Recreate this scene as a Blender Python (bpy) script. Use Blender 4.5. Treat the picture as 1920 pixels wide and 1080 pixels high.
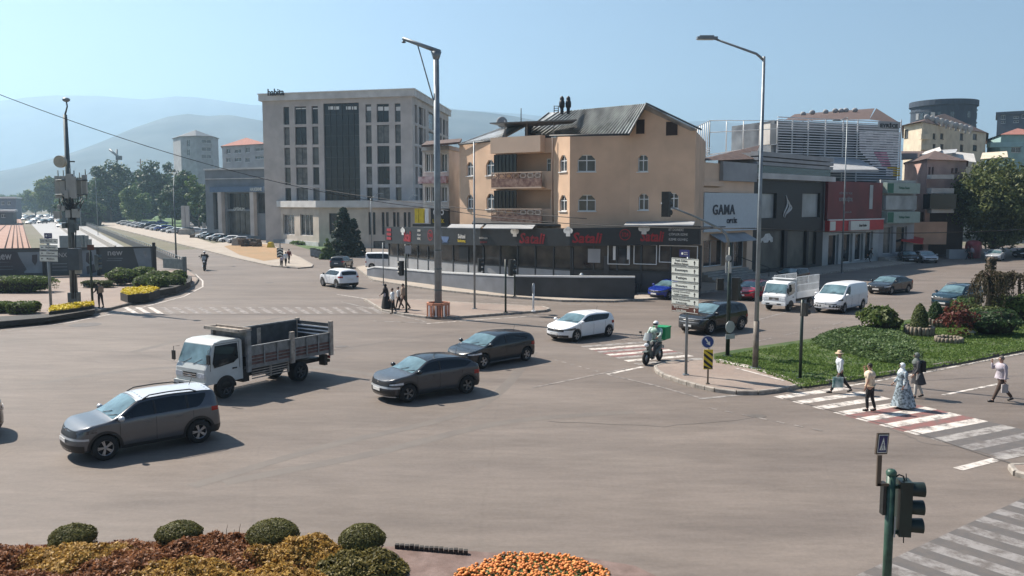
import bpy, bmesh, math, random
from mathutils import Vector, Matrix, noise
random.seed(7)
R = math.radians
SC = bpy.context.scene
COL = SC.collection
for _o in list(bpy.data.objects): bpy.data.objects.remove(_o)

# ------------------------------------------------------------------ camera, light, sky
CAMH, FPX, HOR = 7.2, 1600.0, 383.0
PITCH = math.atan((540 - HOR) / FPX)
cd = bpy.data.cameras.new('camera'); cam = bpy.data.objects.new('camera', cd); COL.objects.link(cam)
cd.sensor_width = 36.0; cd.lens = FPX / 1920 * 36.0
cd.clip_start = 0.2; cd.clip_end = 20000
cam.location = (0, 0, CAMH); cam.rotation_euler = (R(90) - PITCH, 0, 0)
SC.camera = cam
SUN_EL, SUN_AZ = 48.0, math.atan2(0.53, -0.85)      # direction towards the sun in the xy plane
sv = Vector((math.cos(SUN_AZ) * math.cos(R(SUN_EL)), math.sin(SUN_AZ) * math.cos(R(SUN_EL)), math.sin(R(SUN_EL))))
W = bpy.data.worlds.new("World"); SC.world = W; W.use_nodes = True
nt = W.node_tree; nt.nodes.clear()
sky = nt.nodes.new('ShaderNodeTexSky'); sky.sky_type = 'NISHITA'; sky.sun_disc = False
sky.sun_elevation = R(SUN_EL); sky.sun_rotation = math.atan2(sv.x, sv.y)
sky.air_density = 1.0; sky.dust_density = 0.3; sky.ozone_density = 3.0; sky.altitude = 100
bg = nt.nodes.new('ShaderNodeBackground'); bg.inputs[1].default_value = 0.05
wo = nt.nodes.new('ShaderNodeOutputWorld')
nt.links.new(sky.outputs[0], bg.inputs[0]); nt.links.new(bg.outputs[0], wo.inputs[0])
sl = bpy.data.lights.new('sun', 'SUN'); sl.energy = 5.0; sl.angle = R(0.53); sl.color = (1.0, 0.91, 0.80)
so = bpy.data.objects.new('sun', sl); COL.objects.link(so); so.rotation_euler = sv.to_track_quat('Z', 'Y').to_euler()
SC.view_settings.view_transform = 'Standard'; SC.view_settings.look = 'None'
SC.view_settings.exposure = 1.05; SC.view_settings.gamma = 1.0; SC.view_settings.use_curve_mapping = False
SC.render.engine = 'CYCLES'
SC.cycles.use_denoising = True
SC.cycles.volume_bounces = 1; SC.cycles.max_bounces = 6; SC.cycles.diffuse_bounces = 2; SC.cycles.glossy_bounces = 3
SC.cycles.transparent_max_bounces = 6; SC.cycles.caustics_reflective = False; SC.cycles.caustics_refractive = False
SC.cycles.sample_clamp_indirect = 4.0

# ------------------------------------------------------------------ photograph pixel -> place
def ray(px, py):
    x = (px - 960) / FPX; u = (540 - py) / FPX
    c, s = math.cos(PITCH), math.sin(PITCH)
    return Vector((x, c + u * s, -s + u * c))
def G(px, py, z=0.0):
    r = ray(px, py); t = (z - CAMH) / r.z
    return Vector((r.x * t, r.y * t, z))
def U(px, py, d):
    r = ray(px, py); t = d / r.y
    return Vector((r.x * t, d, CAMH + r.z * t))

# ------------------------------------------------------------------ materials
MATS = {}
def mat(name, col, rough=0.6, metal=0.0, var=0.12, scale=3.0, bump=0.0, bscale=40.0, spec=0.5, col2=None, emit=None, coat=0.0, trans=0.0, detail=4.0, alpha=1.0, sub=0.0):
    if name in MATS: return MATS[name]
    m = bpy.data.materials.new(name); m.use_nodes = True; n = m.node_tree.nodes; L = m.node_tree.links
    b = n['Principled BSDF']
    b.inputs['Roughness'].default_value = rough; b.inputs['Metallic'].default_value = metal
    b.inputs['Specular IOR Level'].default_value = spec; b.inputs['Coat Weight'].default_value = coat*.4
    b.inputs['Coat Roughness'].default_value = 0.04; b.inputs['Transmission Weight'].default_value = trans
    b.inputs['Alpha'].default_value = alpha
    tc = n.new('ShaderNodeTexCoord')
    nz = n.new('ShaderNodeTexNoise'); nz.inputs['Scale'].default_value = scale; nz.inputs['Detail'].default_value = detail
    L.new(tc.outputs['Object'], nz.inputs['Vector'])
    rp = n.new('ShaderNodeValToRGB'); L.new(nz.outputs[0], rp.inputs[0])
    c1 = [max(0, c * (1 - var)) for c in col]; c2 = list(col2) if col2 else [min(1, c * (1 + var)) for c in col]
    rp.color_ramp.elements[0].position = 0.32; rp.color_ramp.elements[1].position = 0.68
    rp.color_ramp.elements[0].color = (*c1, 1); rp.color_ramp.elements[1].color = (*c2, 1)
    L.new(rp.outputs[0], b.inputs['Base Color'])
    if bump:
        n2 = n.new('ShaderNodeTexNoise'); n2.inputs['Scale'].default_value = bscale; n2.inputs['Detail'].default_value = 5
        L.new(tc.outputs['Object'], n2.inputs['Vector'])
        bp = n.new('ShaderNodeBump'); bp.inputs['Strength'].default_value = bump; bp.inputs['Distance'].default_value = 0.02
        L.new(n2.outputs[0], bp.inputs['Height']); L.new(bp.outputs[0], b.inputs['Normal'])
    if emit:
        b.inputs['Emission Color'].default_value = (*emit[:3], 1); b.inputs['Emission Strength'].default_value = emit[3]
    if sub:
        pass
    MATS[name] = m
    return m
def leafmat(name, c1, c2, rough=0.55, scale=1.5, tr=0.35, c3=None):
    """foliage: tone varies from clump to clump, light passes through the leaves"""
    if name in MATS: return MATS[name]
    m = bpy.data.materials.new(name); m.use_nodes = True; n = m.node_tree.nodes; L = m.node_tree.links
    b = n['Principled BSDF']; b.inputs['Roughness'].default_value = rough; b.inputs['Specular IOR Level'].default_value = 0.3
    g = n.new('ShaderNodeNewGeometry'); tc = n.new('ShaderNodeTexCoord')
    nz = n.new('ShaderNodeTexNoise'); nz.inputs['Scale'].default_value = scale; nz.inputs['Detail'].default_value = 3
    L.new(tc.outputs['Object'], nz.inputs['Vector'])
    ad = n.new('ShaderNodeMath'); ad.operation = 'MULTIPLY_ADD'; ad.inputs[1].default_value = 0.55; 
    L.new(g.outputs['Random Per Island'], ad.inputs[0]); 
    ml = n.new('ShaderNodeMath'); ml.operation = 'MULTIPLY'; ml.inputs[1].default_value = 0.5; L.new(nz.outputs[0], ml.inputs[0]); L.new(ml.outputs[0], ad.inputs[2])
    rp = n.new('ShaderNodeValToRGB'); L.new(ad.outputs[0], rp.inputs[0])
    rp.color_ramp.elements[0].position = 0.15; rp.color_ramp.elements[1].position = 0.75
    rp.color_ramp.elements[0].color = (*c1, 1); rp.color_ramp.elements[1].color = (*c2, 1)
    if c3:
        e = rp.color_ramp.elements.new(0.9); e.color = (*c3, 1)
    L.new(rp.outputs[0], b.inputs['Base Color'])
    t = n.new('ShaderNodeBsdfTranslucent'); L.new(rp.outputs[0], t.inputs['Color'])
    mx = n.new('ShaderNodeMixShader'); mx.inputs[0].default_value = tr
    L.new(b.outputs[0], mx.inputs[1]); L.new(t.outputs[0], mx.inputs[2]); L.new(mx.outputs[0], n['Material Output'].inputs[0])
    MATS[name] = m
    return m

# ------------------------------------------------------------------ mesh building
class MB:
    """collects vertices and faces that become ONE mesh object"""
    def __init__(s): s.v = []; s.f = []; s.mi = []; s.m = 0; s.sm = []
    def add(s, vs, fs, smooth=False):
        o = len(s.v); s.v += [tuple(v) for v in vs]
        for f in fs: s.f.append([i + o for i in f]); s.mi.append(s.m); s.sm.append(smooth)
        return s
    def box(s, a, b, M=None):
        x0, y0, z0 = a; x1, y1, z1 = b
        x0, x1 = min(x0, x1), max(x0, x1); y0, y1 = min(y0, y1), max(y0, y1); z0, z1 = min(z0, z1), max(z0, z1)
        vs = [Vector(p) for p in ((x0,y0,z0),(x1,y0,z0),(x1,y1,z0),(x0,y1,z0),(x0,y0,z1),(x1,y0,z1),(x1,y1,z1),(x0,y1,z1))]
        if M: vs = [M @ v for v in vs]
        return s.add(vs, [(0,3,2,1),(4,5,6,7),(0,1,5,4),(1,2,6,5),(2,3,7,6),(3,0,4,7)])
    def cbox(s, c, size, rz=0, M=None):
        T = Matrix.Translation(c) @ Matrix.Rotation(rz, 4, 'Z'); T = M @ T if M else T
        h = [k / 2 for k in size]
        return s.box((-h[0],-h[1],-h[2]), (h[0],h[1],h[2]), T)
    def prism(s, pts, z0, z1, smooth=False):
        n = len(pts)
        ar = sum(pts[i][0]*pts[(i+1)%n][1] - pts[(i+1)%n][0]*pts[i][1] for i in range(n))
        if ar < 0: pts = pts[::-1]
        vs = [(p[0], p[1], z0) for p in pts] + [(p[0], p[1], z1) for p in pts]
        fs = [tuple(range(n-1, -1, -1)), tuple(range(n, 2*n))] + [(i, (i+1)%n, n+(i+1)%n, n+i) for i in range(n)]
        return s.add(vs, fs, smooth)
    def slab(s, pts3, off):
        """polygon of 3D points given thickness by the vector off"""
        n = len(pts3); o = Vector(off); vs = [Vector(p) for p in pts3] + [Vector(p) + o for p in pts3]
        return s.add(vs, [tuple(range(n)), tuple(range(2*n-1, n-1, -1))] + [(i, n+i, n+(i+1)%n, (i+1)%n) for i in range(n)])
    def poly(s, pts3):
        return s.add(pts3, [tuple(range(len(pts3)))])
    def tube(s, path, r, n=8, caps=True, smooth=True):
        P = [Vector(p) for p in path]; rs = r if isinstance(r, (list, tuple)) else [r] * len(P)
        vs = []; up = None
        for i, p in enumerate(P):
            d = (P[min(i+1, len(P)-1)] - P[max(i-1, 0)])
            if d.length < 1e-9: d = Vector((0, 0, 1))
            d.normalize()
            if up is None:
                up = Vector((0, 0, 1)) if abs(d.z) < 0.9 else Vector((1, 0, 0))
            a = d.cross(up).normalized(); b = a.cross(d).normalized(); up = b
            for k in range(n):
                t = 2 * math.pi * k / n
                vs.append(p + (a * math.cos(t) + b * math.sin(t)) * rs[i])
        fs = [(i*n+k, i*n+(k+1)%n, (i+1)*n+(k+1)%n, (i+1)*n+k) for i in range(len(P)-1) for k in range(n)]
        s.add(vs, [f[::-1] for f in fs], smooth)
        if caps:
            o = len(s.v) - len(vs)
            s.f.append([o+k for k in range(n)]); s.mi.append(s.m); s.sm.append(False)
            s.f.append([o+(len(P)-1)*n+k for k in range(n)][::-1]); s.mi.append(s.m); s.sm.append(False)
        return s
    def lathe(s, prof, c=(0,0,0), n=16, M=None, smooth=True, sy=1.0):
        """prof: (radius, z) pairs, turned about z"""
        vs = []; m = len(prof)
        for k in range(n):
            t = 2 * math.pi * k / n
            for (r, z) in prof:
                v = Vector((r*math.cos(t), r*math.sin(t)*sy, z))
                v = (M @ v) if M else v
                vs.append(v + Vector(c))
        fs = [(k*m+j, ((k+1)%n)*m+j, ((k+1)%n)*m+j+1, k*m+j+1) for k in range(n) for j in range(m-1)]
        return s.add(vs, fs, smooth)
    def ball(s, c, r, n=10, m=6, sc=(1,1,1), smooth=True, M=None):
        prof = [(max(r*math.sin(math.pi*j/m), 1e-4), -r*math.cos(math.pi*j/m)) for j in range(m+1)]
        S = Matrix.Diagonal((*sc, 1)); S = M @ S if M else S
        return s.lathe(prof, c, n, S, smooth)
    def grid(s, rows, smooth=True, closed=False):
        m = len(rows[0]); o = [v for r in rows for v in r]
        fs = [(i*m+j, i*m+(j+1)%m, (i+1)*m+(j+1)%m, (i+1)*m+j) for i in range(len(rows)-1) for j in range(m if closed else m-1)]
        return s.add(o, fs, smooth)
    def mesh(s, name, mats, org=None):
        me = bpy.data.meshes.new(name)
        o = Vector(org) if org else Vector((0,0,0))
        me.from_pydata([(v[0]-o.x, v[1]-o.y, v[2]-o.z) for v in s.v], [], s.f)
        for m in (mats if isinstance(mats, (list, tuple)) else [mats]): me.materials.append(m)
        me.polygons.foreach_set('material_index', s.mi); me.polygons.foreach_set('use_smooth', s.sm)
        me.update()
        return me

def thing(name, label, cat, loc=(0,0,0), rz=0.0, group=None):
    o = bpy.data.objects.new(name, None); COL.objects.link(o); o.location = loc; o.rotation_euler = (0, 0, rz)
    o.empty_display_size = 0.2
    o['label'] = label; o['category'] = cat
    if group: o['group'] = group
    return o
def tag(o, label, cat, group=None):
    o['label'] = label; o['category'] = cat
    if group: o['group'] = group
    return o
def org_of(p):
    v = Vector((0,0,0))
    while p is not None: v += Vector(p.location); p = p.parent
    return v
def part(name, mb, mats, parent=None, world=False, label=None, kind=None, at=None):
    """one mesh object.  world=True: the coordinates in mb are the place's, parents are not turned"""
    org = org_of(parent) if (world and parent) else None
    if at is not None: org = Vector(at)
    me = mb.mesh(name, mats, org); o = bpy.data.objects.new(name, me); COL.objects.link(o)
    if parent: o.parent = parent
    if at is not None: o.location = Vector(at) - (org_of(parent) if (world and parent) else Vector((0,0,0)))
    if label: o['label'] = label
    if kind: o['kind'] = kind
    return o
def solo(name, mb, mats, label, cat, loc=(0,0,0), group=None, kind=None):
    """a thing that is one mesh, built in the place's coordinates"""
    me = mb.mesh(name, mats, loc); o = bpy.data.objects.new(name, me); COL.objects.link(o); o.location = loc
    if label: o['label'] = label
    if cat: o['category'] = cat
    if group: o['group'] = group
    if kind: o['kind'] = kind
    return o
def struct(name, mb, mats, parent=None, kind='structure'):
    o = part(name, mb, mats, parent); 
    if kind and not parent: o['kind'] = kind
    return o
def inst(me_or_obj, parent, loc, rot=(0,0,0), scale=None, name=None):
    me = me_or_obj.data if hasattr(me_or_obj, 'data') else me_or_obj
    o = bpy.data.objects.new(name or me.name.split('.')[0], me); COL.objects.link(o); o.parent = parent
    o.location = loc; o.rotation_euler = rot
    if scale: o.scale = scale
    return o
def copy_tree(o, parent=None):
    c = o.copy(); COL.objects.link(c); c.parent = parent
    for ch in list(o.children): copy_tree(ch, c)
    return c
def clone(o, loc, rz, label, group=None, scale=None):
    c = copy_tree(o); c.location = loc; c.rotation_euler = (0, 0, rz); c['label'] = label
    if group: c['group'] = group
    elif 'group' in c: del c['group']
    if scale: c.scale = scale if isinstance(scale, (tuple, list)) else (scale,)*3
    return c
def repaint(root, names, m):
    for ch in root.children_recursive:
        if ch.name.split('.')[0] in names and ch.type == 'MESH':
            ch.material_slots[0].link = 'OBJECT'; ch.material_slots[0].material = m
_tc = {}
def textmesh(s, size=1.0, bold=0.0, depth=0.01, align='CENTER', res=2, shear=0.0, space=1.0):
    cu = bpy.data.curves.new('t', 'FONT'); cu.body = s; cu.size = size; cu.extrude = depth; cu.offset = bold
    cu.align_x = align; cu.align_y = 'CENTER'; cu.resolution_u = res; cu.shear = shear; cu.space_character = space
    o = bpy.data.objects.new('t', cu); COL.objects.link(o)
    dg = bpy.context.evaluated_depsgraph_get()
    me = bpy.data.meshes.new_from_object(o.evaluated_get(dg)); bpy.data.objects.remove(o); bpy.data.curves.remove(cu)
    return me
def text(s, M, size, m, parent, fit=None, name='lettering', **kw):
    """flat letters; M maps x right, y up, z towards the reader; fit=(w,h) stretches the word to that size"""
    me = textmesh(s, 1.0, **kw)
    xs = [v.co.x for v in me.vertices]; ys = [v.co.y for v in me.vertices]
    if not xs: return None
    cx, cy = (min(xs)+max(xs))/2, (min(ys)+max(ys))/2; w, h = max(xs)-min(xs), max(ys)-min(ys)
    sx = sy = size
    if fit: sx, sy = fit[0]/w, fit[1]/h
    org = org_of(parent) if parent else Vector((0,0,0))
    for v in me.vertices:
        v.co = (M @ Vector(((v.co.x-cx)*sx, (v.co.y-cy)*sy, v.co.z))) - org
    me.materials.clear(); me.materials.append(m); me.name = name
    o = bpy.data.objects.new(name, me); COL.objects.link(o); o.parent = parent
    return o
class Wall:
    """vertical plane through two ground points; u runs along it, n points towards the viewer"""
    def __init__(s, p0, p1):
        s.p = Vector((p0[0], p0[1], 0)); s.q = Vector((p1[0], p1[1], 0)); s.d = (s.q - s.p); s.len = s.d.length; s.d.normalize()
        s.n = Vector((s.d.y, -s.d.x, 0))
        if s.n.dot(-s.p) < 0: s.n = -s.n
    def at(s, px, py):
        r = ray(px, py); o = Vector((0, 0, CAMH))
        t = (s.p - o).dot(s.n) / r.dot(s.n); h = o + r * t
        return ((h - s.p).dot(s.d), h.z)
    def pt(s, u, z, out=0.0):
        v = s.p + s.d * u + s.n * out; v.z = z; return v
    def M(s, u, z, out=0.0):
        """x along the wall to the right as seen by the viewer, y up, z outwards"""
        d = s.d if s.d.cross(Vector((0,0,1))).dot(s.n) > 0 else -s.d
        m = Matrix.Identity(4); v = s.pt(u, z, out)
        for i in range(3): m[i][0] = d[i]; m[i][1] = (0,0,1)[i]; m[i][2] = s.n[i]; m[i][3] = v[i]
        return m
    def box(s, mb, u0, u1, z0, z1, o0, o1):
        vs = [s.pt(u, z, o) for z in (z0, z1) for (u, o) in ((u0,o0),(u1,o0),(u1,o1),(u0,o1))]
        return mb.add(vs, [(0,3,2,1),(4,5,6,7),(0,1,5,4),(1,2,6,5),(2,3,7,6),(3,0,4,7)])
    def pxbox(s, mb, x0, y0, x1, y1, o0, o1):
        xm, ym = (x0+x1)/2, (y0+y1)/2
        ua, ub = s.at(x0, ym)[0], s.at(x1, ym)[0]; za, zb = s.at(xm, y1)[1], s.at(xm, y0)[1]
        return s.box(mb, ua, ub, za, zb, o0, o1)
    def rect(s, x0, y0, x1, y1):
        xm, ym = (x0+x1)/2, (y0+y1)/2
        return s.at(x0, ym)[0], s.at(x1, ym)[0], s.at(xm, y1)[1], s.at(xm, y0)[1]
def orient(me):
    bm = bmesh.new(); bm.from_mesh(me); bmesh.ops.recalc_face_normals(bm, faces=bm.faces); bm.to_mesh(me); bm.free()
# ------------------------------------------------------------------ colours
WHITE = mat('white paint', (0.78,0.79,0.80), 0.35, var=0.05)
WHITECAR = mat('white car paint', (0.74,0.76,0.78), 0.3, var=0.02, coat=0.6)
BLACKP = mat('black plastic', (0.012,0.012,0.013), 0.5, var=0.3)
RUBBER = mat('tyre rubber', (0.014,0.014,0.014), 0.85, var=0.4, scale=20)
GLASS = mat('dark car glass', (0.008,0.012,0.015), 0.05, spec=0.5, var=0.2)
WSCR = mat('windscreen glass', (0.09,0.16,0.18), 0.04, spec=1.0, var=0.4, scale=1.6, col2=(0.15,0.25,0.28))  # pale teal base stands in for sky and dashboard reflections
CHROME = mat('polished metal', (0.6,0.6,0.62), 0.2, 0.9, var=0.1)
RIM = mat('alloy rim', (0.42,0.42,0.43), 0.3, 0.8, var=0.1)
LAMP = mat('headlight glass', (0.62,0.66,0.7), 0.08, spec=0.9, var=0.3, scale=15)
LAMPD = mat('dark headlight glass', (0.06,0.065,0.07), 0.06, spec=0.9, var=0.8, scale=15)
TAIL = mat('tail light', (0.30,0.012,0.012), 0.15, var=0.2)
PLATE = mat('number plate', (0.7,0.7,0.68), 0.5, var=0.1)
INK = mat('black ink', (0.02,0.02,0.02), 0.7)
GALV = mat('galvanised steel', (0.22,0.25,0.27), 0.5, 0.4, var=0.2, scale=2, bump=0.1)
GALVD = mat('dark galvanised steel', (0.10,0.125,0.13), 0.55, 0.3, var=0.25, scale=2)
DGREEN = mat('dark green pole paint', (0.012,0.026,0.02), 0.45, var=0.35, scale=5)
GREENPOLE = mat('green pole paint', (0.022,0.062,0.044), 0.45, var=0.35, scale=6, col2=(0.04,0.10,0.07))
SIGBLACK = mat('signal housing', (0.013,0.015,0.015), 0.5, var=0.3, scale=8)
LENS_R = mat('unlit red lens', (0.10,0.01,0.008), 0.3); LENS_A = mat('unlit amber lens', (0.12,0.06,0.01), 0.3); LENS_G = mat('unlit green lens', (0.01,0.06,0.035), 0.3)
SIGNB = mat('sign blue', (0.008,0.04,0.19), 0.4, var=0.1); SIGNW = mat('sign white', (0.66,0.68,0.62), 0.45, var=0.05)
SIGNY = mat('sign yellow', (0.62,0.47,0.02), 0.45, var=0.1); SIGNBR = mat('sign brown', (0.09,0.028,0.018), 0.5)
SIGNBACK = mat('sign back grey', (0.36,0.38,0.39), 0.5, 0.3)
NAVY = mat('navy sign', (0.012,0.014,0.10), 0.4)
CONC = mat('concrete', (0.33,0.31,0.28), 0.85, var=0.2, scale=1.5, bump=0.3)
KERBM = mat('kerb concrete', (0.30,0.27,0.235), 0.85, var=0.3, scale=4, bump=0.3)
KERBD = mat('dirty kerb concrete', (0.16,0.145,0.125), 0.9, var=0.45, scale=3, bump=0.3)
RED = mat('bright red paint', (0.45,0.012,0.02), 0.4); 
SKIN = mat('skin', (0.42,0.24,0.17), 0.55, var=0.06); SKIN2 = mat('tanned skin', (0.30,0.16,0.10), 0.55, var=0.06)
HAIRD = mat('dark hair', (0.015,0.011,0.009), 0.6)
BARK = mat('bark', (0.10,0.075,0.055), 0.9, var=0.4, scale=6, bump=0.6)

def ground_mat(name, c1, c2, c3, rough=0.8, s1=0.09, s2=1.2, fine=60, stretch=(1,1,1), rot=0.0, crack=False):
    m = bpy.data.materials.new(name); m.use_nodes = True; n = m.node_tree.nodes; L = m.node_tree.links
    b = n['Principled BSDF']; b.inputs['Roughness'].default_value = rough; b.inputs['Specular IOR Level'].default_value = 0.35
    tc = n.new('ShaderNodeTexCoord'); mp = n.new('ShaderNodeMapping'); mp.inputs['Scale'].default_value = stretch; mp.inputs['Rotation'].default_value = (0,0,rot)
    L.new(tc.outputs['Object'], mp.inputs[0])
    def nz(sc, det, src):
        k = n.new('ShaderNodeTexNoise'); k.inputs['Scale'].default_value = sc; k.inputs['Detail'].default_value = det; L.new(src, k.inputs['Vector']); return k
    a = nz(s1, 5, tc.outputs['Object']); s = nz(s2, 4, mp.outputs[0]); f = nz(fine, 4, tc.outputs['Object'])
    r = n.new('ShaderNodeValToRGB'); L.new(a.outputs[0], r.inputs[0]); r.color_ramp.elements[0].position = 0.36; r.color_ramp.elements[1].position = 0.64
    r.color_ramp.elements[0].color = (*c1, 1); r.color_ramp.elements[1].color = (*c2, 1)
    r2 = n.new('ShaderNodeValToRGB'); L.new(s.outputs[0], r2.inputs[0]); r2.color_ramp.elements[0].position = 0.40; r2.color_ramp.elements[1].position = 0.72
    r2.color_ramp.elements[0].color = (0,0,0,1); r2.color_ramp.elements[1].color = (1,1,1,1)
    mx = n.new('ShaderNodeMixRGB'); L.new(r2.outputs[0], mx.inputs[0]); L.new(r.outputs[0], mx.inputs[1]); mx.inputs[2].default_value = (*c3, 1)
    m2 = n.new('ShaderNodeMath'); m2.operation = 'MULTIPLY'; m2.inputs[1].default_value = 0.55; L.new(r2.outputs[0], m2.inputs[0]); L.new(m2.outputs[0], mx.inputs[0])
    fr = n.new('ShaderNodeMapRange'); fr.inputs[1].default_value = 0.25; fr.inputs[2].default_value = 0.75; fr.inputs[3].default_value = 0.8; fr.inputs[4].default_value = 1.2; L.new(f.outputs[0], fr.inputs[0])
    mul = n.new('ShaderNodeMixRGB'); mul.blend_type = 'MULTIPLY'; mul.inputs[0].default_value = 1; L.new(mx.outputs[0], mul.inputs[1]); L.new(fr.outputs[0], mul.inputs[2])
    last = mul
    for sc_, lo, hi, st in ((2.6,.90,1.08,mp.outputs[0]),(.35,.86,1.10,mp.outputs[0]),(9,.93,1.07,tc.outputs['Object'])) if crack else ():
        k = nz(sc_, 9, st); k.inputs['Roughness'].default_value = .7; g_ = n.new('ShaderNodeMapRange'); g_.inputs[1].default_value = .38; g_.inputs[2].default_value = .62; g_.inputs[3].default_value = lo; g_.inputs[4].default_value = hi; L.new(k.outputs[0], g_.inputs[0])
        q = n.new('ShaderNodeMixRGB'); q.blend_type = 'MULTIPLY'; q.inputs[0].default_value = 1; L.new(last.outputs[0], q.inputs[1]); L.new(g_.outputs[0], q.inputs[2]); last = q
    if crack:
        v = n.new('ShaderNodeTexVoronoi'); v.feature = 'DISTANCE_TO_EDGE'; v.inputs['Scale'].default_value = 0.10
        dn = nz(0.8, 4, tc.outputs['Object']); av = n.new('ShaderNodeMixRGB'); av.inputs[0].default_value = 0.18; L.new(tc.outputs['Object'], av.inputs[1]); L.new(dn.outputs[1], av.inputs[2])
        sc = n.new('ShaderNodeVectorMath'); sc.operation = 'SCALE'; sc.inputs['Scale'].default_value = 1.2; L.new(av.outputs[0], sc.inputs[0]); L.new(sc.outputs[0], v.inputs['Vector'])
        cr = n.new('ShaderNodeMapRange'); cr.inputs[1].default_value = 0.001; cr.inputs[2].default_value = 0.006; cr.inputs[3].default_value = 0.95; cr.inputs[4].default_value = 1.0; L.new(v.outputs[0], cr.inputs[0])
        m3 = n.new('ShaderNodeMixRGB'); m3.blend_type = 'MULTIPLY'; m3.inputs[0].default_value = 1; L.new(last.outputs[0], m3.inputs[1]); L.new(cr.outputs[0], m3.inputs[2]); last = m3
    L.new(last.outputs[0], b.inputs['Base Color'])
    bp = n.new('ShaderNodeBump'); bp.inputs['Strength'].default_value = 0.25; bp.inputs['Distance'].default_value = 0.01
    L.new(f.outputs[0], bp.inputs['Height']); L.new(bp.outputs[0], b.inputs['Normal'])
    MATS[name] = m
    return m
def worn_paint(name, col, wear=0.5, base=(0.12,0.105,0.095), scale=2.5, lo=None):
    """road paint with flakes gone, the asphalt showing through"""
    m = bpy.data.materials.new(name); m.use_nodes = True; n = m.node_tree.nodes; L = m.node_tree.links
    b = n['Principled BSDF']; b.inputs['Roughness'].default_value = 0.75
    tc = n.new('ShaderNodeTexCoord'); k = n.new('ShaderNodeTexNoise'); k.inputs['Scale'].default_value = scale; k.inputs['Detail'].default_value = 9; k.inputs['Roughness'].default_value = 0.75
    L.new(tc.outputs['Object'], k.inputs['Vector'])
    r = n.new('ShaderNodeValToRGB'); L.new(k.outputs[0], r.inputs[0])
    p = 0.3 + 0.35 * wear; r.color_ramp.elements[0].position = p - 0.06; r.color_ramp.elements[1].position = p + 0.10
    r.color_ramp.elements[0].color = (*base, 1); r.color_ramp.elements[1].color = (*col, 1)
    L.new(r.outputs[0], b.inputs['Base Color']); MATS[name] = m
    return m
ASPH = ground_mat('asphalt', (0.158,0.130,0.110), (0.188,0.158,0.136), (0.120,0.100,0.088), 0.72, 0.06, 0.5, 55, (0.25,1,1), R(32), crack=True)
ASPHD = ground_mat('dark asphalt', (0.13,0.12,0.115), (0.16,0.15,0.14), (0.10,0.095,0.09), 0.8, 0.1, 0.8, 50)
EARTH = ground_mat('earth', (0.17,0.15,0.12), (0.13,0.13,0.08), (0.2,0.17,0.13), 0.95, 0.02, 0.2, 10)
PAVER = ground_mat('paving', (0.24,0.185,0.155), (0.30,0.24,0.20), (0.20,0.17,0.15), 0.85, 0.3, 2.0, 30)
PAVEL = ground_mat('pale paving', (0.34,0.29,0.24), (0.40,0.35,0.29), (0.28,0.24,0.21), 0.85, 0.3, 2.0, 30)
LAWN = ground_mat('lawn soil', (0.035,0.065,0.018), (0.055,0.095,0.025), (0.12,0.12,0.05), 0.9, 0.35, 1.1, 25)
DRYG = ground_mat('dry grass', (0.30,0.20,0.11), (0.36,0.22,0.12), (0.24,0.19,0.11), 0.95, 0.2, 1.0, 12)
BALLAST = ground_mat('track ballast', (0.36,0.22,0.17), (0.42,0.27,0.21), (0.26,0.17,0.14), 0.95, 0.2, 1.0, 12)
PW = worn_paint('white road paint', (0.60,0.55,0.50), 0.38)
PWOLD = worn_paint('old white road paint', (0.31,0.275,0.25), 0.55)
PWMID = worn_paint('grey worn road paint', (0.33,0.31,0.29), 0.45)
PWDIM = worn_paint('dim worn road paint', (0.25,0.235,0.225), 0.5)
PRED = worn_paint('faded red road paint', (0.22,0.095,0.085), 0.4)
PGREY = worn_paint('dark grey road paint', (0.098,0.090,0.086), 0.42)

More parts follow.
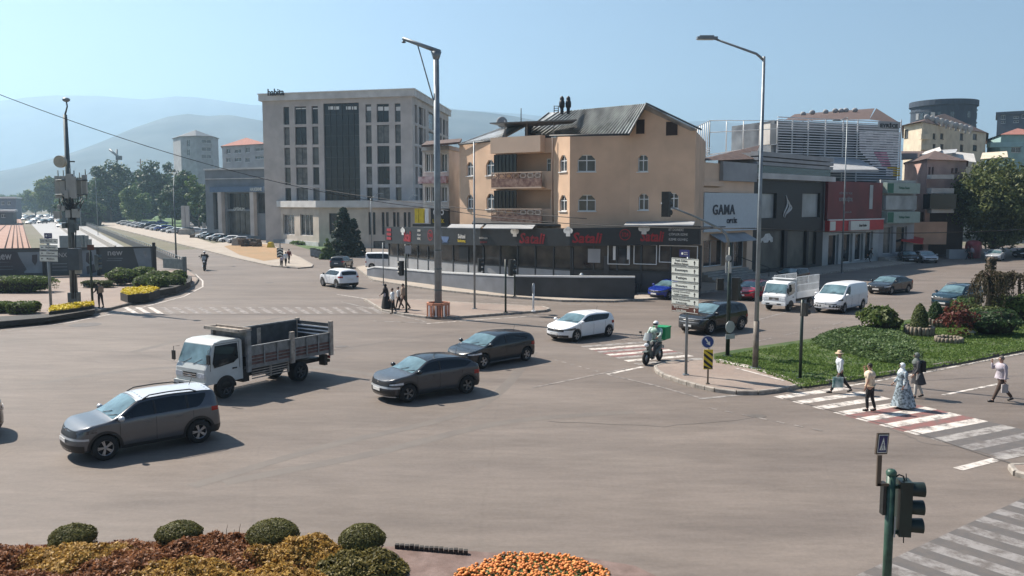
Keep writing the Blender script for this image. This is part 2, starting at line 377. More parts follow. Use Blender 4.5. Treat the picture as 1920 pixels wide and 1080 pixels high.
# ------------------------------------------------------------------ ground, roads, markings
mb = MB(); mb.poly([(-9000,-60,-0.03),(9000,-60,-0.03),(9000,9000,-0.03),(-9000,9000,-0.03)]); struct('ground', mb, EARTH)
mb = MB()
mb.poly([(-75,-30,0),(140,-30,0),(140,150,0),(-40,150,0),(-75,110,0)])
struct('road', mb, ASPH)
def gp(pts, z=0.0): return [G(x, y, z) for x, y in pts]
def sheet(name, pts, m, z=0.004, parent=None, kind='structure', world_z=None):
    mb = MB(); P = [G(x, y, z) for x, y in pts]; mb.poly(P)
    me = mb.mesh(name, m); orient_up(me); o = bpy.data.objects.new(name, me); COL.objects.link(o)
    if parent: o.parent = parent
    else: o['kind'] = kind
    return o
def orient_up(me):
    if me.polygons and me.polygons[0].normal.z < 0: me.flip_normals()
def raised(name, pts, m, h=0.13, kerb=True, kerbm=KERBM, closed=True, piece=0.9, kw=0.16, pieces=True, kerbrange=None):
    """a traffic island or pavement: paved top inside a row of separate kerb stones"""
    P = [G(x, y, 0) for x, y in pts]
    mb = MB(); mb.prism(P, 0.0 - 0.02, h); top = struct(name, mb, m)
    if kerb:
        rng = kerbrange or (0, len(P) if closed else len(P)-1)
        path = []
        for i in range(rng[0], rng[1]):
            path.append(P[i % len(P)])
        path.append(P[rng[1] % len(P)])
        cen = sum(P, Vector()) / len(P)
        # walk the path in steps of one stone
        stones = []; dist = 0
        for a, b in zip(path, path[1:]):
            L = (b-a).length; k = max(1, round(L/piece)); 
            for i in range(k): stones.append((a.lerp(b, i/k), a.lerp(b, (i+1)/k)))
        if pieces and len(stones) <= 120:
            for a, b in stones:
                d = (b-a); L = d.length; d.normalize(); nn = Vector((d.y, -d.x, 0))
                jit = random.uniform(-0.006, 0.006); q = MB()
                M = Matrix.Translation((a+b)/2 + nn*jit) @ Matrix.Rotation(math.atan2(d.y, d.x), 4, 'Z')
                e = L/2 - 0.012; w = kw/2; t = h + 0.012 + random.uniform(0, 0.006)
                q.add([M @ Vector(v) for v in ((-e,-w,-.02),(e,-w,-.02),(e,w,-.02),(-e,w,-.02),(-e,-w,t-.03),(e,-w,t-.03),(e,w,t-.03),(-e,w,t-.03),(-e,-w+.03,t),(e,-w+.03,t),(e,w-.03,t),(-e,w-.03,t))],
                      [(0,1,5,4),(1,2,6,5),(2,3,7,6),(3,0,4,7),(4,5,9,8),(5,6,10,9),(6,7,11,10),(7,4,8,11),(8,9,10,11)])
                part('kerb_stone', q, kerbm, top)
        else:
            q = MB()
            for a, b in stones:
                d = (b-a); L = d.length; d.normalize()
                M = Matrix.Translation((a+b)/2) @ Matrix.Rotation(math.atan2(d.y, d.x), 4, 'Z')
                q.box((-L/2+.01,-kw/2,-.02),(L/2-.01,kw/2,h+.012), M)
            part('kerb_stones', q, kerbm, top, kind='stuff')
    return top

# left island with the billboard
ISL = raised('left_island_paving', [(-160,640),(0,613),(80,604),(150,594),(200,583),(250,570),(300,559),(345,546),(366,534),(371,526),(366,518),(352,509),(290,512),(-160,518)], PAVER, 0.16, kerbm=KERBD, kerbrange=(0,11))
# island round the high mast
MI = raised('mast_island_paving', [(684,563),(719,584),(760,592),(800,597),(852,598),(940,591),(1022,585),(1030,582),(1018,578),(900,572),(780,565)], PAVER, 0.14, piece=0.8)
# pavement round the restaurant, then along the shops
RP = raised('restaurant_pavement', [(668,503),(700,527),(760,537),(816,545),(880,552),(942,558),(1055,566),(1150,567),(1230,562),(1330,548),(1560,512),(1740,490),(1740,470),(1330,500),(1000,492),(720,492)], PAVEL, 0.14, kerbrange=(0,11))
# pavement between the car park and the main road
CP = raised('car_park_pavement', [(150,413),(250,437),(310,452),(380,469),(450,487),(510,500),(560,504),(584,502),(586,498),(560,483),(530,470),(505,458),(460,450),(430,455),(400,458),(340,437),(200,410)], PAVEL, 0.14, kerbrange=(0,9))
# small island of the keep-right sign
KI = raised('sign_island_paving', [(1229,692),(1232,699),(1246,708),(1275,718),(1306,727),(1341,735),(1381,740),(1420,740),(1455,736),(1498,727),(1478,717),(1410,693),(1345,682),(1300,681),(1250,685)], PAVER, 0.15, piece=0.62)
# lawn island
LI = raised('lawn_island', [(1340,680),(1410,693),(1478,716),(1502,727),(1580,716),(1700,698),(1800,681),(1920,657),(2150,612),(2150,545),(1990,560),(1860,578),(1740,597),(1640,615),(1540,637),(1440,652),(1380,661),(1338,669)], LAWN, 0.15, piece=1.0, kerbm=KERBD, kerbrange=(0,8))
EK = raised('corner_pavement', [(1895,880),(1905,893),(1990,915),(2200,960),(2200,900),(1990,878)], PAVER, 0.14)

_lz = 0.0
def line(name, x0, y0, x1, y1, w, m, z=0.004, dashes=None):
    global _lz
    _lz += .0002; z = z + .003 + _lz
    a, b = G(x0, y0), G(x1, y1); d = (b-a).normalized(); nn = Vector((-d.y, d.x, 0)) * w/2
    mb = MB()
    segs = [(0, 1)] if not dashes else [(i/dashes, (i+0.5)/dashes) for i in range(dashes)]
    for s0, s1 in segs:
        p, q = a.lerp(b, s0), a.lerp(b, s1)
        mb.poly([(p.x-nn.x,p.y-nn.y,z),(q.x-nn.x,q.y-nn.y,z),(q.x+nn.x,q.y+nn.y,z),(p.x+nn.x,p.y+nn.y,z)])
    me = mb.mesh(name, m)
    if me.polygons[0].normal.z < 0: me.flip_normals()
    o = bpy.data.objects.new(name, me); COL.objects.link(o); o['kind'] = 'structure'
    return o
line('lane_marking', 1582,725, 1727,700, 0.16, PW); line('lane_marking', 1727,700, 1925,661, 0.16, PW); line('lane_marking', 1925,661, 2150,622, 0.16, PW)
line('lane_marking', 1768,741, 1872,720, 0.16, PW)
line('stop_line', 1796,880, 1870,861, 0.28, PW); line('stop_line', 1870,861, 1990,835, 0.3, PWMID)
line('stop_line', 1138,702, 1205,688, 0.22, PW); line('lane_marking', 1140,703, 1225,722, 0.14, PWOLD); line('lane_marking', 1225,722, 1312,746, 0.14, PWOLD)
line('lane_marking', 1312,748, 1450,735, 0.2, PWMID); line('lane_marking', 1450,737, 1500,728, 0.14, PW)
line('lane_marking', 1040,675, 1130,699, 0.13, PWOLD, dashes=6); line('lane_marking', 1000,727, 1180,690, 0.13, PWOLD)
line('lane_marking', 1330,765, 1560,812, 0.12, PWOLD, dashes=7)
line('lane_marking', 1345,680, 1480,716, 0.28, PW, z=0.156); line('lane_marking', 1380,697, 1470,721, 0.14, PW, z=0.156)
line('lane_marking', 1416,601, 1545,567, 0.12, PWMID); line('lane_marking', 1420,640, 1600,600, 0.12, PWOLD, dashes=4); line('lane_marking', 1640,545, 1790,512, 0.12, PWOLD, dashes=4)
line('lane_marking', 700,602, 800,606, 0.13, PWMID); line('lane_marking', 800,607, 1010,592, 0.16, PW); line('lane_marking', 632,552, 690,561, 0.14, PW); line('lane_marking', 640,566, 800,604, 0.14, PWMID)
line('lane_marking', 740,535, 1130,560, 0.13, PWMID); line('lane_marking', 900,566, 1180,574, 0.12, PWMID); line('lane_marking', 880,560, 1000,566, 0.12, PWOLD)
line('lane_marking', 10,621, 120,607, 0.14, PWMID); line('lane_marking', 120,607, 250,581, 0.14, PW); line('lane_marking', 250,581, 345,556, 0.14, PW); line('lane_marking', 345,556, 380,538, 0.14, PW); line('lane_marking', 380,538, 380,527, 0.14, PW); line('lane_marking', 380,527, 366,514, 0.14, PW)
line('joint_line', 230,590, 780,590, 0.07, PGREY); line('lane_marking', 340,440, 620,512, 0.10, PWOLD, dashes=5)
line('lane_marking', 210,425, 390,475, 0.10, PWMID)
line('joint_line', 1466,746, 1720,812, 0.05, PGREY); line('joint_line', 1720,812, 1850,855, 0.07, PGREY); line('joint_line', 1850,855, 1905,872, 0.07, PGREY)

def stripes(name, starts, e, mats, z=0.004, parent_name='crosswalk'):
    """starts: list of (left end px, py) of band edges, e: vector along a band; mats alternate"""
    for i in range(len(starts)-1):
        m = mats[i % len(mats)] if len(mats) < len(starts)-1 else mats[i]
        if m is None: continue
        a, b = G(*starts[i]), G(*starts[i+1])
        mb = MB(); mb.poly([(a.x,a.y,z),(b.x,b.y,z),(b.x+e.x,b.y+e.y,z),(a.x+e.x,a.y+e.y,z)])
        me = mb.mesh(name, m)
        if me.polygons[0].normal.z < 0: me.flip_normals()
        o = bpy.data.objects.new(name, me); COL.objects.link(o); o['kind'] = 'structure'
# near crosswalk on the right: bands of equal width along a line
a, b = G(1455,745), G(1830,846); n = 20
edges = []
e1 = (b-a).normalized(); perp = Vector((-e1.y, e1.x, 0)); perp = perp if perp.x > 0 else -perp
step = 0.47
cols = [PW,None,PW,None,PW,None,PW,PRED,PW,PRED,PW,PRED,PW,PGREY,PWMID,PGREY,PWDIM,PGREY,PWDIM,None,PWDIM,None,PWDIM]
k0 = G(1467,748)
for i, m in enumerate(cols):
    if m is None: continue
    p = k0 + e1 * (i-1) * step; q = p + e1 * step; L = 3.6
    mb = MB(); mb.poly([(p.x,p.y,.004),(q.x,q.y,.004),(q.x+perp.x*L,q.y+perp.y*L,.004),(p.x+perp.x*L,p.y+perp.y*L,.004)])
    me = mb.mesh('crosswalk_stripe', m)
    if me.polygons[0].normal.z < 0: me.flip_normals()
    o = bpy.data.objects.new('crosswalk_stripe', me); COL.objects.link(o); o['kind'] = 'structure'
# crosswalk in the corner nearest the camera
a, b = G(1600,1085), G(1925,934); e1 = (b-a).normalized(); perp = Vector((e1.y, -e1.x, 0)); perp = perp if perp.y < 0 else -perp
for i in range(-3, 24):
    m = [PWDIM, PGREY][i % 2]
    p = G(1640,1063) + e1 * i * 0.42; q = p + e1 * 0.42; L = 4.5
    mb = MB(); mb.poly([(p.x,p.y,.004),(q.x,q.y,.004),(q.x+perp.x*L,q.y+perp.y*L,.004),(p.x+perp.x*L,p.y+perp.y*L,.004)])
    me = mb.mesh('crosswalk_stripe', m)
    if me.polygons[0].normal.z < 0: me.flip_normals()
    o = bpy.data.objects.new('crosswalk_stripe', me); COL.objects.link(o); o['kind'] = 'structure'
# crosswalk by the scooter
a, b = G(1092,650), G(1215,690); e1 = (b-a).normalized(); perp = Vector((-e1.y, e1.x, 0)); perp = perp if perp.x > 0 else -perp
for i in range(7):
    p = G(1088,649) + e1 * i * 0.86; q = p + e1 * 0.45; L = 3.6
    for col, (s0, s1) in ((PW if i % 2 else PWMID, (0, .5)), (PRED if i in (1,2,3) else None, (.5, .95))):
        if col is None: continue
        p1, q1 = p + e1*0.86*s0, p + e1*0.86*s1
        mb = MB(); mb.poly([(p1.x,p1.y,.004),(q1.x,q1.y,.004),(q1.x+perp.x*L,q1.y+perp.y*L,.004),(p1.x+perp.x*L,p1.y+perp.y*L,.004)])
        me = mb.mesh('crosswalk_stripe', col)
        if me.polygons[0].normal.z < 0: me.flip_normals()
        o = bpy.data.objects.new('crosswalk_stripe', me); COL.objects.link(o); o['kind'] = 'structure'
# worn crosswalk at the far left road mouth
for i in range(24):
    x = 250 + i * 23
    p, q = G(x, 588), G(x+11, 588); r, t = G(x+4-14, 576), G(x-14-6, 576)
    mb = MB(); mb.poly([(v.x, v.y, .004) for v in (p, q, r, t)])
    me = mb.mesh('crosswalk_stripe', PW if i < 3 else PWOLD)
    if me.polygons[0].normal.z < 0: me.flip_normals()
    o = bpy.data.objects.new('crosswalk_stripe', me); COL.objects.link(o); o['kind'] = 'structure'
# manhole cover and patches
for (x, y, r) in ((505,530,.4),(160,609,.9)):
    c = G(x, y); mb = MB(); mb.prism([(c.x+r*math.cos(t*.35), c.y+r*math.sin(t*.35)) for t in range(18)], 0.0, 0.006); struct('manhole_cover', mb, PGREY)
# tar seams
TAR = mat('tar seam', (0.108,0.093,0.08), .65, var=.15)
for pts in (((420,700),(250,660),(60,655)),((1660,800),(1730,830),(1800,838)),((560,560),(640,572),(700,590)),((1030,790),(1240,800),(1460,780))):
    P = [G(x,y) for x,y in pts]; Q = []
    for a, b in zip(P, P[1:]):
        for j in range(8): Q.append(a.lerp(b,j/8)+Vector((random.uniform(-.07,.07),random.uniform(-.07,.07),0)))
    mb = MB()
    for a, b in zip(Q, Q[1:]): d = (b-a).normalized(); w_ = Vector((-d.y,d.x,0))*random.uniform(.012,.03); mb.poly([(v.x,v.y,.005) for v in (a-w_,b-w_,b+w_,a+w_)])
    struct('tar_seam', mb, TAR)
# faint tyre paths and covers
TYRE = worn_paint('tyre polished asphalt', (0.148,0.127,0.109), .5, (0.130,0.111,0.097), .9)
for pts, w_ in ((((420,905),(700,850),(960,790),(1240,770)),.5),(((60,720),(300,690),(600,690),(900,740)),.5),(((250,660),(500,600),(700,575)),.5),(((1000,660),(900,760),(600,840),(300,930)),.45)):
    P = [G(x,y) for x,y in pts]; Q = []
    for i in range(len(P)-1):
        p0, p1, p2, p3 = P[max(i-1,0)], P[i], P[i+1], P[min(i+2,len(P)-1)]
        for j in range(8): t = j/8; Q.append(.5*((2*p1)+(p2-p0)*t+(2*p0-5*p1+4*p2-p3)*t*t+(3*p1-p0-3*p2+p3)*t**3))
    mb = MB(); rows = []
    for a, b in zip(Q, Q[1:]): d = (b-a).normalized(); n_ = Vector((-d.y,d.x,0))*w_/2; rows.append([Vector((a.x-n_.x,a.y-n_.y,.0025)), Vector((a.x+n_.x,a.y+n_.y,.0025))])
    mb.grid(rows, False); o_ = struct('tyre_path', mb, TYRE); orient_up(o_.data)
for (x, y, r) in ((640,650,.35),(1420,780,.3)):
    c = G(x, y); mb = MB(); mb.prism([(c.x+r*math.cos(t*.35), c.y+r*math.sin(t*.35)) for t in range(18)], 0.0, 0.006); struct('manhole_cover', mb, TAR)
# far road, tram tracks, verge
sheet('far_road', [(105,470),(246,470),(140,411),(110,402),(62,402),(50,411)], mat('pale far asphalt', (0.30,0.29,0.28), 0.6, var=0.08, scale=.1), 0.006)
sheet('track_bed', [(-60,475),(62,475),(38,410),(-60,410)], BALLAST, 0.008)
sheet('car_park_road', [(330,431),(440,452),(520,465),(580,470),(560,440),(440,425),(340,412),(250,405),(200,405)], ASPHD, 0.012)
sheet('side_road', [(586,500),(640,512),(700,515),(690,500),(600,470),(520,450),(480,446),(520,466)], ASPH, 0.016)
sheet('dry_grass_patch', [(420,462),(450,478),(495,489),(525,485),(530,470),(500,458),(450,455)], DRYG, 0.155)
sheet('grass_slope', [(190,402),(210,412),(330,434),(350,430),(340,410),(330,395),(300,392)], mat('meadow', (0.07,0.13,0.03), 0.9, var=0.4, scale=.3), 0.02)
mb = MB()
for x0, y0, x1, y1 in ((8,470,24,412),(22,470,28,412),(34,470,30,412),(44,470,33,412),(-40,470,18,416),(56,470,40,412)):
    a, b = G(x0, y0), G(x1, y1); mb.tube([(a.x,a.y,.1),(b.x,b.y,.1)], .09, 4)
struct('tram_rails', mb, mat('rusty rail', (0.09,0.05,0.04), 0.6, 0.4))
# ------------------------------------------------------------------ buildings
WINGL = mat('window glass', (0.03,0.038,0.045), 0.06, spec=0.8, var=0.5, scale=.8)
WINGL2 = mat('dark curtain glass', (0.016,0.022,0.027), 0.1, spec=0.35, var=0.4, scale=.15)
PVC = mat('white window frame', (0.70,0.71,0.70), 0.4, var=0.03); DARKFR = mat('dark window frame', (0.03,0.033,0.036), 0.5)
def wall_mesh(mb, w, u0, u1, z0, z1, holes, depth=0.22):
    """a wall face with real openings: the cells between the openings plus the reveals"""
    us = sorted({u0, u1, *[h[0] for h in holes], *[h[1] for h in holes]}); us = [u for u in us if u0 <= u <= u1]
    zs = sorted({z0, z1, *[h[2] for h in holes], *[h[3] for h in holes]}); zs = [z for z in zs if z0 <= z <= z1]
    for a, b in zip(us, us[1:]):
        for c, d in zip(zs, zs[1:]):
            m, k = (a+b)/2, (c+d)/2
            if any(h[0] < m < h[1] and h[2] < k < h[3] for h in holes): continue
            mb.add([w.pt(a,c), w.pt(b,c), w.pt(b,d), w.pt(a,d)], [(0,1,2,3)])
    for h in holes:
        a, b, c, d = h[:4]
        o = [w.pt(a,c), w.pt(b,c), w.pt(b,d), w.pt(a,d)]; i = [p - w.n*depth for p in o]
        mb.add(o + i, [(k, (k+1)%4, 4+(k+1)%4, 4+k) for k in range(4)])
PANES = {}
def varied(g):
    if g not in (WINGL, WINGL2): return g
    if g.name not in PANES: PANES[g.name] = [g, g, mat(g.name+' with curtain', (0.10,0.10,0.098), .25, spec=.6, var=.5, scale=1.2), mat(g.name+' with blind', (0.055,0.058,0.06), .15, spec=.7, var=.5, scale=.7)]
    return random.choice(PANES[g.name])
def window(root, w, h, depth=0.22, frame=None, glass=None, nv=1, nh=0, fw=0.06, sill=True, chamfer=0, wallm=None, name='window'):
    a, b, c, d = h[:4]; mb = MB(); o0, o1 = -depth+.03, -depth+.09
    w.box(mb, a, a+fw, c, d, o0, o1); w.box(mb, b-fw, b, c, d, o0, o1); w.box(mb, a+fw, b-fw, d-fw, d, o0, o1); w.box(mb, a+fw, b-fw, c, c+fw, o0, o1)
    for k in range(nv): u = a + (b-a)*(k+1)/(nv+1); w.box(mb, u-fw/2, u+fw/2, c+fw, d-fw, o0, o1-.008)
    for k in range(nh): z = c + (d-c)*(k+1)/(nh+1) if nh > 1 else c + (d-c)*.66; w.box(mb, a+fw, b-fw, z-fw/2, z+fw/2, o0, o1-.012)
    if sill: w.box(mb, a-.08, b+.08, c-.07, c-.002, -.05, .09)
    f = part(name, mb, frame or PVC, root, world=True)
    mb = MB(); w.box(mb, a, b, c, d, -depth-.02, -depth+.028); part('pane', mb, varied(glass or WINGL), f, world=True)
    return f
def chamfer(mb, w, h, k, wallm=None):
    a, b, c, d = h[:4]; kz = k*1.05
    for s, u in ((1, a), (-1, b)):
        t = [w.pt(u, d, .0), w.pt(u + s*k, d, .0), w.pt(u, d-kz, .0)]; i = [p - w.n*.2 for p in t]
        mb.add(t + i, [(0,1,2),(1,4,5,2)])
def block(root, P, z0, z1, m, holes=None, roofm=None, roofz=None, name='wall', depth=0.22):
    """walls on a footprint P (list of xy); holes[i] = openings in edge i"""
    P = [Vector((p[0], p[1], 0)) for p in P]; cen = sum(P, Vector())/len(P); mb = MB(); walls = []
    for i in range(len(P)):
        w = Wall(P[i], P[(i+1) % len(P)])
        if w.n.dot((w.p + w.q)/2 - cen) < 0: w.n = -w.n
        walls.append(w); wall_mesh(mb, w, 0, w.len, z0, z1, (holes or {}).get(i, []), depth)
    mb.add([(p.x, p.y, z1) for p in P], [tuple(range(len(P)))])
    o = part(name, mb, m, root, world=True); return o, walls
def XY(px, d): 
    v = U(px, 383, d); return (v.x, v.y)
def bmat(name, col, **k): return mat(name, col, 0.85, var=k.pop('var', .16), scale=k.pop('scale', .5), detail=8, bump=.15, bscale=12, **k)

# ---- six storey office block
HAB = bmat('pale grey facade', (0.46,0.43,0.41), col2=(0.50,0.47,0.445)); HABL = bmat('pale cornice', (0.52,0.52,0.51)); POD = bmat('beige podium render', (0.46,0.41,0.35))
A_, B_, C_ = Vector((*XY(497,160),0)), Vector((*XY(775,152.6),0)), Vector((*XY(842,187),0)); D_ = A_ + (C_-B_)
root = thing('office_block', 'tall pale grey office block with narrow dark windows and a glass centre strip', 'building', (A_+B_)/2)
wf, ws_ = Wall(A_, B_), Wall(B_, C_)
cols = [(531,542,0),(552,574,1),(584,596,0),(685,696,0),(706,729,1),(740,751,0)]
rowsy = [(197,230),(236,269),(275,307),(313,345),(352,392)]
hf = []
for x0, x1, nv in cols:
    ua, ub = wf.at(x0,214)[0], wf.at(x1,214)[0]
    for y0, y1 in rowsy: hf.append((ua, ub, wf.at(640,y1+1)[1], wf.at(640,y0)[1], nv))
cw = (wf.at(606,214)[0], wf.at(673,214)[0], wf.at(640,395)[1], wf.at(640,193)[1], 0)
hs = []
for a, b in ((.06,.115),(.15,.26),(.28,.32),(.40,.62),(.72,.78),(.82,.90),(.93,.97)):
    for y0, y1 in rowsy: hs.append((ws_.len*a, ws_.len*b, wf.at(640,y1+1)[1], wf.at(640,y0)[1], 0))
ZH = 27.4
o, wl = block(root, [A_, B_, C_, D_], -.1, ZH-1.3, HAB, {0: hf+[cw], 1: hs}, depth=.45)
for h in hf: window(root, wl[0], h, .45, DARKFR, WINGL2, h[4], 0, .09, False)
for h in hs: window(root, wl[1], h, .45, DARKFR, WINGL2, 0, 0, .09, False)
a, b, c, d = cw[:4]; mb = MB()
for k in range(7): wl[0].box(mb, a+(b-a)*k/6-.05, a+(b-a)*k/6+.05, c, d, -.44, -.34)
for k in range(11): wl[0].box(mb, a, b, c+(d-c)*k/10-.05, c+(d-c)*k/10+.05, -.45, -.36)
f = part('curtain_wall', mb, DARKFR, root, world=True); mb = MB(); wl[0].box(mb, a, b, c, d, -.6, -.46); part('pane', mb, WINGL2, f, world=True)
for x0, x1 in ((614,634),(647,667)):
    mb = MB(); wl[0].pxbox(mb, x0,199,(x0+x1)/2-1,205,-.44,-.40); wl[0].pxbox(mb,(x0+x1)/2+1,199,x1,205,-.44,-.40); part('blind', mb, PVC, f, world=True)
for x0, x1 in ((686,695),(707,717),(719,728),(741,750),(553,573),(585,595)):
    mb = MB(); wl[0].pxbox(mb, x0,199.5 if x0>600 else 202, x1, 207 if x0>600 else 204, -.42,-.38); part('blind', mb, PVC, root, world=True)
mb = MB(); e = .5
cn = (A_+B_+C_+D_)/4
mb.prism([((p-cn)*1.035+cn)[:2] for p in (A_,B_,C_,D_)], ZH-1.3, ZH-.15); part('cornice', mb, HABL, root, world=True)
mb = MB(); mb.prism([((p-cn)*1.045+cn)[:2] for p in (A_,B_,C_,D_)], ZH-.15, ZH+.02); part('cornice_cap', mb, PVC, root, world=True)
text('habita', wl[0].M(wl[0].at(522,178)[0], ZH+.15, .9), 1, INK, root, fit=(3.3,1.25), bold=.02, depth=.08)
# podium
K_ = Vector((*XY(597,146),0)); K0 = Vector((*XY(517,161),0)); K2 = Vector((*XY(690,141),0)); K3 = Vector((*XY(812,139),0))
root = thing('podium_building', 'low beige podium with white canopy in front of the office block', 'building', K_)
w0, w1, w2 = Wall(K0, K_), Wall(K_, K2), Wall(K2, K3)
def R_(w, x0, y0, x1, y1): return w.rect(x0, y0, x1, y1)
h0 = [R_(w0,531,402,552,440), R_(w0,563,402,587,442)]; h1 = [R_(w1,617,400,634,440)]
h2 = [R_(w2,x,398,x+5,440) for x in (691,699,716,724,737,744,757,765)] + [R_(w2,700,452,722,470)]
h2 = [tuple(h) for h in h2]
P = [K0, K_, K2, K3, K3+Vector((4,14,0)), K0+Vector((10,8,0))]
o, wl = block(root, P, -.1, w1.at(640,389)[1], POD, {0:h0,1:h1,2:h2}, depth=.3)
for i, hs_ in ((0,h0),(1,h1),(2,h2)):
    for h in hs_: window(root, wl[i], h, .3, DARKFR if i else HABL, WINGL2, 2 if i == 0 else 0, 0, .1, False)
zt = w1.at(640,389)[1]
mb = MB(); cn = sum(P, Vector())/len(P); mb.prism([((p-cn)*1.06+cn)[:2] for p in P], zt, zt+1.15); part('canopy', mb, HABL, root, world=True)
mb = MB(); mb.prism([((p-cn)*1.02+cn)[:2] for p in [K0,K_,K0+Vector((10,8,0))]], -.1, .75); part('plinth', mb, HABL, root, world=True)

# ---- neighbours on the left: bank hall, apartment blocks
BH = bmat('dark slate cladding', (0.16,0.18,0.20)); BLU = mat('blue fascia', (0.07,0.12,0.20), 0.5)
root = thing('bank_hall', 'dark clad hall with pale pillars and a faded blue fascia left of the office block', 'building', (*XY(440,175),0))
P = [XY(386,180), XY(500,172), XY(520,195), XY(392,200)]; w = Wall(P[0], P[1])
hh = [R_(w,400,362,413,430), R_(w,426,362,474,392), R_(w,426,396,474,440), R_(w,480,362,499,400)]
o, wl = block(root, P, -.1, w.at(440,317)[1], BH, {0: hh}, depth=.8)
for h in hh: window(root, wl[0], h, .8, DARKFR, WINGL2, 4, 0, .1, False)
for x in (415, 475):
    mb = MB(); w.pxbox(mb, x, 360, x+7, 442, .0, .9); part('pillar', mb, HAB, root, world=True)
mb = MB(); w.pxbox(mb, 400, 350, 500, 360, .02, 1.0); part('fascia', mb, BLU, root, world=True)
text('HALKBANK', w.M(w.at(487,355)[0], w.at(487,355)[1], 1.05), 1, SIGNW, root, fit=(3.2,.7))
for y in (334,): mb = MB(); w.pxbox(mb, 386, y, 500, y+1.5, .02, .25); part('ledge', mb, HABL, root, world=True)
mb = MB(); w.pxbox(mb, 384, 315, 500, 318, -.2, .4); part('ledge', mb, HABL, root, world=True)
text('OPTIMUM', w.M(w.at(450,392)[0], w.at(450,392)[1], .3), 1, SIGNW, root, fit=(3.0,.6))

def flats(name, label, P, ztop, m, win=None, roof=None, roofm=None, frame=None, z0=-.1, extra=None, oh=.5, cat='building', glass=None):
    """a plain block of flats: win = {edge: [px rects]}"""
    root = thing(name, label, cat, ((P[0][0]+P[1][0])/2, (P[0][1]+P[1][1])/2, 0))
    ws = [Wall(P[i], P[(i+1)%len(P)]) for i in range(len(P))]
    hs = {i: [tuple(ws[i].rect(*r)) for r in rs] for i, rs in (win or {}).items()}
    for i in hs: hs[i] = [(min(a,b), max(a,b), c, d) for a,b,c,d in hs[i]]
    hs = {i: [h for h in v if 0.05 < h[0] and h[1] < ws[i].len-.05 and h[3] < ztop-.05] for i, v in hs.items()}
    o, wl = block(root, P, z0, ztop, m, hs, depth=.25)
    for i, v in hs.items():
        for h in v: window(root, wl[i], h, .25, frame or PVC, glass or WINGL, 1, 0, .07)
    cn = sum((Vector((p[0],p[1],0)) for p in P), Vector())/len(P)
    if roof:
        mb = MB(); base = [((Vector((p[0],p[1],0))-cn)*(1+oh/8)+cn) for p in P]
        base = [Vector((b.x,b.y,ztop)) for b in base]
        if roof[0] == 'hip':
            ap = cn + Vector((0,0,ztop+roof[1])); mb.add(base + [ap], [(i,(i+1)%len(P),len(P)) for i in range(len(P))]); 
        elif roof[0] == 'gable':   # ridge between the middles of edges a and a+2
            a = roof[2]; m1 = (base[a]+base[(a+1)%4])/2 + Vector((0,0,roof[1])); m2 = (base[(a+2)%4]+base[(a+3)%4])/2 + Vector((0,0,roof[1]))
            b = base; q = [b[a], b[(a+1)%4], b[(a+2)%4], b[(a+3)%4], m1, m2]
            mb.add(q, [(1,2,5,4),(3,0,4,5)]); g = MB(); g.add(q, [(0,1,4),(2,3,5)]); part('gable', g, m, root, world=True)
        elif roof[0] == 'flat':
            mb.prism([b[:2] for b in base], ztop+.004, ztop+roof[1])
        part('roof', mb, roofm or DARKFR, root, world=True)
    return root, wl
TILE = bmat('red roof tiles', (0.28,0.11,0.08), var=.3, scale=2); TILED = bmat('brown roof tiles', (0.10,0.065,0.055), var=.3, scale=2); GREYB = bmat('grey render', (0.33,0.34,0.35)); WHB = bmat('off white render', (0.50,0.48,0.45)); BEI = bmat('beige render', (0.50,0.42,0.32)); PINKB = bmat('pink render', (0.50,0.33,0.29)); TEALB = bmat('pale turquoise render', (0.30,0.45,0.45))
flats('tower_block', 'grey rounded tower block rising above the trees on the left', [XY(329,412), XY(343,400), XY(372,396), XY(402,400), XY(413,412), XY(400,440), XY(340,440)], U(370,256,400).z, GREYB,
      {1:[(350,262,356,275),(350,280,356,292)], 2:[(378,262,396,268),(378,276,396,283),(378,290,396,297)]}, ('hip', 4.2), DARKFR)
flats('tiled_apartment', 'grey apartment block with red tiled roof left of the office block', [XY(420,245), XY(500,235), XY(520,260), XY(425,270)], U(460,272,240).z, GREYB,
      {0:[(424,279,432,288),(440,280,452,287),(460,276,468,286),(478,277,496,283),(424,296,432,304),(440,296,452,303),(478,292,496,298),(460,296,468,304)]}, ('hip', 3.0), TILE)
flats('low_block', 'low grey building roofline behind the trees on the left', [XY(200,560), XY(262,560), XY(262,580), XY(200,580)], U(230,322,560).z, GREYB, {0:[(210,326,216,330),(230,326,236,330)]})
flats('far_building', 'dark flat building far down the road behind the tram track', [XY(-30,420), XY(30,420), XY(40,450), XY(-30,450)], U(10,372,420).z, bmat('bluish render', (0.10,0.12,0.16)), {0:[(2,378,8,384),(14,378,20,384)]}, ('flat', .8), PVC)
flats('station_hall', 'dark low building beside the tram track at the left edge', [XY(-60,300), XY(24,300), XY(30,330), XY(-60,330)], U(10,398,300).z, bmat('dark metal cladding', (0.06,0.07,0.08)), {0:[(2,402,10,408)]}, ('flat', .7), GREYB)

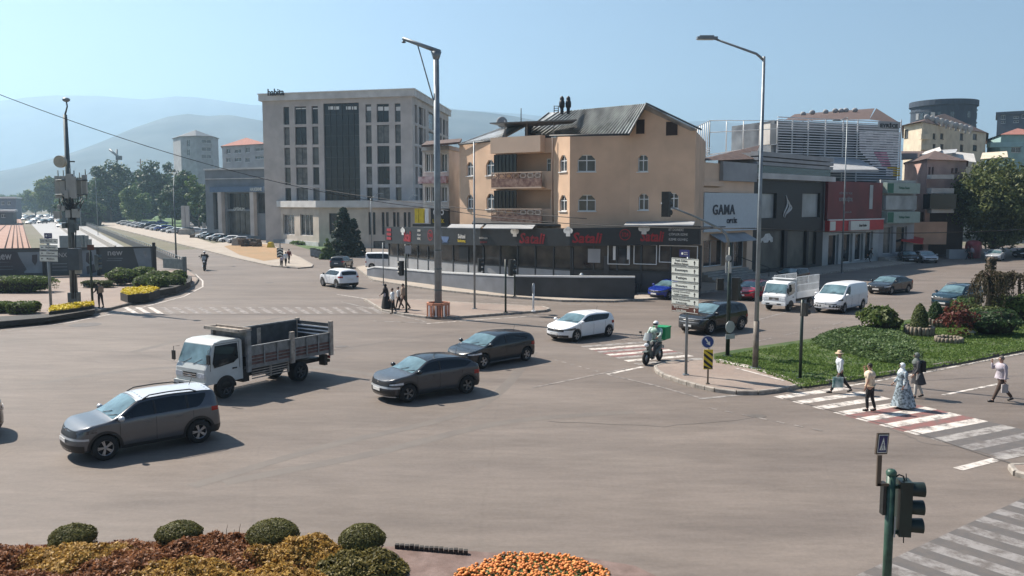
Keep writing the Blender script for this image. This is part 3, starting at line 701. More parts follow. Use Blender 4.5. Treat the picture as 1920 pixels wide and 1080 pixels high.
# ---- ochre corner building above the restaurant
_U = U
def U(px, py, d): return _U(px, py, d*1.065)
OC = bmat('ochre render', (0.62,0.43,0.295), var=.12); OCL = bmat('light ochre render', (0.72,0.53,0.39), var=.06)
E = [Vector((*XY(862,77.5),0)), Vector((*XY(930,73),0)), Vector((*XY(1036,69.6),0)), Vector((*XY(1068,66.8),0)), Vector((*XY(1122,66.4),0)), Vector((*XY(1180,65.9),0)), Vector((*XY(1302,63.3),0))]
root = thing('ochre_corner_building', 'ochre house with arched windows, two balconies and a ribbed metal roof over the restaurant', 'building', E[3])
OCROOT = root
bk = Vector((3.2, 13, 0)); P = E + [E[6]+Vector((3.5,12,0)), E[0]+Vector((5,11,0))]
W6 = [Wall(P[i], P[(i+1)%len(P)]) for i in range(len(P))]
ZE = U(1122,252,66.4).z
hol = {0:[R_(W6[0],875,304,887,330), R_(W6[0],911,300,927,329), R_(W6[0],876,365,887,391), R_(W6[0],912,363,928,392)],
       2:[R_(W6[2],1049,291,1063,322), R_(W6[2],1049,366,1063,396)],
       3:[R_(W6[3],1083,290,1117,322), R_(W6[3],1084,365,1117,396)],
       5:[R_(W6[5],1196,290,1215,322), R_(W6[5],1197,363,1216,394), R_(W6[5],1253,362,1272,391)]}
# loggia opening with the balconies
lg = [R_(W6[1],933,288,1033,322), R_(W6[1],933,356,1033,391)]
hol[1] = lg
def blk(): 
    mb = MB(); cen = sum(P, Vector())/len(P)
    for i in range(len(P)):
        w = W6[i]
        if w.n.dot((w.p+w.q)/2 - cen) < 0: w.n = -w.n
        wall_mesh(mb, w, 0, w.len, 0.0, ZE, hol.get(i, []), 1.3 if i == 1 else .22)
        for h in hol.get(i, []):
            if i != 1: chamfer(mb, w, h, min(.42, (h[1]-h[0])*.30))
    return mb
part('wall', blk(), OC, root, world=True)
for i in (0,2,3,5):
    for h in hol[i]: window(root, W6[i], h, .20, PVC, WINGL, 1, 1, .075)
w = W6[1]
for k, (a, b, c, d) in enumerate(lg):
    mb = MB(); w.box(mb, a, b, c-.3, d, -1.34, -1.30); part('loggia_back_wall', mb, OC, root, world=True)
    g = (w.at(931,0)[0], w.at(976,0)[0]) ; g = (R_(w,934,300,975,310)[0], R_(w,934,300,975,310)[1])
    mb = MB()
    for j in range(7): u = g[0] + (g[1]-g[0])*j/6; w.box(mb, u-.03, u+.03, c-.05, d-.05, .55, .6)
    w.box(mb, g[0], g[1], d-.1, d-.04, .54, .61)
    f = part('balcony_glazing', mb, DARKFR, root, world=True); mb = MB(); w.box(mb, g[0], g[1], c-.05, d-.1, .5, .54); part('pane', mb, WINGL2, f, world=True)
    h = R_(w,1011,296,1032,322) if k == 0 else R_(w,1018,370,1033,394)
    mbf = window(root, Wall(w.p - w.n*1.3, w.q - w.n*1.3), (h[0], h[1], h[2], h[3]), .0, PVC, WINGL, 1, 1, .07, False)
    y0 = (323, 351) if k == 0 else (391, 419)
    q = R_(w, 930, y0[0], 1024, y0[1])
    mb = MB(); w.box(mb, q[0], q[1], q[2]-.12, q[2], -.1, .72); part('balcony_floor', mb, OCL, root, world=True)
    BAL = mat('brown balcony tiles', (0.30,0.13,0.09), .6, var=.5, scale=3, col2=(0.42,0.27,0.2))
    mb = MB(); w.box(mb, q[0], q[1], q[2]+.002, q[3]-.55, .64, .72); bp = part('balcony_parapet', mb, BAL, root, world=True)
    mb = MB(); w.box(mb, q[0], q[1], q[3]-.08, q[3], .62, .74); part('balcony_rail', mb, OCL, bp, world=True)
    n = 7
    for j in range(n):
        uc = q[0] + (q[1]-q[0])*(j+.5)/n; r = (q[1]-q[0])/n*.47; zc = q[3]-.32
        mb = MB(); ang = [0,60,120,180,240,300]
        o_ = [w.pt(uc+r*math.cos(R(t)), zc+.24*math.sin(R(t)), .70) for t in ang]; i_ = [w.pt(uc+r*.7*math.cos(R(t)), zc+.16*math.sin(R(t)), .70) for t in ang]
        mb.add(o_+i_+[p+w.n*.03 for p in o_+i_], [(k2,(k2+1)%6,6+(k2+1)%6,6+k2) for k2 in range(6)] + [(12+k2,12+(k2+1)%6,18+(k2+1)%6,18+k2) for k2 in range(6)] + [(k2,(k2+1)%6,12+(k2+1)%6,12+k2) for k2 in range(6)])
        part('hexagon_ornament', mb, mat('ornament cream',(0.5,0.4,0.33),.7) if j > 3 else BAL, bp, world=True)
        for s_ in (-1,1):
            mb = MB(); w.box(mb, uc+s_*r-.02, uc+s_*r+.02, q[3]-.55, q[3]-.09, .66, .70); part('baluster', mb, BAL, bp, world=True)
q = R_(w, 929, 257, 1022, 287)
mb = MB(); w.box(mb, q[0], q[1], q[2], q[3], .0, .75); part('terrace_parapet', mb, OCL, root, world=True)
mb = MB(); q = R_(w, 862, 290, 929, 292)
# gable and roof: the metal sheet faces the camera, rib by rib
RM = mat('ribbed roof sheet', (0.30,0.31,0.31), 0.42, 0.5, var=.35, scale=1.2)
RG0 = Vector((*U(1213,196,66.5)[:],)); RG1 = Vector((*U(1306,242,62.8)[:],)); 
eL, eR = Vector((*U(1032,253,66.2)[:],)), Vector((*U(1179,251,65.2)[:],))
ridgeL = U(1010,213,76); lE = U(866,269,77.0)
ridgeR = U(1211,195,66.5)
def sheetroof(root, a, b, c, d, n, name='roof_sheet', ribm=None):
    """a,b along the eave, d,c above them along the ridge"""
    mb = MB(); nn = (b-a).cross(d-a).normalized(); nn = nn if nn.z > 0 else -nn
    rf = MB(); rf.slab([a,b,c,d], -nn*.08); r_ = part('roof', rf, RM, root, world=True)
    for k in range(n+1):
        p, q = a.lerp(b, k/n), d.lerp(c, k/n); t = (b-a).normalized()*.045
        s = MB(); s.slab([p-t, p+t, q+t, q-t], nn*.07); part(name, s, RM, r_, world=True)
    return r_
_n = Vector((-.5,.85,0)).cross(U(1212,194.5,64.6)-U(1180,250.5,65)); _o = U(1180,250.5,65)
def onroof(x, y): r = ray(x, y); o = Vector((0,0,CAMH)); return o + r*((_o-o).dot(_n)/r.dot(_n))
e0, e1, e2, g0, g1 = onroof(985,246), onroof(1030,254), _o, onroof(1030,211), onroof(1212,194.5)
rf = MB(); rf.slab([e0,e1,e2,g1,g0], (0,0,-.08)); r_ = part('roof', rf, RM, root, world=True); up_ = _n.normalized(); up_ = up_ if up_.z > 0 else -up_
for k in range(35):
    t_ = k/34; p = e1.lerp(e2, (t_-.2)/.8) if t_ > .2 else e0.lerp(e1, t_/.2); q = g0.lerp(g1, t_**.62); tt_ = (e2-e1).normalized()*.05
    s = MB(); s.slab([p-tt_, p+tt_, q+tt_*.7, q-tt_*.7], up_*.10); part('roof_rib', s, RM, r_, world=True)
sheetroof(root, U(862,270,77.3), U(938,262,73.5), U(1000,228,77), U(946,238,82), 12, 'roof_rib')
mb = MB(); a_, b_, c_, d_ = g0, g1, U(1305,243,63.0), U(1305,243,63.0)+(g0-g1)
mb.slab([a_, b_, c_, d_], (0,0,-.08)); part('roof', mb, RM, root, world=True)
# solid gable wall; two dark panels paint in the shade of attic openings
w5 = Wall(E[5], E[6]); az = w5.at(1213,197); r1 = w5.at(1301,242)
mb = MB(); cs = [w5.pt(0, ZE), w5.pt(w5.len, ZE), w5.pt(w5.len, max(r1[1], ZE+.15)), w5.pt(*az)]
mb.slab(cs, -w5.n*.3); gb = part('gable', mb, OC, root, world=True)
for x0, y0, x1, y1 in ((1193,224,1209,251),(1249,228,1271,254)):
    q = w5.rect(x0,y0,x1,y1); mb = MB(); w5.box(mb, q[0], q[1], q[2], q[3], -.1, .012); o_ = part('opening', mb, mat('painted attic shade', (0.035,0.022,0.018), .9), gb, world=True)
    mb = MB(); fw = .07
    for bx in ((q[0]-fw,q[0],q[2]-fw,q[3]+fw),(q[1],q[1]+fw,q[2]-fw,q[3]+fw),(q[0],q[1],q[3],q[3]+fw),(q[0],q[1],q[2]-fw,q[2])): w5.box(mb, *bx, .0, .05)
    part('frame', mb, OC, o_, world=True)
mb = MB(); t_ = w5.pt(*az); 
for p, q in ((w5.pt(-.1, ZE-.05,.25), w5.pt(az[0], az[1]+.05, .25)), (w5.pt(az[0], az[1]+.05,.25), w5.pt(w5.len+.35, r1[1]-.1, .25))):
    mb.slab([p, q, q - w5.n*.6, p - w5.n*.6], (0,0,.13))
part('verge_board', mb, DARKFR, root, world=True)
mb = MB(); mb.tube([U(1030,255,65.9), U(1181,252,64.9)], .09, 6); mb.tube([U(860,271,77.1), U(932,263,73)], .09, 6); part('gutter', mb, DARKFR, root, world=True)
mb = MB(); mb.tube([U(1036,256,69), U(1037,420,69)], .06, 6); part('downpipe', mb, mat('brown pipe', (0.12,0.07,0.05), .6), root, world=True)
# roof terrace canopy
mb = MB(); mb.slab([U(918,232,74), U(1082,226,67), U(1070,232,72), U(955,240,80)], (0,0,.10)); part('terrace_canopy', mb, mat('canopy sheet', (0.03,0.032,0.035), .6), root, world=True)
for x, y0, d in ((947,262,73.8),(988,262,73),(1038,255,70)):
    mb = MB(); mb.tube([U(x,y0,d), U(x,226,d)], .06, 6); part('canopy_post', mb, GREYB, root, world=True)
mb = MB(); mb.box(U(985,260,78), U(1035,232,77) + Vector((0,4,0))); part('terrace_dark_box', mb, mat('near black terrace box', (0.02,0.018,0.018), .9), root, world=True)  # near-black box filling the dark area below the canopy
# twin cowls and ladder on the roof
for x in (1053.5, 1065.5):
    p = U(x, 214, 72); s = 72/1600
    mb = MB(); mb.tube([p, p+Vector((0,0,11*s))], [3.0*s, 3.6*s], 10); mb.lathe([(3.0*s,11*s),(5.6*s,14*s),(5.8*s,21*s),(4.6*s,26*s),(3.6*s,27*s),(4.4*s,29*s),(3.2*s,33*s),(1.0*s,35*s)], p, 12)
    part('chimney_cowl', mb, BLACKP, root, world=True)
mb = MB()
for x in (1039,1047): mb.tube([U(x,212,72), U(x,198,72)], .04, 5)
for y in (199,203,207): mb.tube([U(1039,y,72), U(1047,y,72)], .03, 5)
part('roof_ladder', mb, BLACKP, root, world=True)
# dish, thin mast
p = U(941,229,80); mb = MB(); mb.tube([p-Vector((0,0,1)), p], .05, 6); mb.ball(p, .55, 12, 6, (1,.25,1)); part('satellite_dish', mb, GREYB, root, world=True)
mb = MB(); mb.tube([U(977,228,82), U(977,203,82)], .05, 5); part('roof_aerial', mb, DARKFR, root, world=True)

# ---- restaurant with dark glass front and sign band, and its low wall
CH = mat('charcoal fascia', (0.016,0.018,0.021), .45, var=.2); CHW = mat('charcoal cladding', (0.045,0.047,0.05), .55, var=.25, scale=.8)
root = thing('restaurant', 'dark glazed restaurant with a black sign band and red lettering along the corner', 'restaurant', (*XY(965,69),0))
bandpx = [(722,425,456,85),(816,427,459,76.5),(900,428,460,71.5),(965,428,461,69),(1068,428,461,65.4),(1200,426,460,63.6),(1312,424,459,61.6)]
RW = []
for (xa,ta,ba,da),(xb,tb,bb,db) in zip(bandpx, bandpx[1:]):
    a0, a1, b0, b1 = U(xa,ba,da), U(xa,ta,da), U(xb,bb,db), U(xb,tb,db); a1.x, b1.x = a0.x, b0.x
    w = Wall(a0, b0); RW.append((w, (xa,xb), a0.z, b0.z))
    mb = MB(); mb.slab([a0,b0,b1,a1], -w.n*.35); part('fascia', mb, CH, root, world=True)
    zt_ = min(a1.z, b1.z); mb = MB()
    # glazed front below the band, set back; a solid parapet under it
    n = max(2, int(w.len/1.9)); zb = .7
    for k in range(n+1): u = w.len*k/n; w.box(mb, u-.06, u+.06, zb, a0.z+.02, -.5, -.38)
    w.box(mb, 0, w.len, 1.75, 1.87, -.5, -.39)
    f = part('shop_window', mb, DARKFR, root, world=True)
    mb = MB(); w.box(mb, 0, w.len, 1.8, max(a0.z,b0.z)-.05, -.55, -.46); part('pane', mb, mat('restaurant glass', (0.016,0.018,0.02), .1, var=.3, scale=.7, col2=(0.085,0.075,0.065), detail=8), f, world=True)
    mb = MB(); w.box(mb, 0, w.len, 0, 1.75, -.56, -.42); part('parapet', mb, CHW if xa > 1050 else GREYB, root, world=True)
    mb = MB(); back = -w.n*8.5; a2, b2 = a1 - Vector((0,0,.2)) - w.n*.3, b1 - Vector((0,0,.2)) - w.n*.3; mb.slab([a2, b2, b2+back, a2+back], (0,0,-.1)); part('flat_roof', mb, CHW, root, world=True)
def onband(px, py, parent=root):
    for w, (xa, xb), za, zb in RW:
        if xa <= px <= xb: u, z = w.at(px, py); return w, u, z
RSIGN = mat('red lettering', (0.30,0.012,0.02), .4); WSIGN = mat('white lettering', (0.62,0.62,0.6), .5); YSIGN = mat('yellow lettering', (0.55,0.42,0.03), .5); BSIGN = mat('blue lettering', (0.10,0.16,0.30), .5)
def bandtext(s, px, py, wpx, hpx, m, **kw):
    w, u, z = onband(px, py); d = (w.pt(u,z)).y; k = d/1600
    text(s, w.M(u, z, .03), 1, m, root, fit=(wpx*k, hpx*k), **kw)
bandtext('Satali', 764, 443, 30, 20, RSIGN, bold=.03, shear=.2); bandtext('Satali', 998, 447, 62, 20, RSIGN, bold=.025, shear=.2); bandtext('Satali', 1101, 446, 58, 20, RSIGN, bold=.025, shear=.2); bandtext('Satali', 1223, 443, 46, 20, RSIGN, bold=.025, shear=.2)
for i, s in enumerate(('DÖNER','PİLAV','KOKOREÇ')): bandtext(s, 786, 432+8*i, 13, 5, WSIGN)
bandtext('kokoreç', 866, 452, 24, 7, YSIGN, bold=.03); bandtext('Sultani', 866, 443, 22, 8, WSIGN, bold=.02); bandtext('çorbacı', 835, 454, 20, 5, BSIGN); bandtext('DÖNER', 907, 446, 22, 4, WSIGN); bandtext('ÇEŞİT', 907, 454, 18, 4, RSIGN)
for i, s in enumerate(('ET DÖNERİ','ÇÖPLER EZME','EZME GÜVEÇ')): bandtext(s, 1272 if i else 1268, 430+9.5*i, 36 if i else 28, 6, WSIGN)
mbx = MB(); 
for i in range(3): w, u, z = onband(730, 431+8*i); w.box(mbx, u-.5, u+.5, z-.14, z+.14, .01, .06)
part('lettering', mbx, RSIGN, root, world=True)
def ring_on(px, py, r, m, rin=.82, txt=None, tm=None):
    w, u, z = onband(px, py); mb = MB(); n = 20
    o_ = [w.pt(u+r*math.cos(2*math.pi*k/n), z+r*math.sin(2*math.pi*k/n), .03) for k in range(n)]; i_ = [w.pt(u+r*rin*math.cos(2*math.pi*k/n), z+r*rin*math.sin(2*math.pi*k/n), .03) for k in range(n)]
    mb.add(o_+i_, [(k,(k+1)%n,n+(k+1)%n,n+k) for k in range(n)]); part('round_emblem', mb, m, root, world=True)
    if txt: text(txt, w.M(u, z, .035), 1, tm or m, root, fit=(r*1.2, r*.75), bold=.02)
ring_on(807,441,.52,RSIGN,.86,'7/24'); ring_on(1172,440,.45,RSIGN,.86,'7/24')
w, u, z = onband(835,443); mb = MB(); mb.add([w.pt(u+.6*math.cos(t*math.pi/8), z-.02-.55*math.sin(t*math.pi/8), .03) for t in range(9)], [tuple(range(9))]); part('bowl_emblem', mb, BSIGN, root, world=True)
for px, py in ((756,434),(966,436),(1066,435),(1208,431)):   # chef's hat
    w, u, z = onband(px, py); mb = MB(); k = .34
    for dx, dz, r in ((-.26,.1,.22),(.0,.2,.26),(.26,.1,.22)): 
        c = w.pt(u+dx, z+dz, .06); mb.add([c + w.d*r*math.cos(t*.628) + Vector((0,0,r*math.sin(t*.628))) for t in range(10)], [tuple(range(10))])
    w.box(mb, u-.2, u+.2, z-.35, z+.1, .03, .07); part('chef_hat_emblem', mb, WSIGN, root, world=True)
# things behind the glass and on it
for px, py, wd, ht, m in ((1112,480,24,26,GREYB),(1165,482,14,30,WINGL),(1135,500,10,40,CHW),(864,476,28,24,BLACKP),(1150,475,5,26,PVC),(1176,474,4,26,PVC)):
    w, u, z = onband(px, py); mb = MB(); k = w.pt(u,z).y/1600; w.box(mb, u-wd*k/2, u+wd*k/2, z-ht*k/2, z+ht*k/2, -.38, -.34); part('poster', mb, m, root, world=True)
for x0, y0, x1, y1 in ((1139,458,1178,495),(1187,460,1228,495),(1235,462,1305,492)):
    w = RW[4][0] if x0 < 1200 else RW[5][0]
    if x0 < 1200 < x1: w = RW[5][0]
    q = w.rect(x0,y0,x1,y1); mb = MB(); fw = .06
    for bx in ((q[0]-fw,q[0],q[2]-fw,q[3]+fw),(q[1],q[1]+fw,q[2]-fw,q[3]+fw),(q[0],q[1],q[3],q[3]+fw),(q[0],q[1],q[2]-fw,q[2])): w.box(mb, *bx, -.38, -.30)
    part('window_frame', mb, PVC, root, world=True)
# steps at the entrance
w = RW[4][0]; qa = w.at(1150,550)[0]; qb = w.at(1195,550)[0]
for k in range(4):
    mb = MB(); w.box(mb, qa, qb, .14+.2*k, .34+.2*k-.004, .2, 1.9-.42*k); part('step', mb, CHW, root, world=True)
# white awnings over the band
for i, (x0, x1, y) in enumerate(((838,900,428),(905,998,429))):
    a, b = U(x0,y,71 if i == 0 else 68.5), U(x1,y+1,70 if i == 0 else 66.8); mb = MB(); c, d = b+Vector((.3,1.5,.28)), a+Vector((.3,1.5,.28)); mb.slab([a,b,c,d], (0,0,.06)); part('awning', mb, GREYB, root, world=True)
mb = MB(); mb.slab([U(885,421,72), U(1060,424,68), U(1062,414,71), U(890,411,75)], (0,0,.15)); part('roof_ledge', mb, CHW, root, world=True)
mb = MB(); mb.slab([U(1170,424,63.5), U(1300,424,61.5), U(1303,417,63), U(1175,418,65.5)], (0,0,.1)); part('roof_ledge', mb, GREYB, root, world=True)
# terrace wall with white coping, one object
U = _U
TG = mat('terrace grey', (0.17,0.18,0.20), .7, var=.2, scale=.6)
root = thing('terrace_wall', 'grey terrace wall with white metal coping along the restaurant pavement', 'wall', (*XY(816,75),0))
tw = [(686,517,84.5,505),(700,519,83,501.5),(816,537,74.5,511.5),(965,556,66.2,519),(1087,561,64.2,520.5),(1192,561,63.6,521)]
for (xa,ya,da,ta),(xb,yb,db,tb) in zip(tw, tw[1:]):
    a, b = Vector((*XY(xa,da),0)), Vector((*XY(xb,db),0)); za, zb = U(xa,ta,da).z, U(xb,tb,db).z
    w = Wall(a, b); m = TG if xb < 970 and xa < 900 else CHW
    mb = MB(); mb.slab([w.pt(0,0), w.pt(w.len,0), w.pt(w.len,zb), w.pt(0,za)], -w.n*.25); part('wall_panel', mb, m, root, world=True)
    mb = MB(); mb.slab([w.pt(-.02,za,.04), w.pt(w.len+.02,zb,.04), w.pt(w.len+.02,zb,-.3), w.pt(-.02,za,-.3)], (0,0,.12)); part('coping', mb, PVC, root, world=True)
# things seen left of the ochre house: glazed house and its signs
root, wl = flats('glazed_house', 'narrow white and glass house squeezed between the office block and the ochre house', [XY(793,88), XY(842,86), XY(870,92), XY(800,98)], U(820,283,88).z, WHB,
    {0:[(797,288,806,322),(808,288,817,322),(826,288,838,322),(797,350,806,378),(808,350,817,378),(826,350,838,378)]}, ('flat', .4), GREYB)
w = wl[0]
mb = MB(); w.pxbox(mb, 790, 331, 842, 344, .1, .5); part('sign_board', mb, mat('pink red sign', (0.50,0.10,0.13), .5, var=.6, scale=1.5, col2=(.6,.5,.5)), root, world=True)
mb = MB(); mb.slab([U(790,276,84), U(862,270,82), U(866,263,90), U(800,268,92)], (0,0,.2)); part('eaves', mb, TILED, root, world=True)
root = thing('oto_lastik_sign', 'black and yellow tyre shop sign above the restaurant roof', 'sign', (*XY(812,80),0))
w = Wall(XY(778,80), XY(845,78)); mb = MB(); w.pxbox(mb, 811,391,844,422,0,.3); part('board', mb, INK, root, world=True)
for i, x in enumerate((781,789,800)): mb = MB(); w.pxbox(mb, x,391,x+(7 if i != 1 else 9),418,0,.3); part('board', mb, SIGNY if i != 2 else PVC, root, world=True)
for s, x, y, ww, hh_, m in (('OTO',826,398,24,11,WSIGN),('LASTİK',826,413,26,9,YSIGN)):
    u, z = w.at(x,y); k = 79/1600; text(s, w.M(u,z,.33), 1, m, root, fit=(ww*k,hh_*k), bold=.03)
mb = MB(); w.pxbox(mb, 776,420,848,425,-.3,.2); part('support', mb, DARKFR, root, world=True)

# ---- row of shops on the right
F0, F1, F2, F3, F4 = XY(1300,77), XY(1413,86), XY(1545,98), XY(1650,107), XY(1716,112)
def back(p, k=14): return (p[0]-.0+.25*k, p[1]+.97*k)
root = thing('optician_shop', 'beige shop building with a large pale blue optician board', 'building', (*F0,0))
P = [F0, F1, back(F1), back(F0)]; w = Wall(F0, F1); zt = w.at(1330,385)[1]
hh = [R_(w,1318,450,1360,500), R_(w,1364,450,1400,502)]
o, wl = block(root, P, 0, U(1330,305,79).z, OCL, {0:hh}, depth=.5)
for h in hh: window(root, wl[0], h, .5, PVC, WINGL, 1, 0, .08, False)
mb = MB(); q = w.rect(1312,362,1412,433); w.box(mb, *q, .05, .45); part('sign_board', mb, mat('pale blue grey sign', (0.52,0.58,0.62), .5, var=.04), root, world=True)
for s, x, y, ww, hh_ in (('GAMA',1349,393,57,19),('OPTİK',1364,413,27,11)):
    u, z = w.at(x,y); k = w.pt(u,z).y/1600/max(.35, abs(w.d.x)); text(s, w.M(u,z,.47), 1, mat('dark blue lettering', (0.02,0.03,0.05), .5), root, fit=(ww*k,hh_*w.pt(u,z).y/1600), bold=.015, space=1.12, depth=.05)
for y0, y1, o0 in ((340,349,.5),(352,360,.35)): mb = MB(); q = w.rect(1303,y0,1349,y1); w.box(mb, *q, 0, o0); part('cornice', mb, OCL, root, world=True)
mb = MB(); q = w.rect(1349,305,1413,340); w.box(mb, *q, .02,.4); part('upper_cladding', mb, GREYB, root, world=True)
mb = MB(); q = w.rect(1330,438,1395,452); a_, b_ = w.pt(q[0],q[3],.05), w.pt(q[1],q[3],.05); mb.slab([a_, b_, w.pt(q[1],q[2],1.5), w.pt(q[0],q[2],1.5)], (0,0,.05)); part('awning', mb, GREYB, root, world=True)
for k in range(5): mb = MB(); q = w.rect(1310,505,1395,510); w.box(mb, q[0], q[1], .02+.19*k, .21+.19*k-.005, .1, 2.3-.45*k); part('step', mb, CONC, root, world=True)
mb = MB(); a_ = [w.pt(w.at(1378,480)[0], 2.2, .2), w.pt(w.at(1400,480)[0], 1.0, 2.4)]
mb.tube(a_, .04, 6)
for p in a_: mb.tube([p, Vector((p.x,p.y,p.z-1.0))], .035, 6)
part('handrail', mb, DARKFR, root, world=True)
mb = MB(); R0 = U(1440,268,96); mb.add([U(1303,302,76.5), U(1413,298,85.5), U(1413,296,100), U(1303,300,92), U(1425,272,95)], [(0,1,4),(1,2,4),(2,3,4),(3,0,4)]); part('roof', mb, TILED, root, world=True)
root = thing('black_showroom', 'black fronted showroom with a white swan like emblem and two pale window panels', 'building', (*F1,0))
P = [F1, F2, back(F2), back(F1)]; w = Wall(F1, F2)
SHOP = mat('warm shop interior', (0.10,0.095,0.08), .5, var=.4, scale=.5)
hh = [R_(w,1420,362,1456,410), R_(w,1504,362,1538,408), R_(w,1420,432,1470,505), R_(w,1476,432,1512,500), R_(w,1516,432,1530,496)]
o, wl = block(root, P, 0, U(1480,340,92).z, mat('black cladding', (0.012,0.013,0.015), .5), {0:hh}, depth=.35)
pan = mat('pale shop panel', (0.32,0.35,0.36), .3, var=.3, scale=.4)
for i, h in enumerate(hh): window(root, wl[0], h, .35, DARKFR, pan if i < 2 else SHOP, 0, 0, .07, False)
for y0, y1, m, o_ in ((328,338,HABL,.7),(290,298,GREYB,.5),(300,306,GREYB,.45),(308,314,GREYB,.4)):
    q = w.rect(1413, y0, 1556, y1); mb = MB(); w.box(mb, q[0], q[1], q[2], q[3], -.3, o_); part('cornice', mb, m, root, world=True)
q = w.rect(1413,314,1556,328); mb = MB(); w.box(mb, *q, -.5, .1); part('clerestory_window', mb, mat('green tinted glass', (0.02,0.05,0.048), .15, spec=.8), root, world=True)
q = w.rect(1413,285,1556,345); mb = MB(); w.box(mb, q[0], q[1], U(1480,341,92).z, q[3]-.4, -4, -.35); part('upper_wall', mb, GREYB, root, world=True)
# emblem: curved feather strokes
uc, zc = w.at(1476,387); k = 92/1600
for i, (dx, am, za, zb) in enumerate(((-6,5,21,-20),(-1,6,13,-21),(5,5,4,-14))):
    mb = MB(); pts = []
    for j in range(12):
        t = j/11; pts.append(w.pt(uc + (dx + am*math.sin(t*math.pi*1.5))*k*1.5, zc + (za + (zb-za)*t)*k, .06))
    mb.tube(pts, [.02+.10*math.sin(math.pi*j/11) for j in range(12)], 5); part('emblem', mb, WSIGN, root, world=True)
# white car picture in the window
mb = MB(); pc = [(0,0),(.3,.5),(1.2,.75),(1.7,1.15),(2.9,1.2),(3.5,.8),(3.9,.6),(3.95,.05),(3.3,0),(3.1,.25),(2.8,.3),(2.5,0),(1.3,0),(1.1,.25),(.8,.28),(.5,0)]
u0, z0_ = w.at(1428,456); mb.add([w.pt(u0+x*.75, z0_+z*.8, -.26) for x,z in pc], [tuple(range(len(pc)))]); part('window_sticker', mb, WSIGN, root, world=True)
root = thing('bank_branch', 'dark red clad bank branch with a big poster board and white name sign', 'building', (*F2,0))
P = [F2, F3, back(F3), back(F2)]; w = Wall(F2, F3)
RB = mat('dark red cladding', (0.15,0.018,0.022), .5, var=.3, scale=.3); RBB = mat('red fascia', (0.45,0.03,0.035), .5, var=.1)
hh = [R_(w,1553,440,1572,498), R_(w,1580,438,1598,492), R_(w,1603,438,1618,488), R_(w,1622,434,1636,486)]
o, wl = block(root, P, 0, U(1600,341,102).z, pan, {0:hh}, depth=.4)
for h in hh: window(root, wl[0], h, .4, PVC, WINGL2, 0, 0, .09, False)
q = w.rect(1546,341,1648,412); mb = MB(); w.box(mb, *q, .05, .4); part('poster_board', mb, RB, root, world=True)
q = w.rect(1546,412,1648,432); mb = MB(); w.box(mb, *q, .05, .6); part('fascia', mb, RBB, root, world=True)
q = w.rect(1545,410.5,1649,412.5); mb = MB(); w.box(mb, *q, .4, .65); part('trim', mb, PVC, root, world=True)
q = w.rect(1582,414,1617,431); mb = MB(); w.box(mb, *q, .6, .9); part('name_sign', mb, SIGNW, root, world=True)
def wt(w, s, x, y, ww, hh_, m, out, root, **kw):
    u, z = w.at(x,y); k = w.pt(u,z).y/1600; text(s, w.M(u,z,out), 1, m, root, fit=(ww*k/max(.4,abs(w.d.x)), hh_*k), **kw)
wt(w,'Ziraat Katılım',1604,422,22,5,INK,.93,root); wt(w,'KİMSEYE YÜK',1580,362,36,5,GREYB,.43,root); wt(w,'KATILIM DİJİTAL',1580,374,38,11,GREYB,.43,root,bold=.02); wt(w,'şimdi',1584,398,18,4,GREYB,.43,root)
q = w.rect(1624,347,1630,392); mb = MB(); w.box(mb, *q, .41,.45); part('poster_figure', mb, pan, root, world=True)
q = w.rect(1547,415,1557,432); mb = MB(); w.box(mb, *q, .6,.64); part('poster_figure', mb, SIGNW, root, world=True)
root = thing('green_bank_branch', 'grey shop front with two pale green bank signs and a step', 'building', (*F3,0))
P = [F3, F4, back(F4), back(F3)]; w = Wall(F3, F4)
hh = [R_(w,1656,425,1674,476), R_(w,1680,425,1700,474)]
o, wl = block(root, P, 0, U(1680,338,110).z, GREYB, {0:hh}, depth=.4)
for h in hh: window(root, wl[0], h, .4, HABL, WINGL2, 0, 0, .09, False)
GS = mat('green sign end', (0.01,0.12,0.07), .5); PG = mat('pale green sign', (0.30,0.38,0.34), .5, var=.08)
for y0, y1 in ((343,363),(397,418)):
    q = w.rect(1652,y0,1714,y1); mb = MB(); w.box(mb, *q, .1, .8); part('sign_board', mb, PG, root, world=True)
    q = w.rect(1653,y0+1,1664,y1-1); mb = MB(); w.box(mb, *q, .8, .83); part('sign_end', mb, GS, root, world=True)
    wt(w,'Türkiye Finans',1684,(y0+y1)/2,30,6,GS,.83,root)
q = w.rect(1654,367,1712,393); mb = MB(); w.box(mb, *q, .1, .5); part('window_panel', mb, pan, root, world=True)
for x0, y0 in ((1640,488),(1655,478)): q = w.rect(1652,480,1712,486); 
for k in range(3): mb = MB(); w.box(mb, 0, w.len*.8, .02+.2*k, .22+.2*k-.004, .1, 2.0-.5*k); part('step', mb, CONC, root, world=True)

# rooftop fence, louvred building, houses behind
root = thing('rooftop_fence', 'white metal fence frame on the flat roof behind the optician shop', 'fence', (*XY(1370,96),U(1370,300,96).z))
for (xa, ya, yb, da), (xb, yc, yd, db), n in (((1301,240,300,84),(1331,226,290,98),8),((1331,226,290,98),(1458,226,270,104),4)):
    for k in range(n+1):
        t = k/n; x = xa+(xb-xa)*t; d = da+(db-da)*t; y0 = ya+(yc-ya)*t; y1 = yb+(yd-yb)*t
        mb = MB(); p, q = U(x,y1,d), U(x,y0,d); mb.tube([(q.x,q.y,p.z), q], .06, 5); part('post', mb, PVC, root, world=True)
    for f_ in (0, .35, 1) if n == 4 else (0,.8,.85,.9,1):
        a, b = U(xa, ya+(yb-ya)*f_, da), U(xb, yc+(yd-yc)*f_, db); mb = MB(); mb.tube([a,b], .045, 5); part('rail', mb, PVC, root, world=True)
LV = mat('white louvre', (0.62,0.64,0.67), .5, var=.05); 
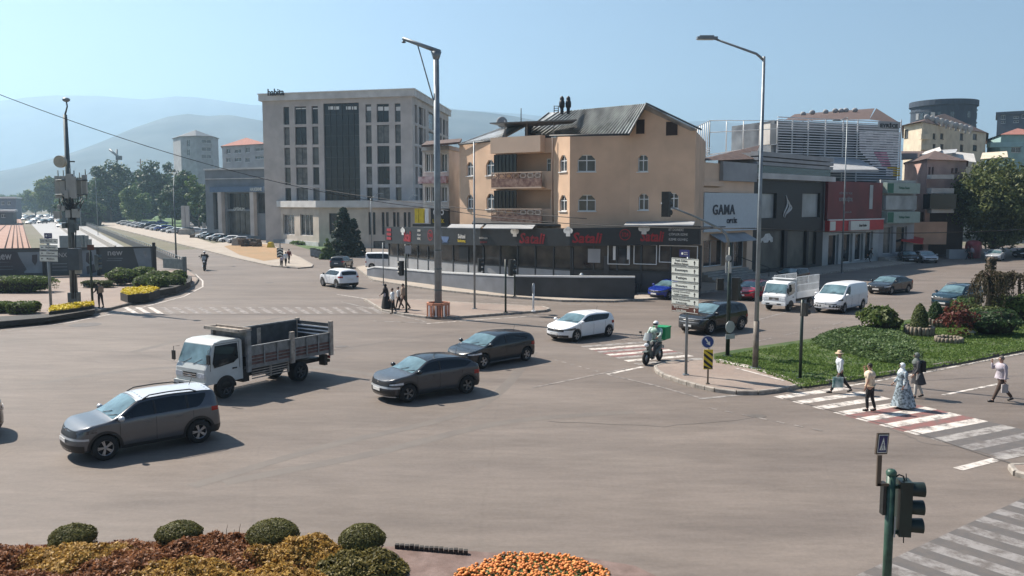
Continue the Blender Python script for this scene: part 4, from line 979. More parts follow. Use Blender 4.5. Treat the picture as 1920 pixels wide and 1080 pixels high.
root = thing('louvred_building', 'building wrapped in white horizontal louvres with a name sign and balloon picture', 'building', (*XY(1570,118),0))
LA, LB, LC = XY(1456,112), XY(1689,120), XY(1700,135)
w = Wall(LA, LB); mb = MB(); w.box(mb, 0, w.len, 0, U(1570,230,116).z, -10, -.9); part('wall', mb, bmat('blue grey wall', (0.09,0.11,0.14), var=.5, scale=.3, col2=(0.22,0.25,0.28)), root, world=True)
for (x0,y0,x1,y1) in ((1470,250,1500,285),(1515,250,1545,300),(1560,250,1590,310),(1610,260,1640,320)):
    q = w.rect(x0,y0,x1,y1); mb = MB(); w.box(mb, *q, -.9, -.8); part('window', mb, WINGL2, root, world=True)
for k in range(31):
    y = 226 + 4.65*k; x0 = 1458 if k < 15 else 1458 + (k-15)*13
    q0, q1 = w.at(x0,y)[0], w.at(1640 if k > 5 and k < 19 and False else 1688,y)[0]; z = w.at(1600,y)[1]
    mb = MB(); w.box(mb, q0, q1, z-.055, z+.055, -.05, .1); part('louvre', mb, LV, root, world=True)
for x in (1458,1486,1515,1547,1580,1607,1688):
    q = w.rect(x-1,224,x+1,300 if x < 1500 else 360); mb = MB(); w.box(mb, *q, -.12,-.05); part('upright', mb, LV, root, world=True)
BALM = {0: mat('balloon white', (0.72,0.70,0.72),.6), 1: mat('balloon pink', (0.60,0.28,0.38),.6), 2: mat('balloon yellow', (0.62,0.42,0.05),.6)}
for k in range(5,27):     # picture printed on the louvre fronts
    y = 226 + 4.65*k; t = (k-5)/21; x0 = 1610 + max(0, t-.35)*90; x1 = 1686
    if t > .7: x0 = 1660
    z = w.at(1640,y)[1]; n = 6
    for j in range(n):
        xa, xb = x0+(x1-x0)*j/n, x0+(x1-x0)*(j+1)/n
        m = BALM[2] if t > .66 and j > 2 and t < .85 else (BALM[1] if .35 < t < .66 and j in (2,3) else BALM[0])
        if t > .85: continue
        mb = MB(); off = .03*math.sin(j*2.1+k); w.box(mb, w.at(xa,y)[0], w.at(xb,y)[0], z-.09+off, z+.10+off, .1, .14); part('printed_strip', mb, m, root, world=True)
q = w.rect(1645,228,1686,240); mb = MB(); w.box(mb, *q, .1, .2); part('name_board', mb, GREYB, root, world=True)
wt(w,'EYRİCE',1665,235,40,9,INK,.22,root,bold=.05)
q = w.rect(1442,232,1455,271); mb = MB(); w.box(mb, *q, -2, .2); part('end_wall', mb, WHB, root, world=True)
mb = MB(); mb.add([U(1470,226,122), U(1630,224,126), U(1640,203,150), U(1490,214,150)], [(0,1,2,3)]); mb.add([U(1630,224,126), U(1690,232,136), U(1643,203,149)], [(0,1,2)]); part('roof', mb, TILED, root, world=True)
for x, y in ((1506,216),(1523,213),(1548,212),(1566,210),(1577,210),(1586,209),(1603,209)):
    p = U(x,y,140); mb = MB(); mb.tube([p-Vector((0,0,1.2)), p+Vector((0,0,.1))], .12, 5); mb.ball(p+Vector((0,0,.2)), .5, 8, 5, (1,.6,.8)); part('roof_vent', mb, GREYB, root, world=True)
# long grey roof behind the shops
mb = MB(); mb.slab([U(1556,318,104), U(1648,318,110), U(1600,292,120), U(1556,290,118)], (0,0,-.3)); solo('shop_roof', mb, GREYB, 'grey sloping metal roof behind the dark red bank front', 'roof', (0,0,0))
# beige apartment block
BE2 = bmat('cream render', (0.58,0.50,0.38)); 
r_, wl = flats('cream_apartment', 'cream apartment block with stepped balconies below the round tower', [XY(1689,178), XY(1722,170), XY(1775,182), XY(1842,196), XY(1842,220), XY(1690,210)], U(1740,236,178).z, BE2,
    {0:[(1696,243,1703,259)], 1:[(1727,232,1735,241),(1727,252,1735,262),(1727,272,1735,281),(1749,250,1754,261),(1749,270,1754,280),(1763,250,1769,261),(1763,270,1769,280)], 2:[(1800,250,1806,263),(1800,271,1806,284),(1800,292,1806,302),(1824,251,1832,262),(1824,272,1832,283)]}, ('hip', 4.0), TILED, frame=DARKFR)
for y in (252,272): 
    mb = MB(); w = wl[1]; a, b = U(1722,y,168), U(1742,y,172); mb.slab([a,b,b-Vector((0,0,1.0)),a-Vector((0,0,1.0))], (0,-1.2,0)); part('balcony', mb, BE2, r_, world=True)
for i in range(10):
    x = 1738+i*9; y = 222+i*2.4; p = U(x,y,176); mb = MB(); mb.tube([p-Vector((0,0,1.0)),p], .2, 6); mb.ball(p+Vector((0,0,.2)), .65, 8, 5, (1,.4,1)); part('roof_dish', mb, [GREYB,WHB][i%2], r_, world=True)
# round dark tower
root = thing('round_tower', 'dark blue grey round tower behind the cream apartment block', 'building', (*XY(1760,300),0))
cx, cy = XY(1760,300); zt = U(1760,185,290).z; rr = 59/1600*290; mb = MB(); n = 36
ring = lambda r, z: [Vector((cx+r*math.cos(2*math.pi*k/n), cy+r*math.sin(2*math.pi*k/n), z)) for k in range(n)]
DT = bmat('dark tower cladding', (0.035,0.05,0.075), scale=.1)
mb.grid([ring(rr*.96,-.1), ring(rr*.96,zt-1.8)], False, True); mb.grid([ring(rr*1.02,zt-1.8), ring(rr*1.02,zt)], False, True); mb.add(ring(rr*1.02,zt), [tuple(range(n))]); part('wall', mb, DT, root, world=True)
for fl in range(5):
    for k in range(-7, 8):
        a = -math.pi/2 + k*.19; z = zt-5.2-fl*4.2
        if random.random() < .25: continue
        p = Vector((cx+rr*.965*math.cos(a), cy+rr*.965*math.sin(a), z)); mb = MB(); mb.cbox(p, (.12,1.3,2.1), a); part('window', mb, [WINGL, mat('pale curtain', (0.25,0.26,0.27), .6)][random.random() < .3], root, world=True)
    mb = MB(); z = zt-3.4-fl*4.2; mb.grid([ring(rr*.99,z), ring(rr*.99,z+.25)], False, True); part('floor_band', mb, DT, root, world=True)
flats('dark_office_tower', 'dark and grey office block at the right edge above the turquoise house', [XY(1861,330), XY(1960,320), XY(1960,350), XY(1861,350)], U(1900,213,325).z, bmat('slate and grey cladding', (0.06,0.075,0.10)),
    {0:[(1877,216,1885,224),(1877,227,1885,231),(1900,218,1910,222),(1900,226,1910,230),(1916,214,1925,222)]}, ('flat', 1.0), DT)
root, wl = flats('turquoise_house', 'low turquoise house with red roof at the right edge', [XY(1845,215), XY(1870,200), XY(1970,200), XY(1970,230), XY(1845,230)], U(1880,256,205).z, TEALB,
    {1:[(1856,276,1866,286),(1874,276,1890,286),(1896,276,1914,286)], 0:[(1848,248,1853,256)]}, ('hip', 2.8), TILE)
mb = MB(); a, b = U(1850,268,199), U(1930,266,196); mb.slab([a,b,b-Vector((0,0,1.1)),a-Vector((0,0,1.1))], (0,-1.6,0)); part('balcony', mb, TEALB, root, world=True)
root, wl = flats('pink_house', 'pink three storey house with curved balconies and red awning left of the big tree', [XY(1693,128), XY(1735,118), XY(1808,122), XY(1808,140), XY(1700,145)], U(1750,302,122).z, PINKB,
    {1:[(1741,313,1745,328),(1747,313,1751,328),(1784,315,1788,324),(1791,315,1796,324),(1739,356,1745,377),(1748,356,1753,377)], 0:[(1708,418,1714,432),(1722,418,1728,432)]}, ('hip', 2.0), TILED, frame=mat('brown frame', (0.10,0.05,0.04),.6))
for y0, y1, m in ((328,336,WHB),(353,363,WHB),(392,399,WHB)):
    mb = MB(); a, b = U(1738,y0,116.5), U(1780,y0,117.5); c = U(1780,y1,117.5); mb.slab([a,b,Vector((b.x,b.y,c.z)),Vector((a.x,a.y,c.z))], (0,-1.3,0)); part('balcony', mb, m, root, world=True)
mb = MB(); a, b = U(1738,364,116), U(1778,392,117); mb.box((a.x,a.y-1,b.z),(b.x,b.y,a.z)); part('balcony_glazing', mb, WINGL2, root, world=True)
mb = MB(); a, b = U(1700,398,119), U(1800,480,119); mb.box((a.x,a.y-.5,0),(b.x,b.y+2,a.z)); part('ground_floor', mb, bmat('dark shop front', (0.05,0.035,0.03)), root, world=True)
mb = MB(); a, b = U(1706,416,117), U(1772,458,117); mb.box((a.x,a.y-.3,b.z),(b.x,b.y+1,a.z)); part('orange_wall', mb, bmat('orange render', (0.55,0.33,0.22)), root, world=True)  # orange box set before the ground floor
mb = MB(); mb.slab([U(1688,440,115), U(1732,448,113), U(1730,458,110), U(1690,452,110)], (0,0,.1)); part('awning', mb, RED, root, world=True)
mb = MB(); a, b = U(1778,468,113), U(1812,489,113); mb.box((a.x,a.y-.3,0),(b.x,b.y+.5,a.z)); solo('grey_shutter_box', mb, GREYB, 'grey metal shutter box beside the parked silver sedan', 'kiosk', (0,0,0))
# roofs cluttered between pink house and cream block
root = thing('shed_roofs', 'cluster of crooked tin shed roofs behind the pink house', 'roof', (*XY(1740,140),U(1740,300,140).z))
for a, b, c, d in (((1690,300,138),(1735,298,138),(1732,285,150),(1690,285,150)),((1730,296,132),(1765,284,134),(1762,277,150),(1728,288,150)),((1750,292,131),(1792,288,131),(1795,281,146),(1760,283,146)),((1778,300,131),(1830,306,134),(1826,290,150),(1790,286,150)),((1838,300,136),(1890,296,136),(1888,285,150),(1842,288,150))):
    mb = MB(); mb.slab([U(*a),U(*b),U(*c),U(*d)], (0,0,.15)); part('roof_sheet', mb, random.choice([WHB,GREYB,TILED,BE2]), root, world=True)
# ------------------------------------------------------------------ vehicles
def interp(pts, x):
    if x <= pts[0][0]: return pts[0][1]
    for (a, b), (c, d) in zip(pts, pts[1:]):
        if x <= c: return b + (d-b) * (x-a) / max(c-a, 1e-9)
    return pts[-1][1]
def smooth_prof(pts, w=0.09):
    def f(x): return sum(interp(pts, x + w*k/4) for k in range(-4, 5)) / 9
    return f
def paint(name, col, rough=0.25, metal=0.08): return mat(name + ' car paint', col, rough, metal, var=0.04, coat=1.0)

class Car:
    """a car body as one continuous surface; windows, lamps and trim are laid on the same surface"""
    def __init__(s, L=4.4, W=1.8, H=1.5, wb=2.62, fo=0.88, r=0.33, T=None, belt=0.95, sill=0.22, clad=False, df=0.55, dr=0.38, nf=2.5, nr=2.8, inset=0.30, belt_rise=0.06):
        s.L, s.W, s.H, s.wb, s.r, s.sill, s.clad = L, W, H, wb, r, sill, clad
        s.xf, s.xr = L/2, -L/2; s.xw = (L/2 - fo, L/2 - fo - wb); s.df, s.dr, s.nf, s.nr, s.inset = df, dr, nf, nr, inset
        s.Traw = smooth_prof(T); s.belt = belt; s.rise = belt_rise
        s.front = [(0.2,-.10),(0.35,0.0),(0.55,0.0),(0.75,-.06),(0.95,-.16),(1.3,-.3)]
        s.rear = [(0.2,-.10),(0.4,0.0),(0.6,0.0),(0.8,-.03),(1.1,-.08),(1.6,-.10)]
    def T(s, x): return s.Traw(x)
    def B(s, x):
        b = s.belt + s.rise * (0.5 - x / s.L)
        return min(b, s.T(x) - 0.045)
    def hw(s, x):
        h = s.W / 2
        if x > s.xf - s.df: t = min(1, (x - (s.xf - s.df)) / s.df); return h * max(0, 1 - t**s.nf) ** (1/s.nf)
        if x < s.xr + s.dr: t = min(1, ((s.xr + s.dr) - x) / s.dr); return h * max(0, 1 - t**s.nr) ** (1/s.nr)
        return h
    def side(s, x, z, out=0.0):
        """point on the flank / nose at station x and height z"""
        zz = (z - s.sill) / max(s.belt - s.sill, .1)
        k = 1 - 0.055 * max(0, 1 - zz*2.2)**1.5 - 0.03 * max(0, zz - 0.62)**1.3 + 0.0
        k -= 0.012 * math.exp(-((zz - 0.42)/0.12)**2)
        y = s.hw(x) * k
        xx = x
        if x > s.xf - s.df: t = (x - (s.xf - s.df)) / s.df; xx += interp(s.front, z) * t
        elif x < s.xr + s.dr: t = ((s.xr + s.dr) - x) / s.dr; xx -= interp(s.rear, z) * t
        p = Vector((xx, y, z))
        if out:
            t = 0.0; nx = 0.0
            if x > s.xf - s.df: t = (x - (s.xf - s.df)) / s.df; nx = t**(s.nf-1)
            elif x < s.xr + s.dr: t = ((s.xr + s.dr) - x) / s.dr; nx = -t**(s.nr-1)
            ny = max(0, 1 - abs(t))**0.5 if abs(nx) < 1 else 0
            n = Vector((nx, max(ny, 0.02), 0)).normalized(); p += n * out
        return p
    def shoulder(s, x): return s.side(x, s.B(x))
    def corner(s, x):
        sh = s.shoulder(x); h = s.T(x) - s.B(x); e = min(0.07, 0.3*h)
        g = min(1, max(0, (h-0.05) / 0.25))
        wc = max(sh.y - s.inset * h - 0.03, sh.y*0.35)
        return Vector((sh.x, wc, s.T(x) - e))
    def top(s, x, f, out=0.0):
        c = s.corner(x); e = s.T(x) - c.z
        p = Vector((c.x, c.y * f, c.z + e * (1 - f*f)))
        if out:
            dz = (s.T(x+.03) - s.T(x-.03)) / .06; n = Vector((-dz, 0.25*f, 1)).normalized(); p += n * out
        return p
    def glass(s, x, q, out=0.006):
        """side window point: q = 0 at the belt, 1 at the roof edge"""
        a, c = s.shoulder(x), s.corner(x); p = a.lerp(c, q); n = Vector((0, c.z - a.z + 1e-3, a.y - c.y)).normalized()
        bul = 4*q*(1-q)*0.012
        return p + n * (out + bul)
    def stations(s):
        xs = set()
        k = 26
        for i in range(k+1): xs.add(round(s.xr + s.dr + (s.L - s.dr - s.df) * i / k, 4))
        for t in (0.25,0.45,0.6,0.72,0.82,0.9,0.95,0.98,0.995,1.0): xs.add(round(s.xf - s.df + s.df*t, 4)); xs.add(round(s.xr + s.dr - s.dr*t, 4))
        for w in s.xw:
            Ra = s.r + 0.055
            for j in range(13): xs.add(round(w - Ra*math.cos(math.pi*j/12), 4))
            xs.add(round(w-Ra-.004, 4)); xs.add(round(w+Ra+.004, 4))
        return sorted(xs)
    def zlow(s, x):
        z = s.sill + (0.05 if x > s.xf - .5 or x < s.xr + .4 else 0)
        for w in s.xw:
            Ra = s.r + 0.055
            if abs(x-w) < Ra: z = max(z, s.r + math.sqrt(max(0, Ra*Ra - (x-w)**2)))
        return z
    def body(s):
        rows = []
        for x in s.stations():
            z0, B = s.zlow(x), s.B(x); ring = [Vector((s.side(x, z0).x, 0, z0)), s.side(x, z0) - Vector((0, min(.06, s.side(x,z0).y), 0))]
            for k in range(9):
                ring.append(s.side(x, z0 + (B-z0)*k/8))
            c = s.corner(x); sh = s.shoulder(x); h = c.z - sh.z
            for q in (0.12, 0.5, 0.88): ring.append(sh.lerp(c, q))
            ring.append(s.top(x, 0.97) + Vector((0,0,-0.004))); 
            for f in (0.85, 0.6, 0.3, 0.0): ring.append(s.top(x, f))
            rows.append(ring + [Vector((p.x, -p.y, p.z)) for p in ring[-2:0:-1]])
        mb = MB(); mb.grid(rows, True, closed=True)
        return mb
    def patch(s, fn, u0, u1, v0, v1, nu=8, nv=4):
        mb = MB(); mb.grid([[fn(u0 + (u1-u0)*i/nu, v0 + (v1-v0)*j/nv) for j in range(nv+1)] for i in range(nu+1)], True)
        return mb

def both(fn):
    """left and right copies of a patch function in separate meshes"""
    return [lambda u, v: fn(u, v), lambda u, v: (lambda p: Vector((p.x, -p.y, p.z)))(fn(u, v))]
def fix(o):
    orient(o.data); return o
def add_wheel(root, x, y, r, w=0.2, rimm=None, spokes=5, dark=False):
    mb = MB(); prof = [(r*0.60,-w/2),(r*0.92,-w/2),(r,-w/2+.03),(r,w/2-.03),(r*0.92,w/2),(r*0.60,w/2)]
    Mx = Matrix.Rotation(R(90), 4, 'X')
    mb.lathe(prof, (0,0,0), 22, Mx); mb.lathe([(0.001,-w*.2),(r*.62,-w*.2),(r*.62,-w*.25)], (0,0,0), 22, Mx); mb.lathe([(r*.62,w*.25),(r*.62,w*.2),(0.001,w*.2)], (0,0,0), 22, Mx)
    o = part('wheel', mb, RUBBER, root); o.location = (x, y, r)
    q = MB(); sgn = 1 if y > 0 else -1
    Mr = Matrix.Rotation(R(-90*sgn), 4, 'X')
    q.lathe([(r*.60,w*.30),(r*.66,w*.46),(r*.62,w*.50),(r*.57,w*.40),(r*.57,w*.1)], (0,0,0), 22, Mr)
    for k in range(spokes):
        a = 2*math.pi*k/spokes
        A = Mr @ Matrix.Rotation(a, 4, 'Z')
        for da in (-.13, .13) if spokes <= 5 else (0,):
            A2 = A @ Matrix.Rotation(da, 4, 'Z')
            q.add([A2 @ Vector(v) for v in ((r*.06,-r*.05,w*.42),(r*.60,-r*.042,w*.46),(r*.60,r*.042,w*.46),(r*.06,r*.05,w*.42),(r*.06,-r*.05,w*.3),(r*.60,-r*.03,w*.3),(r*.60,r*.03,w*.3),(r*.06,r*.05,w*.3))],
                  [(0,1,2,3),(0,4,5,1),(2,6,7,3),(1,5,6,2),(0,3,7,4),(4,7,6,5)])
    q.lathe([(0.001,w*.46),(r*.10,w*.46),(r*.12,w*.3)], (0,0,0), 10, Mr)
    ro = part('rim', q, rimm or RIM, o)
    return o

def make_car(c, name, label, cat, paintm, group=None, roofm=None, front='std', rails=False, drl=None, cfg=None, rimm=None, antenna=True, van=False, doors=(0.0,), win=None, spoiler=True, chrome_line=False, loc=(0,0,0)):
    g = dict(hl=(0.34, 1.12, 0.60, 0.72), tl=(0.5, 1.08, 0.75, 0.90), grille=(0.0, 0.42, 0.52, 0.66), bump=(0.0, 0.75, 0.26, 0.42), ws=(0.30, 1.06), rw=(-2.05, -1.72), ws_f=0.93, plate_z=0.47, rplate_z=0.78)
    if cfg: g.update(cfg)
    root = thing(name, label, cat, loc, 0, group)
    o = fix(part('body', c.body(), paintm, root))
    def nose(q, z, out=0.006, rear=False):
        # q: 0 at the middle of the nose, 1 where the flank begins, >1 along the flank
        D, n = (c.dr, c.nr) if rear else (c.df, c.nf)
        if q <= 1:
            t = max(math.cos(q*math.pi/2), 1e-6) ** (2/n)
        else: t = 0.0 - (q-1)*0.9/D
        x = (c.xr + D - D*t) if rear else (c.xf - D + D*t)
        p = c.side(x, z)
        if q <= 1:
            tt = max(t, 0); nx = tt**(n-1); yy = (max(0, 1 - tt**n)) ** (1/n); ny = yy**(n-1) * D / (c.W/2)
        else: nx, ny = 0, 1
        nrm = Vector(((-nx if rear else nx), ny, 0)).normalized()
        return p + nrm*out
    for sd in (0, 1):
        F = both(lambda q, z: nose(q, z))[sd]
        h = g['hl']
        fn = both(lambda u, v: nose(u, h[2] + (h[3]-h[2])*(v*(0.55 + 0.45*min(1, (u-h[0])/(h[1]-h[0])*1.2)) + 0.35*(u-h[0])/(h[1]-h[0])*0.35), 0.008))[sd]
        fix(part('headlight', c.patch(fn, h[0], h[1], 0, 1, 9, 4), LAMP if drl is None else drl, root))
        t = g['tl']
        fn = both(lambda u, v: nose(u, t[2] + (t[3]-t[2])*v, 0.008, True))[sd]
        fix(part('tail_light', c.patch(fn, t[0], t[1], 0, 1, 8, 3), TAIL, root))
        # side glass between the pillars
        x0, x1 = win or (c.xr + 0.55, g['ws'][1] - 0.02)
        def sg(u, v, x0=x0, x1=x1):
            h = c.T(u) - c.B(u); lo = 0.06 / max(h, .08); hi = 1 - 0.085 / max(h, .1)
            e = min(1, (u - x0) / 0.32) ; lo2 = lo + (hi - lo) * (1 - e)**2 * 0.8
            hi = max(hi, lo2 + 0.01)
            return c.glass(u, min(0.97, lo2 + (hi-lo2)*v))
        fn = both(sg)[sd]
        fix(part('side_window', c.patch(fn, x0, x1, 0, 1, 26, 4), GLASS, root))
        for bx in g.get('pillars', (-0.12,)):
            fn = both(lambda u, v: sg(u, v) + Vector((0, 0.006, 0)))[sd]
            fix(part('pillar', c.patch(fn, bx-.035, bx+.035, 0, 1, 2, 3), BLACKP, root))
        # door shut lines and handle
        q = MB()
        for dx in g.get('seams', (x1-.15, -0.12, x0+.42)):
            pts = [c.side(dx, z) + Vector((0,.0015,0)) for z in [c.sill+.08 + (c.B(dx)-c.sill-.10)*k/6 for k in range(7)]]
            pts = [Vector((p.x, p.y*(1-2*sd), p.z)) for p in pts]; q.tube(pts, 0.006, 4, False)
        part('door_seam', q, BLACKP, root)
        for dx in g.get('handles', (0.12, -0.78)):
            p = c.side(dx, c.B(dx)-.14); q = MB(); q.cbox((p.x, (p.y+.012)*(1-2*sd), p.z), (0.18, 0.03, 0.03)); part('door_handle', q, paintm, root)
        # mirror
        mx = g['ws'][1] - 0.18; p = c.shoulder(mx); q = MB()
        M = Matrix.Translation((mx, (p.y+.12)*(1-2*sd), p.z+.10)); q.ball((0,0,0), 1, 8, 6, (0.09,0.13,0.085), True, M); q.box((mx-.02, p.y*(1-2*sd)-.02, p.z+.02), (mx+.03, (p.y+.1)*(1-2*sd), p.z+.07))
        part('mirror', q, g.get('mirror_mat', paintm), root)
        # sill trim and wheel arch edge
        fn = both(lambda u, v: c.side(u, c.sill + (0.10 if c.clad else 0.05)*v, ) + Vector((0, .006, 0)))[sd]
        fix(part('sill_trim', c.patch(fn, c.xw[1]+c.r+.07, c.xw[0]-c.r-.07, 0, 1, 8, 1), g.get('sill_mat', BLACKP), root))
        if c.clad:
            for w in c.xw:
                def arch(a, v, w=w):
                    rr = c.r + 0.052 + 0.075*v; x = w - rr*math.cos(a); z = c.r + rr*math.sin(a)
                    return c.side(x, max(z, c.sill)) + Vector((0, 0.007, 0))
                fix(part('arch_trim', c.patch(both(arch)[sd], 0.0, math.pi, 0, 1, 14, 1), BLACKP, root))
        if rails:
            xs = [x0+.25 + (g['ws'][0]-.15-x0-.25)*k/8 for k in range(9)]
            pts = [c.corner(x) + Vector((0, 0.0, 0.075 if 0 < k < 8 else 0.0)) for k, x in enumerate(xs)]; q = MB(); q.tube([(p.x, p.y*(1-2*sd), p.z) for p in pts], 0.02, 6); part('roof_rail', q, g.get('rail_mat', BLACKP), root)
    # windscreen, rear window
    a, b = g['ws']
    fix(part('windscreen', c.patch(lambda u, v: c.top(u, v, 0.007), a+.02, b, -g['ws_f'], g['ws_f'], 8, 10), WSCR, root))
    q = MB()
    for sg_ in (-.1, .45): q.tube([c.top(b-.01, sg_, .03), c.top(b-.17, sg_+.42, .02)], 0.009, 4)
    part('wiper', q, BLACKP, root)
    a, b = g['rw']
    fix(part('rear_window', c.patch(lambda u, v: c.top(u, v, 0.008), a, b, -.88, .88, 8, 8), GLASS, root))
    if roofm:
        fix(part('roof_panel', c.patch(lambda u, v: c.top(u, v, 0.006), c.xr+.35, g['ws'][0]-.02, -.98, .98, 8, 8), roofm, root))
    # grille, lower intake, plates, badge
    q0, q1, z0, z1 = g['grille']
    fix(part('grille', c.patch(lambda u, v: nose(abs(u), z0+(z1-z0)*v, 0.007) if u >= 0 else (lambda p: Vector((p.x,-p.y,p.z)))(nose(-u, z0+(z1-z0)*v, 0.007)), -q1, q1, 0, 1, 12, 2), BLACKP, root))
    q0, q1, z2, z3 = g['bump']
    fix(part('lower_intake', c.patch(lambda u, v: nose(abs(u), z2+(z3-z2)*v, 0.007) if u >= 0 else (lambda p: Vector((p.x,-p.y,p.z)))(nose(-u, z2+(z3-z2)*v, 0.007)), -q1, q1, 0, 1, 12, 2), BLACKP, root))
    for zb in g.get('bars', ()):
        fix(part('trim_bar', c.patch(lambda u, v: nose(abs(u), zb[0]+(zb[1]-zb[0])*v, 0.014) if u >= 0 else (lambda p: Vector((p.x,-p.y,p.z)))(nose(-u, zb[0]+(zb[1]-zb[0])*v, 0.014)), -zb[2], zb[2], 0, 1, 12, 1), zb[3], root))
    fix(part('rear_bumper_trim', c.patch(lambda u, v: nose(abs(u), .28+(.22 if c.clad else .1)*v, 0.007, True) if u >= 0 else (lambda p: Vector((p.x,-p.y,p.z)))(nose(-u, .28+(.22 if c.clad else .1)*v, 0.007, True)), -1.1, 1.1, 0, 1, 12, 2), BLACKP, root))
    pz = g['plate_z']; xp = nose(0.12, pz).x + .015
    q = MB(); q.box((xp, -.26, pz-.055), (xp+.015, .26, pz+.055)); pl = part('number_plate', q, PLATE, root)
    pz = g['rplate_z']; xq = nose(0.12, pz, 0.006, True).x - .015
    q = MB(); q.box((xq-.015, -.26, pz-.055), (xq, .26, pz+.055)); part('number_plate', q, PLATE, root)
    q = MB(); zb = g['grille'][3]-.03; q.ball((nose(.02, zb).x+.012, 0, zb), 1, 10, 6, (0.015,.065,.065)); part('badge', q, CHROME, root)
    if antenna:
        ax = c.xr + 0.75; q = MB(); q.tube([c.top(ax, 0, 0), c.top(ax, 0, 0) + Vector((-.10, 0, .22))], 0.008, 5); part('antenna', q, BLACKP, root)
    for x in c.xw:
        for y in (c.W/2 - .115, -(c.W/2 - .115)): add_wheel(root, x, y, c.r, 0.21, rimm)
    # dark underbody so no daylight shows through the arches
    q = MB(); q.box((c.xr+.3, -c.W/2+.26, c.sill-.02), (c.xf-.35, c.W/2-.26, c.sill+.38)); part('underbody', q, BLACKP, root)
    return root

def place(root, fpx, rpx, c, side='R', fx=None, scale=1.0, rz_add=0.0):
    """stand a car on its two near wheels: pixel of the front and the rear wheel's contact.
       side: which flank faces us ('L' its left)"""
    A, B = G(*fpx), G(*rpx); d = (A - B); d.z = 0; d.normalize()
    rz = math.atan2(d.y, d.x) + R(rz_add); d = Vector((math.cos(rz), math.sin(rz), 0))
    left = Vector((-d.y, d.x, 0)); y = (c.W/2 - .03) * (1 if side == 'L' else -1) * scale
    mid = (A + B) / 2; xm = (c.xw[0] + c.xw[1]) / 2 * scale
    loc = mid - d * xm - left * y
    root.location = (loc.x, loc.y, 0); root.rotation_euler = (0, 0, rz)
    if scale != 1.0: root.scale = (scale,)*3
    return root

GREYP = paint('grey', (0.048,0.051,0.058)); GREYD = paint('dark grey', (0.014,0.019,0.025)); SILVER = paint('silver grey', (0.115,0.12,0.13), 0.32, 0.6)
BLKP = paint('black', (0.008,0.009,0.011), 0.2, 0.0); BLUEP = paint('blue', (0.008,0.03,0.24)); REDP = paint('red', (0.40,0.01,0.03)); TEALP = paint('dark teal', (0.008,0.028,0.042))
SILV2 = paint('light silver', (0.45,0.47,0.49), 0.3, 0.15); WROOF = paint('bright silver roof', (0.55,0.58,0.62), 0.3, 0.1)

# --- profiles: (x, z) of the roofline, rear to front
suv = Car(4.36,1.84,1.66,2.67,.88,.36,[(-2.3,.95),(-2.16,1.05),(-2.08,1.35),(-1.98,1.58),(-1.8,1.63),(-.6,1.67),(.1,1.645),(.35,1.60),(1.02,1.17),(1.2,1.10),(1.75,1.04),(2.0,.98),(2.18,.86),(2.3,.8)], belt=1.03, sill=.26, clad=True)
t = make_car(suv, 'silver_suv', 'silver grey SUV with black roof rails in the left foreground', 'car', SILVER, rails=True, roofm=WROOF, drl=LAMPD, rimm=RIM,
    cfg=dict(hl=(.46,1.12,.82,.92), grille=(0,.5,.72,.9), bump=(0,.8,.30,.50), bars=((.64,.70,.92,SILV2),), ws=(.34,1.06), rw=(-2.12,-1.98), tl=(.7,1.05,.95,1.08), plate_z=.60, mirror_mat=SILV2, pillars=(-.1,-1.05)))
place(t, (207,862), (368,832), suv, 'L')

cross = Car(4.15,1.79,1.53,2.56,.84,.34,[(-2.2,.9),(-2.06,1.0),(-1.98,1.08),(-1.85,1.14),(-1.5,1.38),(-1.1,1.48),(-.4,1.535),(.1,1.52),(.35,1.47),(1.0,1.07),(1.15,1.02),(1.75,.95),(1.95,.88),(2.1,.78),(2.2,.7)], belt=.98, sill=.24, clad=True)
t = make_car(cross, 'crossover', 'dark grey crossover with black roof crossing in the middle, black star wheels', 'car', GREYP, roofm=BLKP, rimm=mat('black rim', (0.16,0.16,0.16), 0.3, 0.6),
    cfg=dict(hl=(.5,1.08,.68,.76), grille=(0,.75,.66,.80), bump=(0,.75,.28,.48), bars=((.55,.62,.95,SILV2),(.24,.27,.8,SILV2)), ws=(.34,1.03), rw=(-1.86,-1.4), plate_z=.50, mirror_mat=BLKP))
place(t, (767,755), (876,738), cross, 'L')

hatch = Car(4.05,1.76,1.44,2.58,.84,.32,[(-2.1,.85),(-1.98,.95),(-1.93,1.08),(-1.72,1.34),(-1.5,1.40),(-.5,1.445),(0,1.43),(.3,1.375),(1.05,.98),(1.2,.93),(1.7,.83),(1.9,.76),(2.05,.66),(2.2,.6)], belt=.90, sill=.2)
HCFG = dict(hl=(.42,1.18,.63,.74), grille=(0,.42,.55,.68), bump=(0,.7,.26,.38), ws=(.32,1.08), rw=(-1.92,-1.70), plate_z=.44)
t = make_car(hatch, 'white_hatchback', 'white hatchback entering the junction beside the scooter, dark side windows', 'car', WHITECAR, cfg=HCFG, drl=LAMPD)
place(t, (1074,642), (1149,630), hatch, 'L'); WH = t
megane = Car(4.3,1.81,1.45,2.66,.9,.325,[(-2.3,.85),(-2.12,.95),(-2.05,1.08),(-1.8,1.30),(-1.5,1.38),(-.6,1.45),(0,1.435),(.3,1.38),(1.1,.98),(1.25,.93),(1.8,.84),(2.0,.77),(2.15,.66),(2.3,.6)], belt=.91, sill=.2)
t = make_car(megane, 'dark_hatchback', 'dark blue grey hatchback with bright sill strip behind the dark grey crossover', 'car', GREYD, cfg=dict(hl=(.5,1.25,.64,.72), grille=(0,.45,.55,.68), bump=(0,.7,.26,.38), ws=(.32,1.13), rw=(-2.0,-1.78), plate_z=.44, sill_mat=CHROME))
place(t, (902,692), (992,676), megane, 'L')
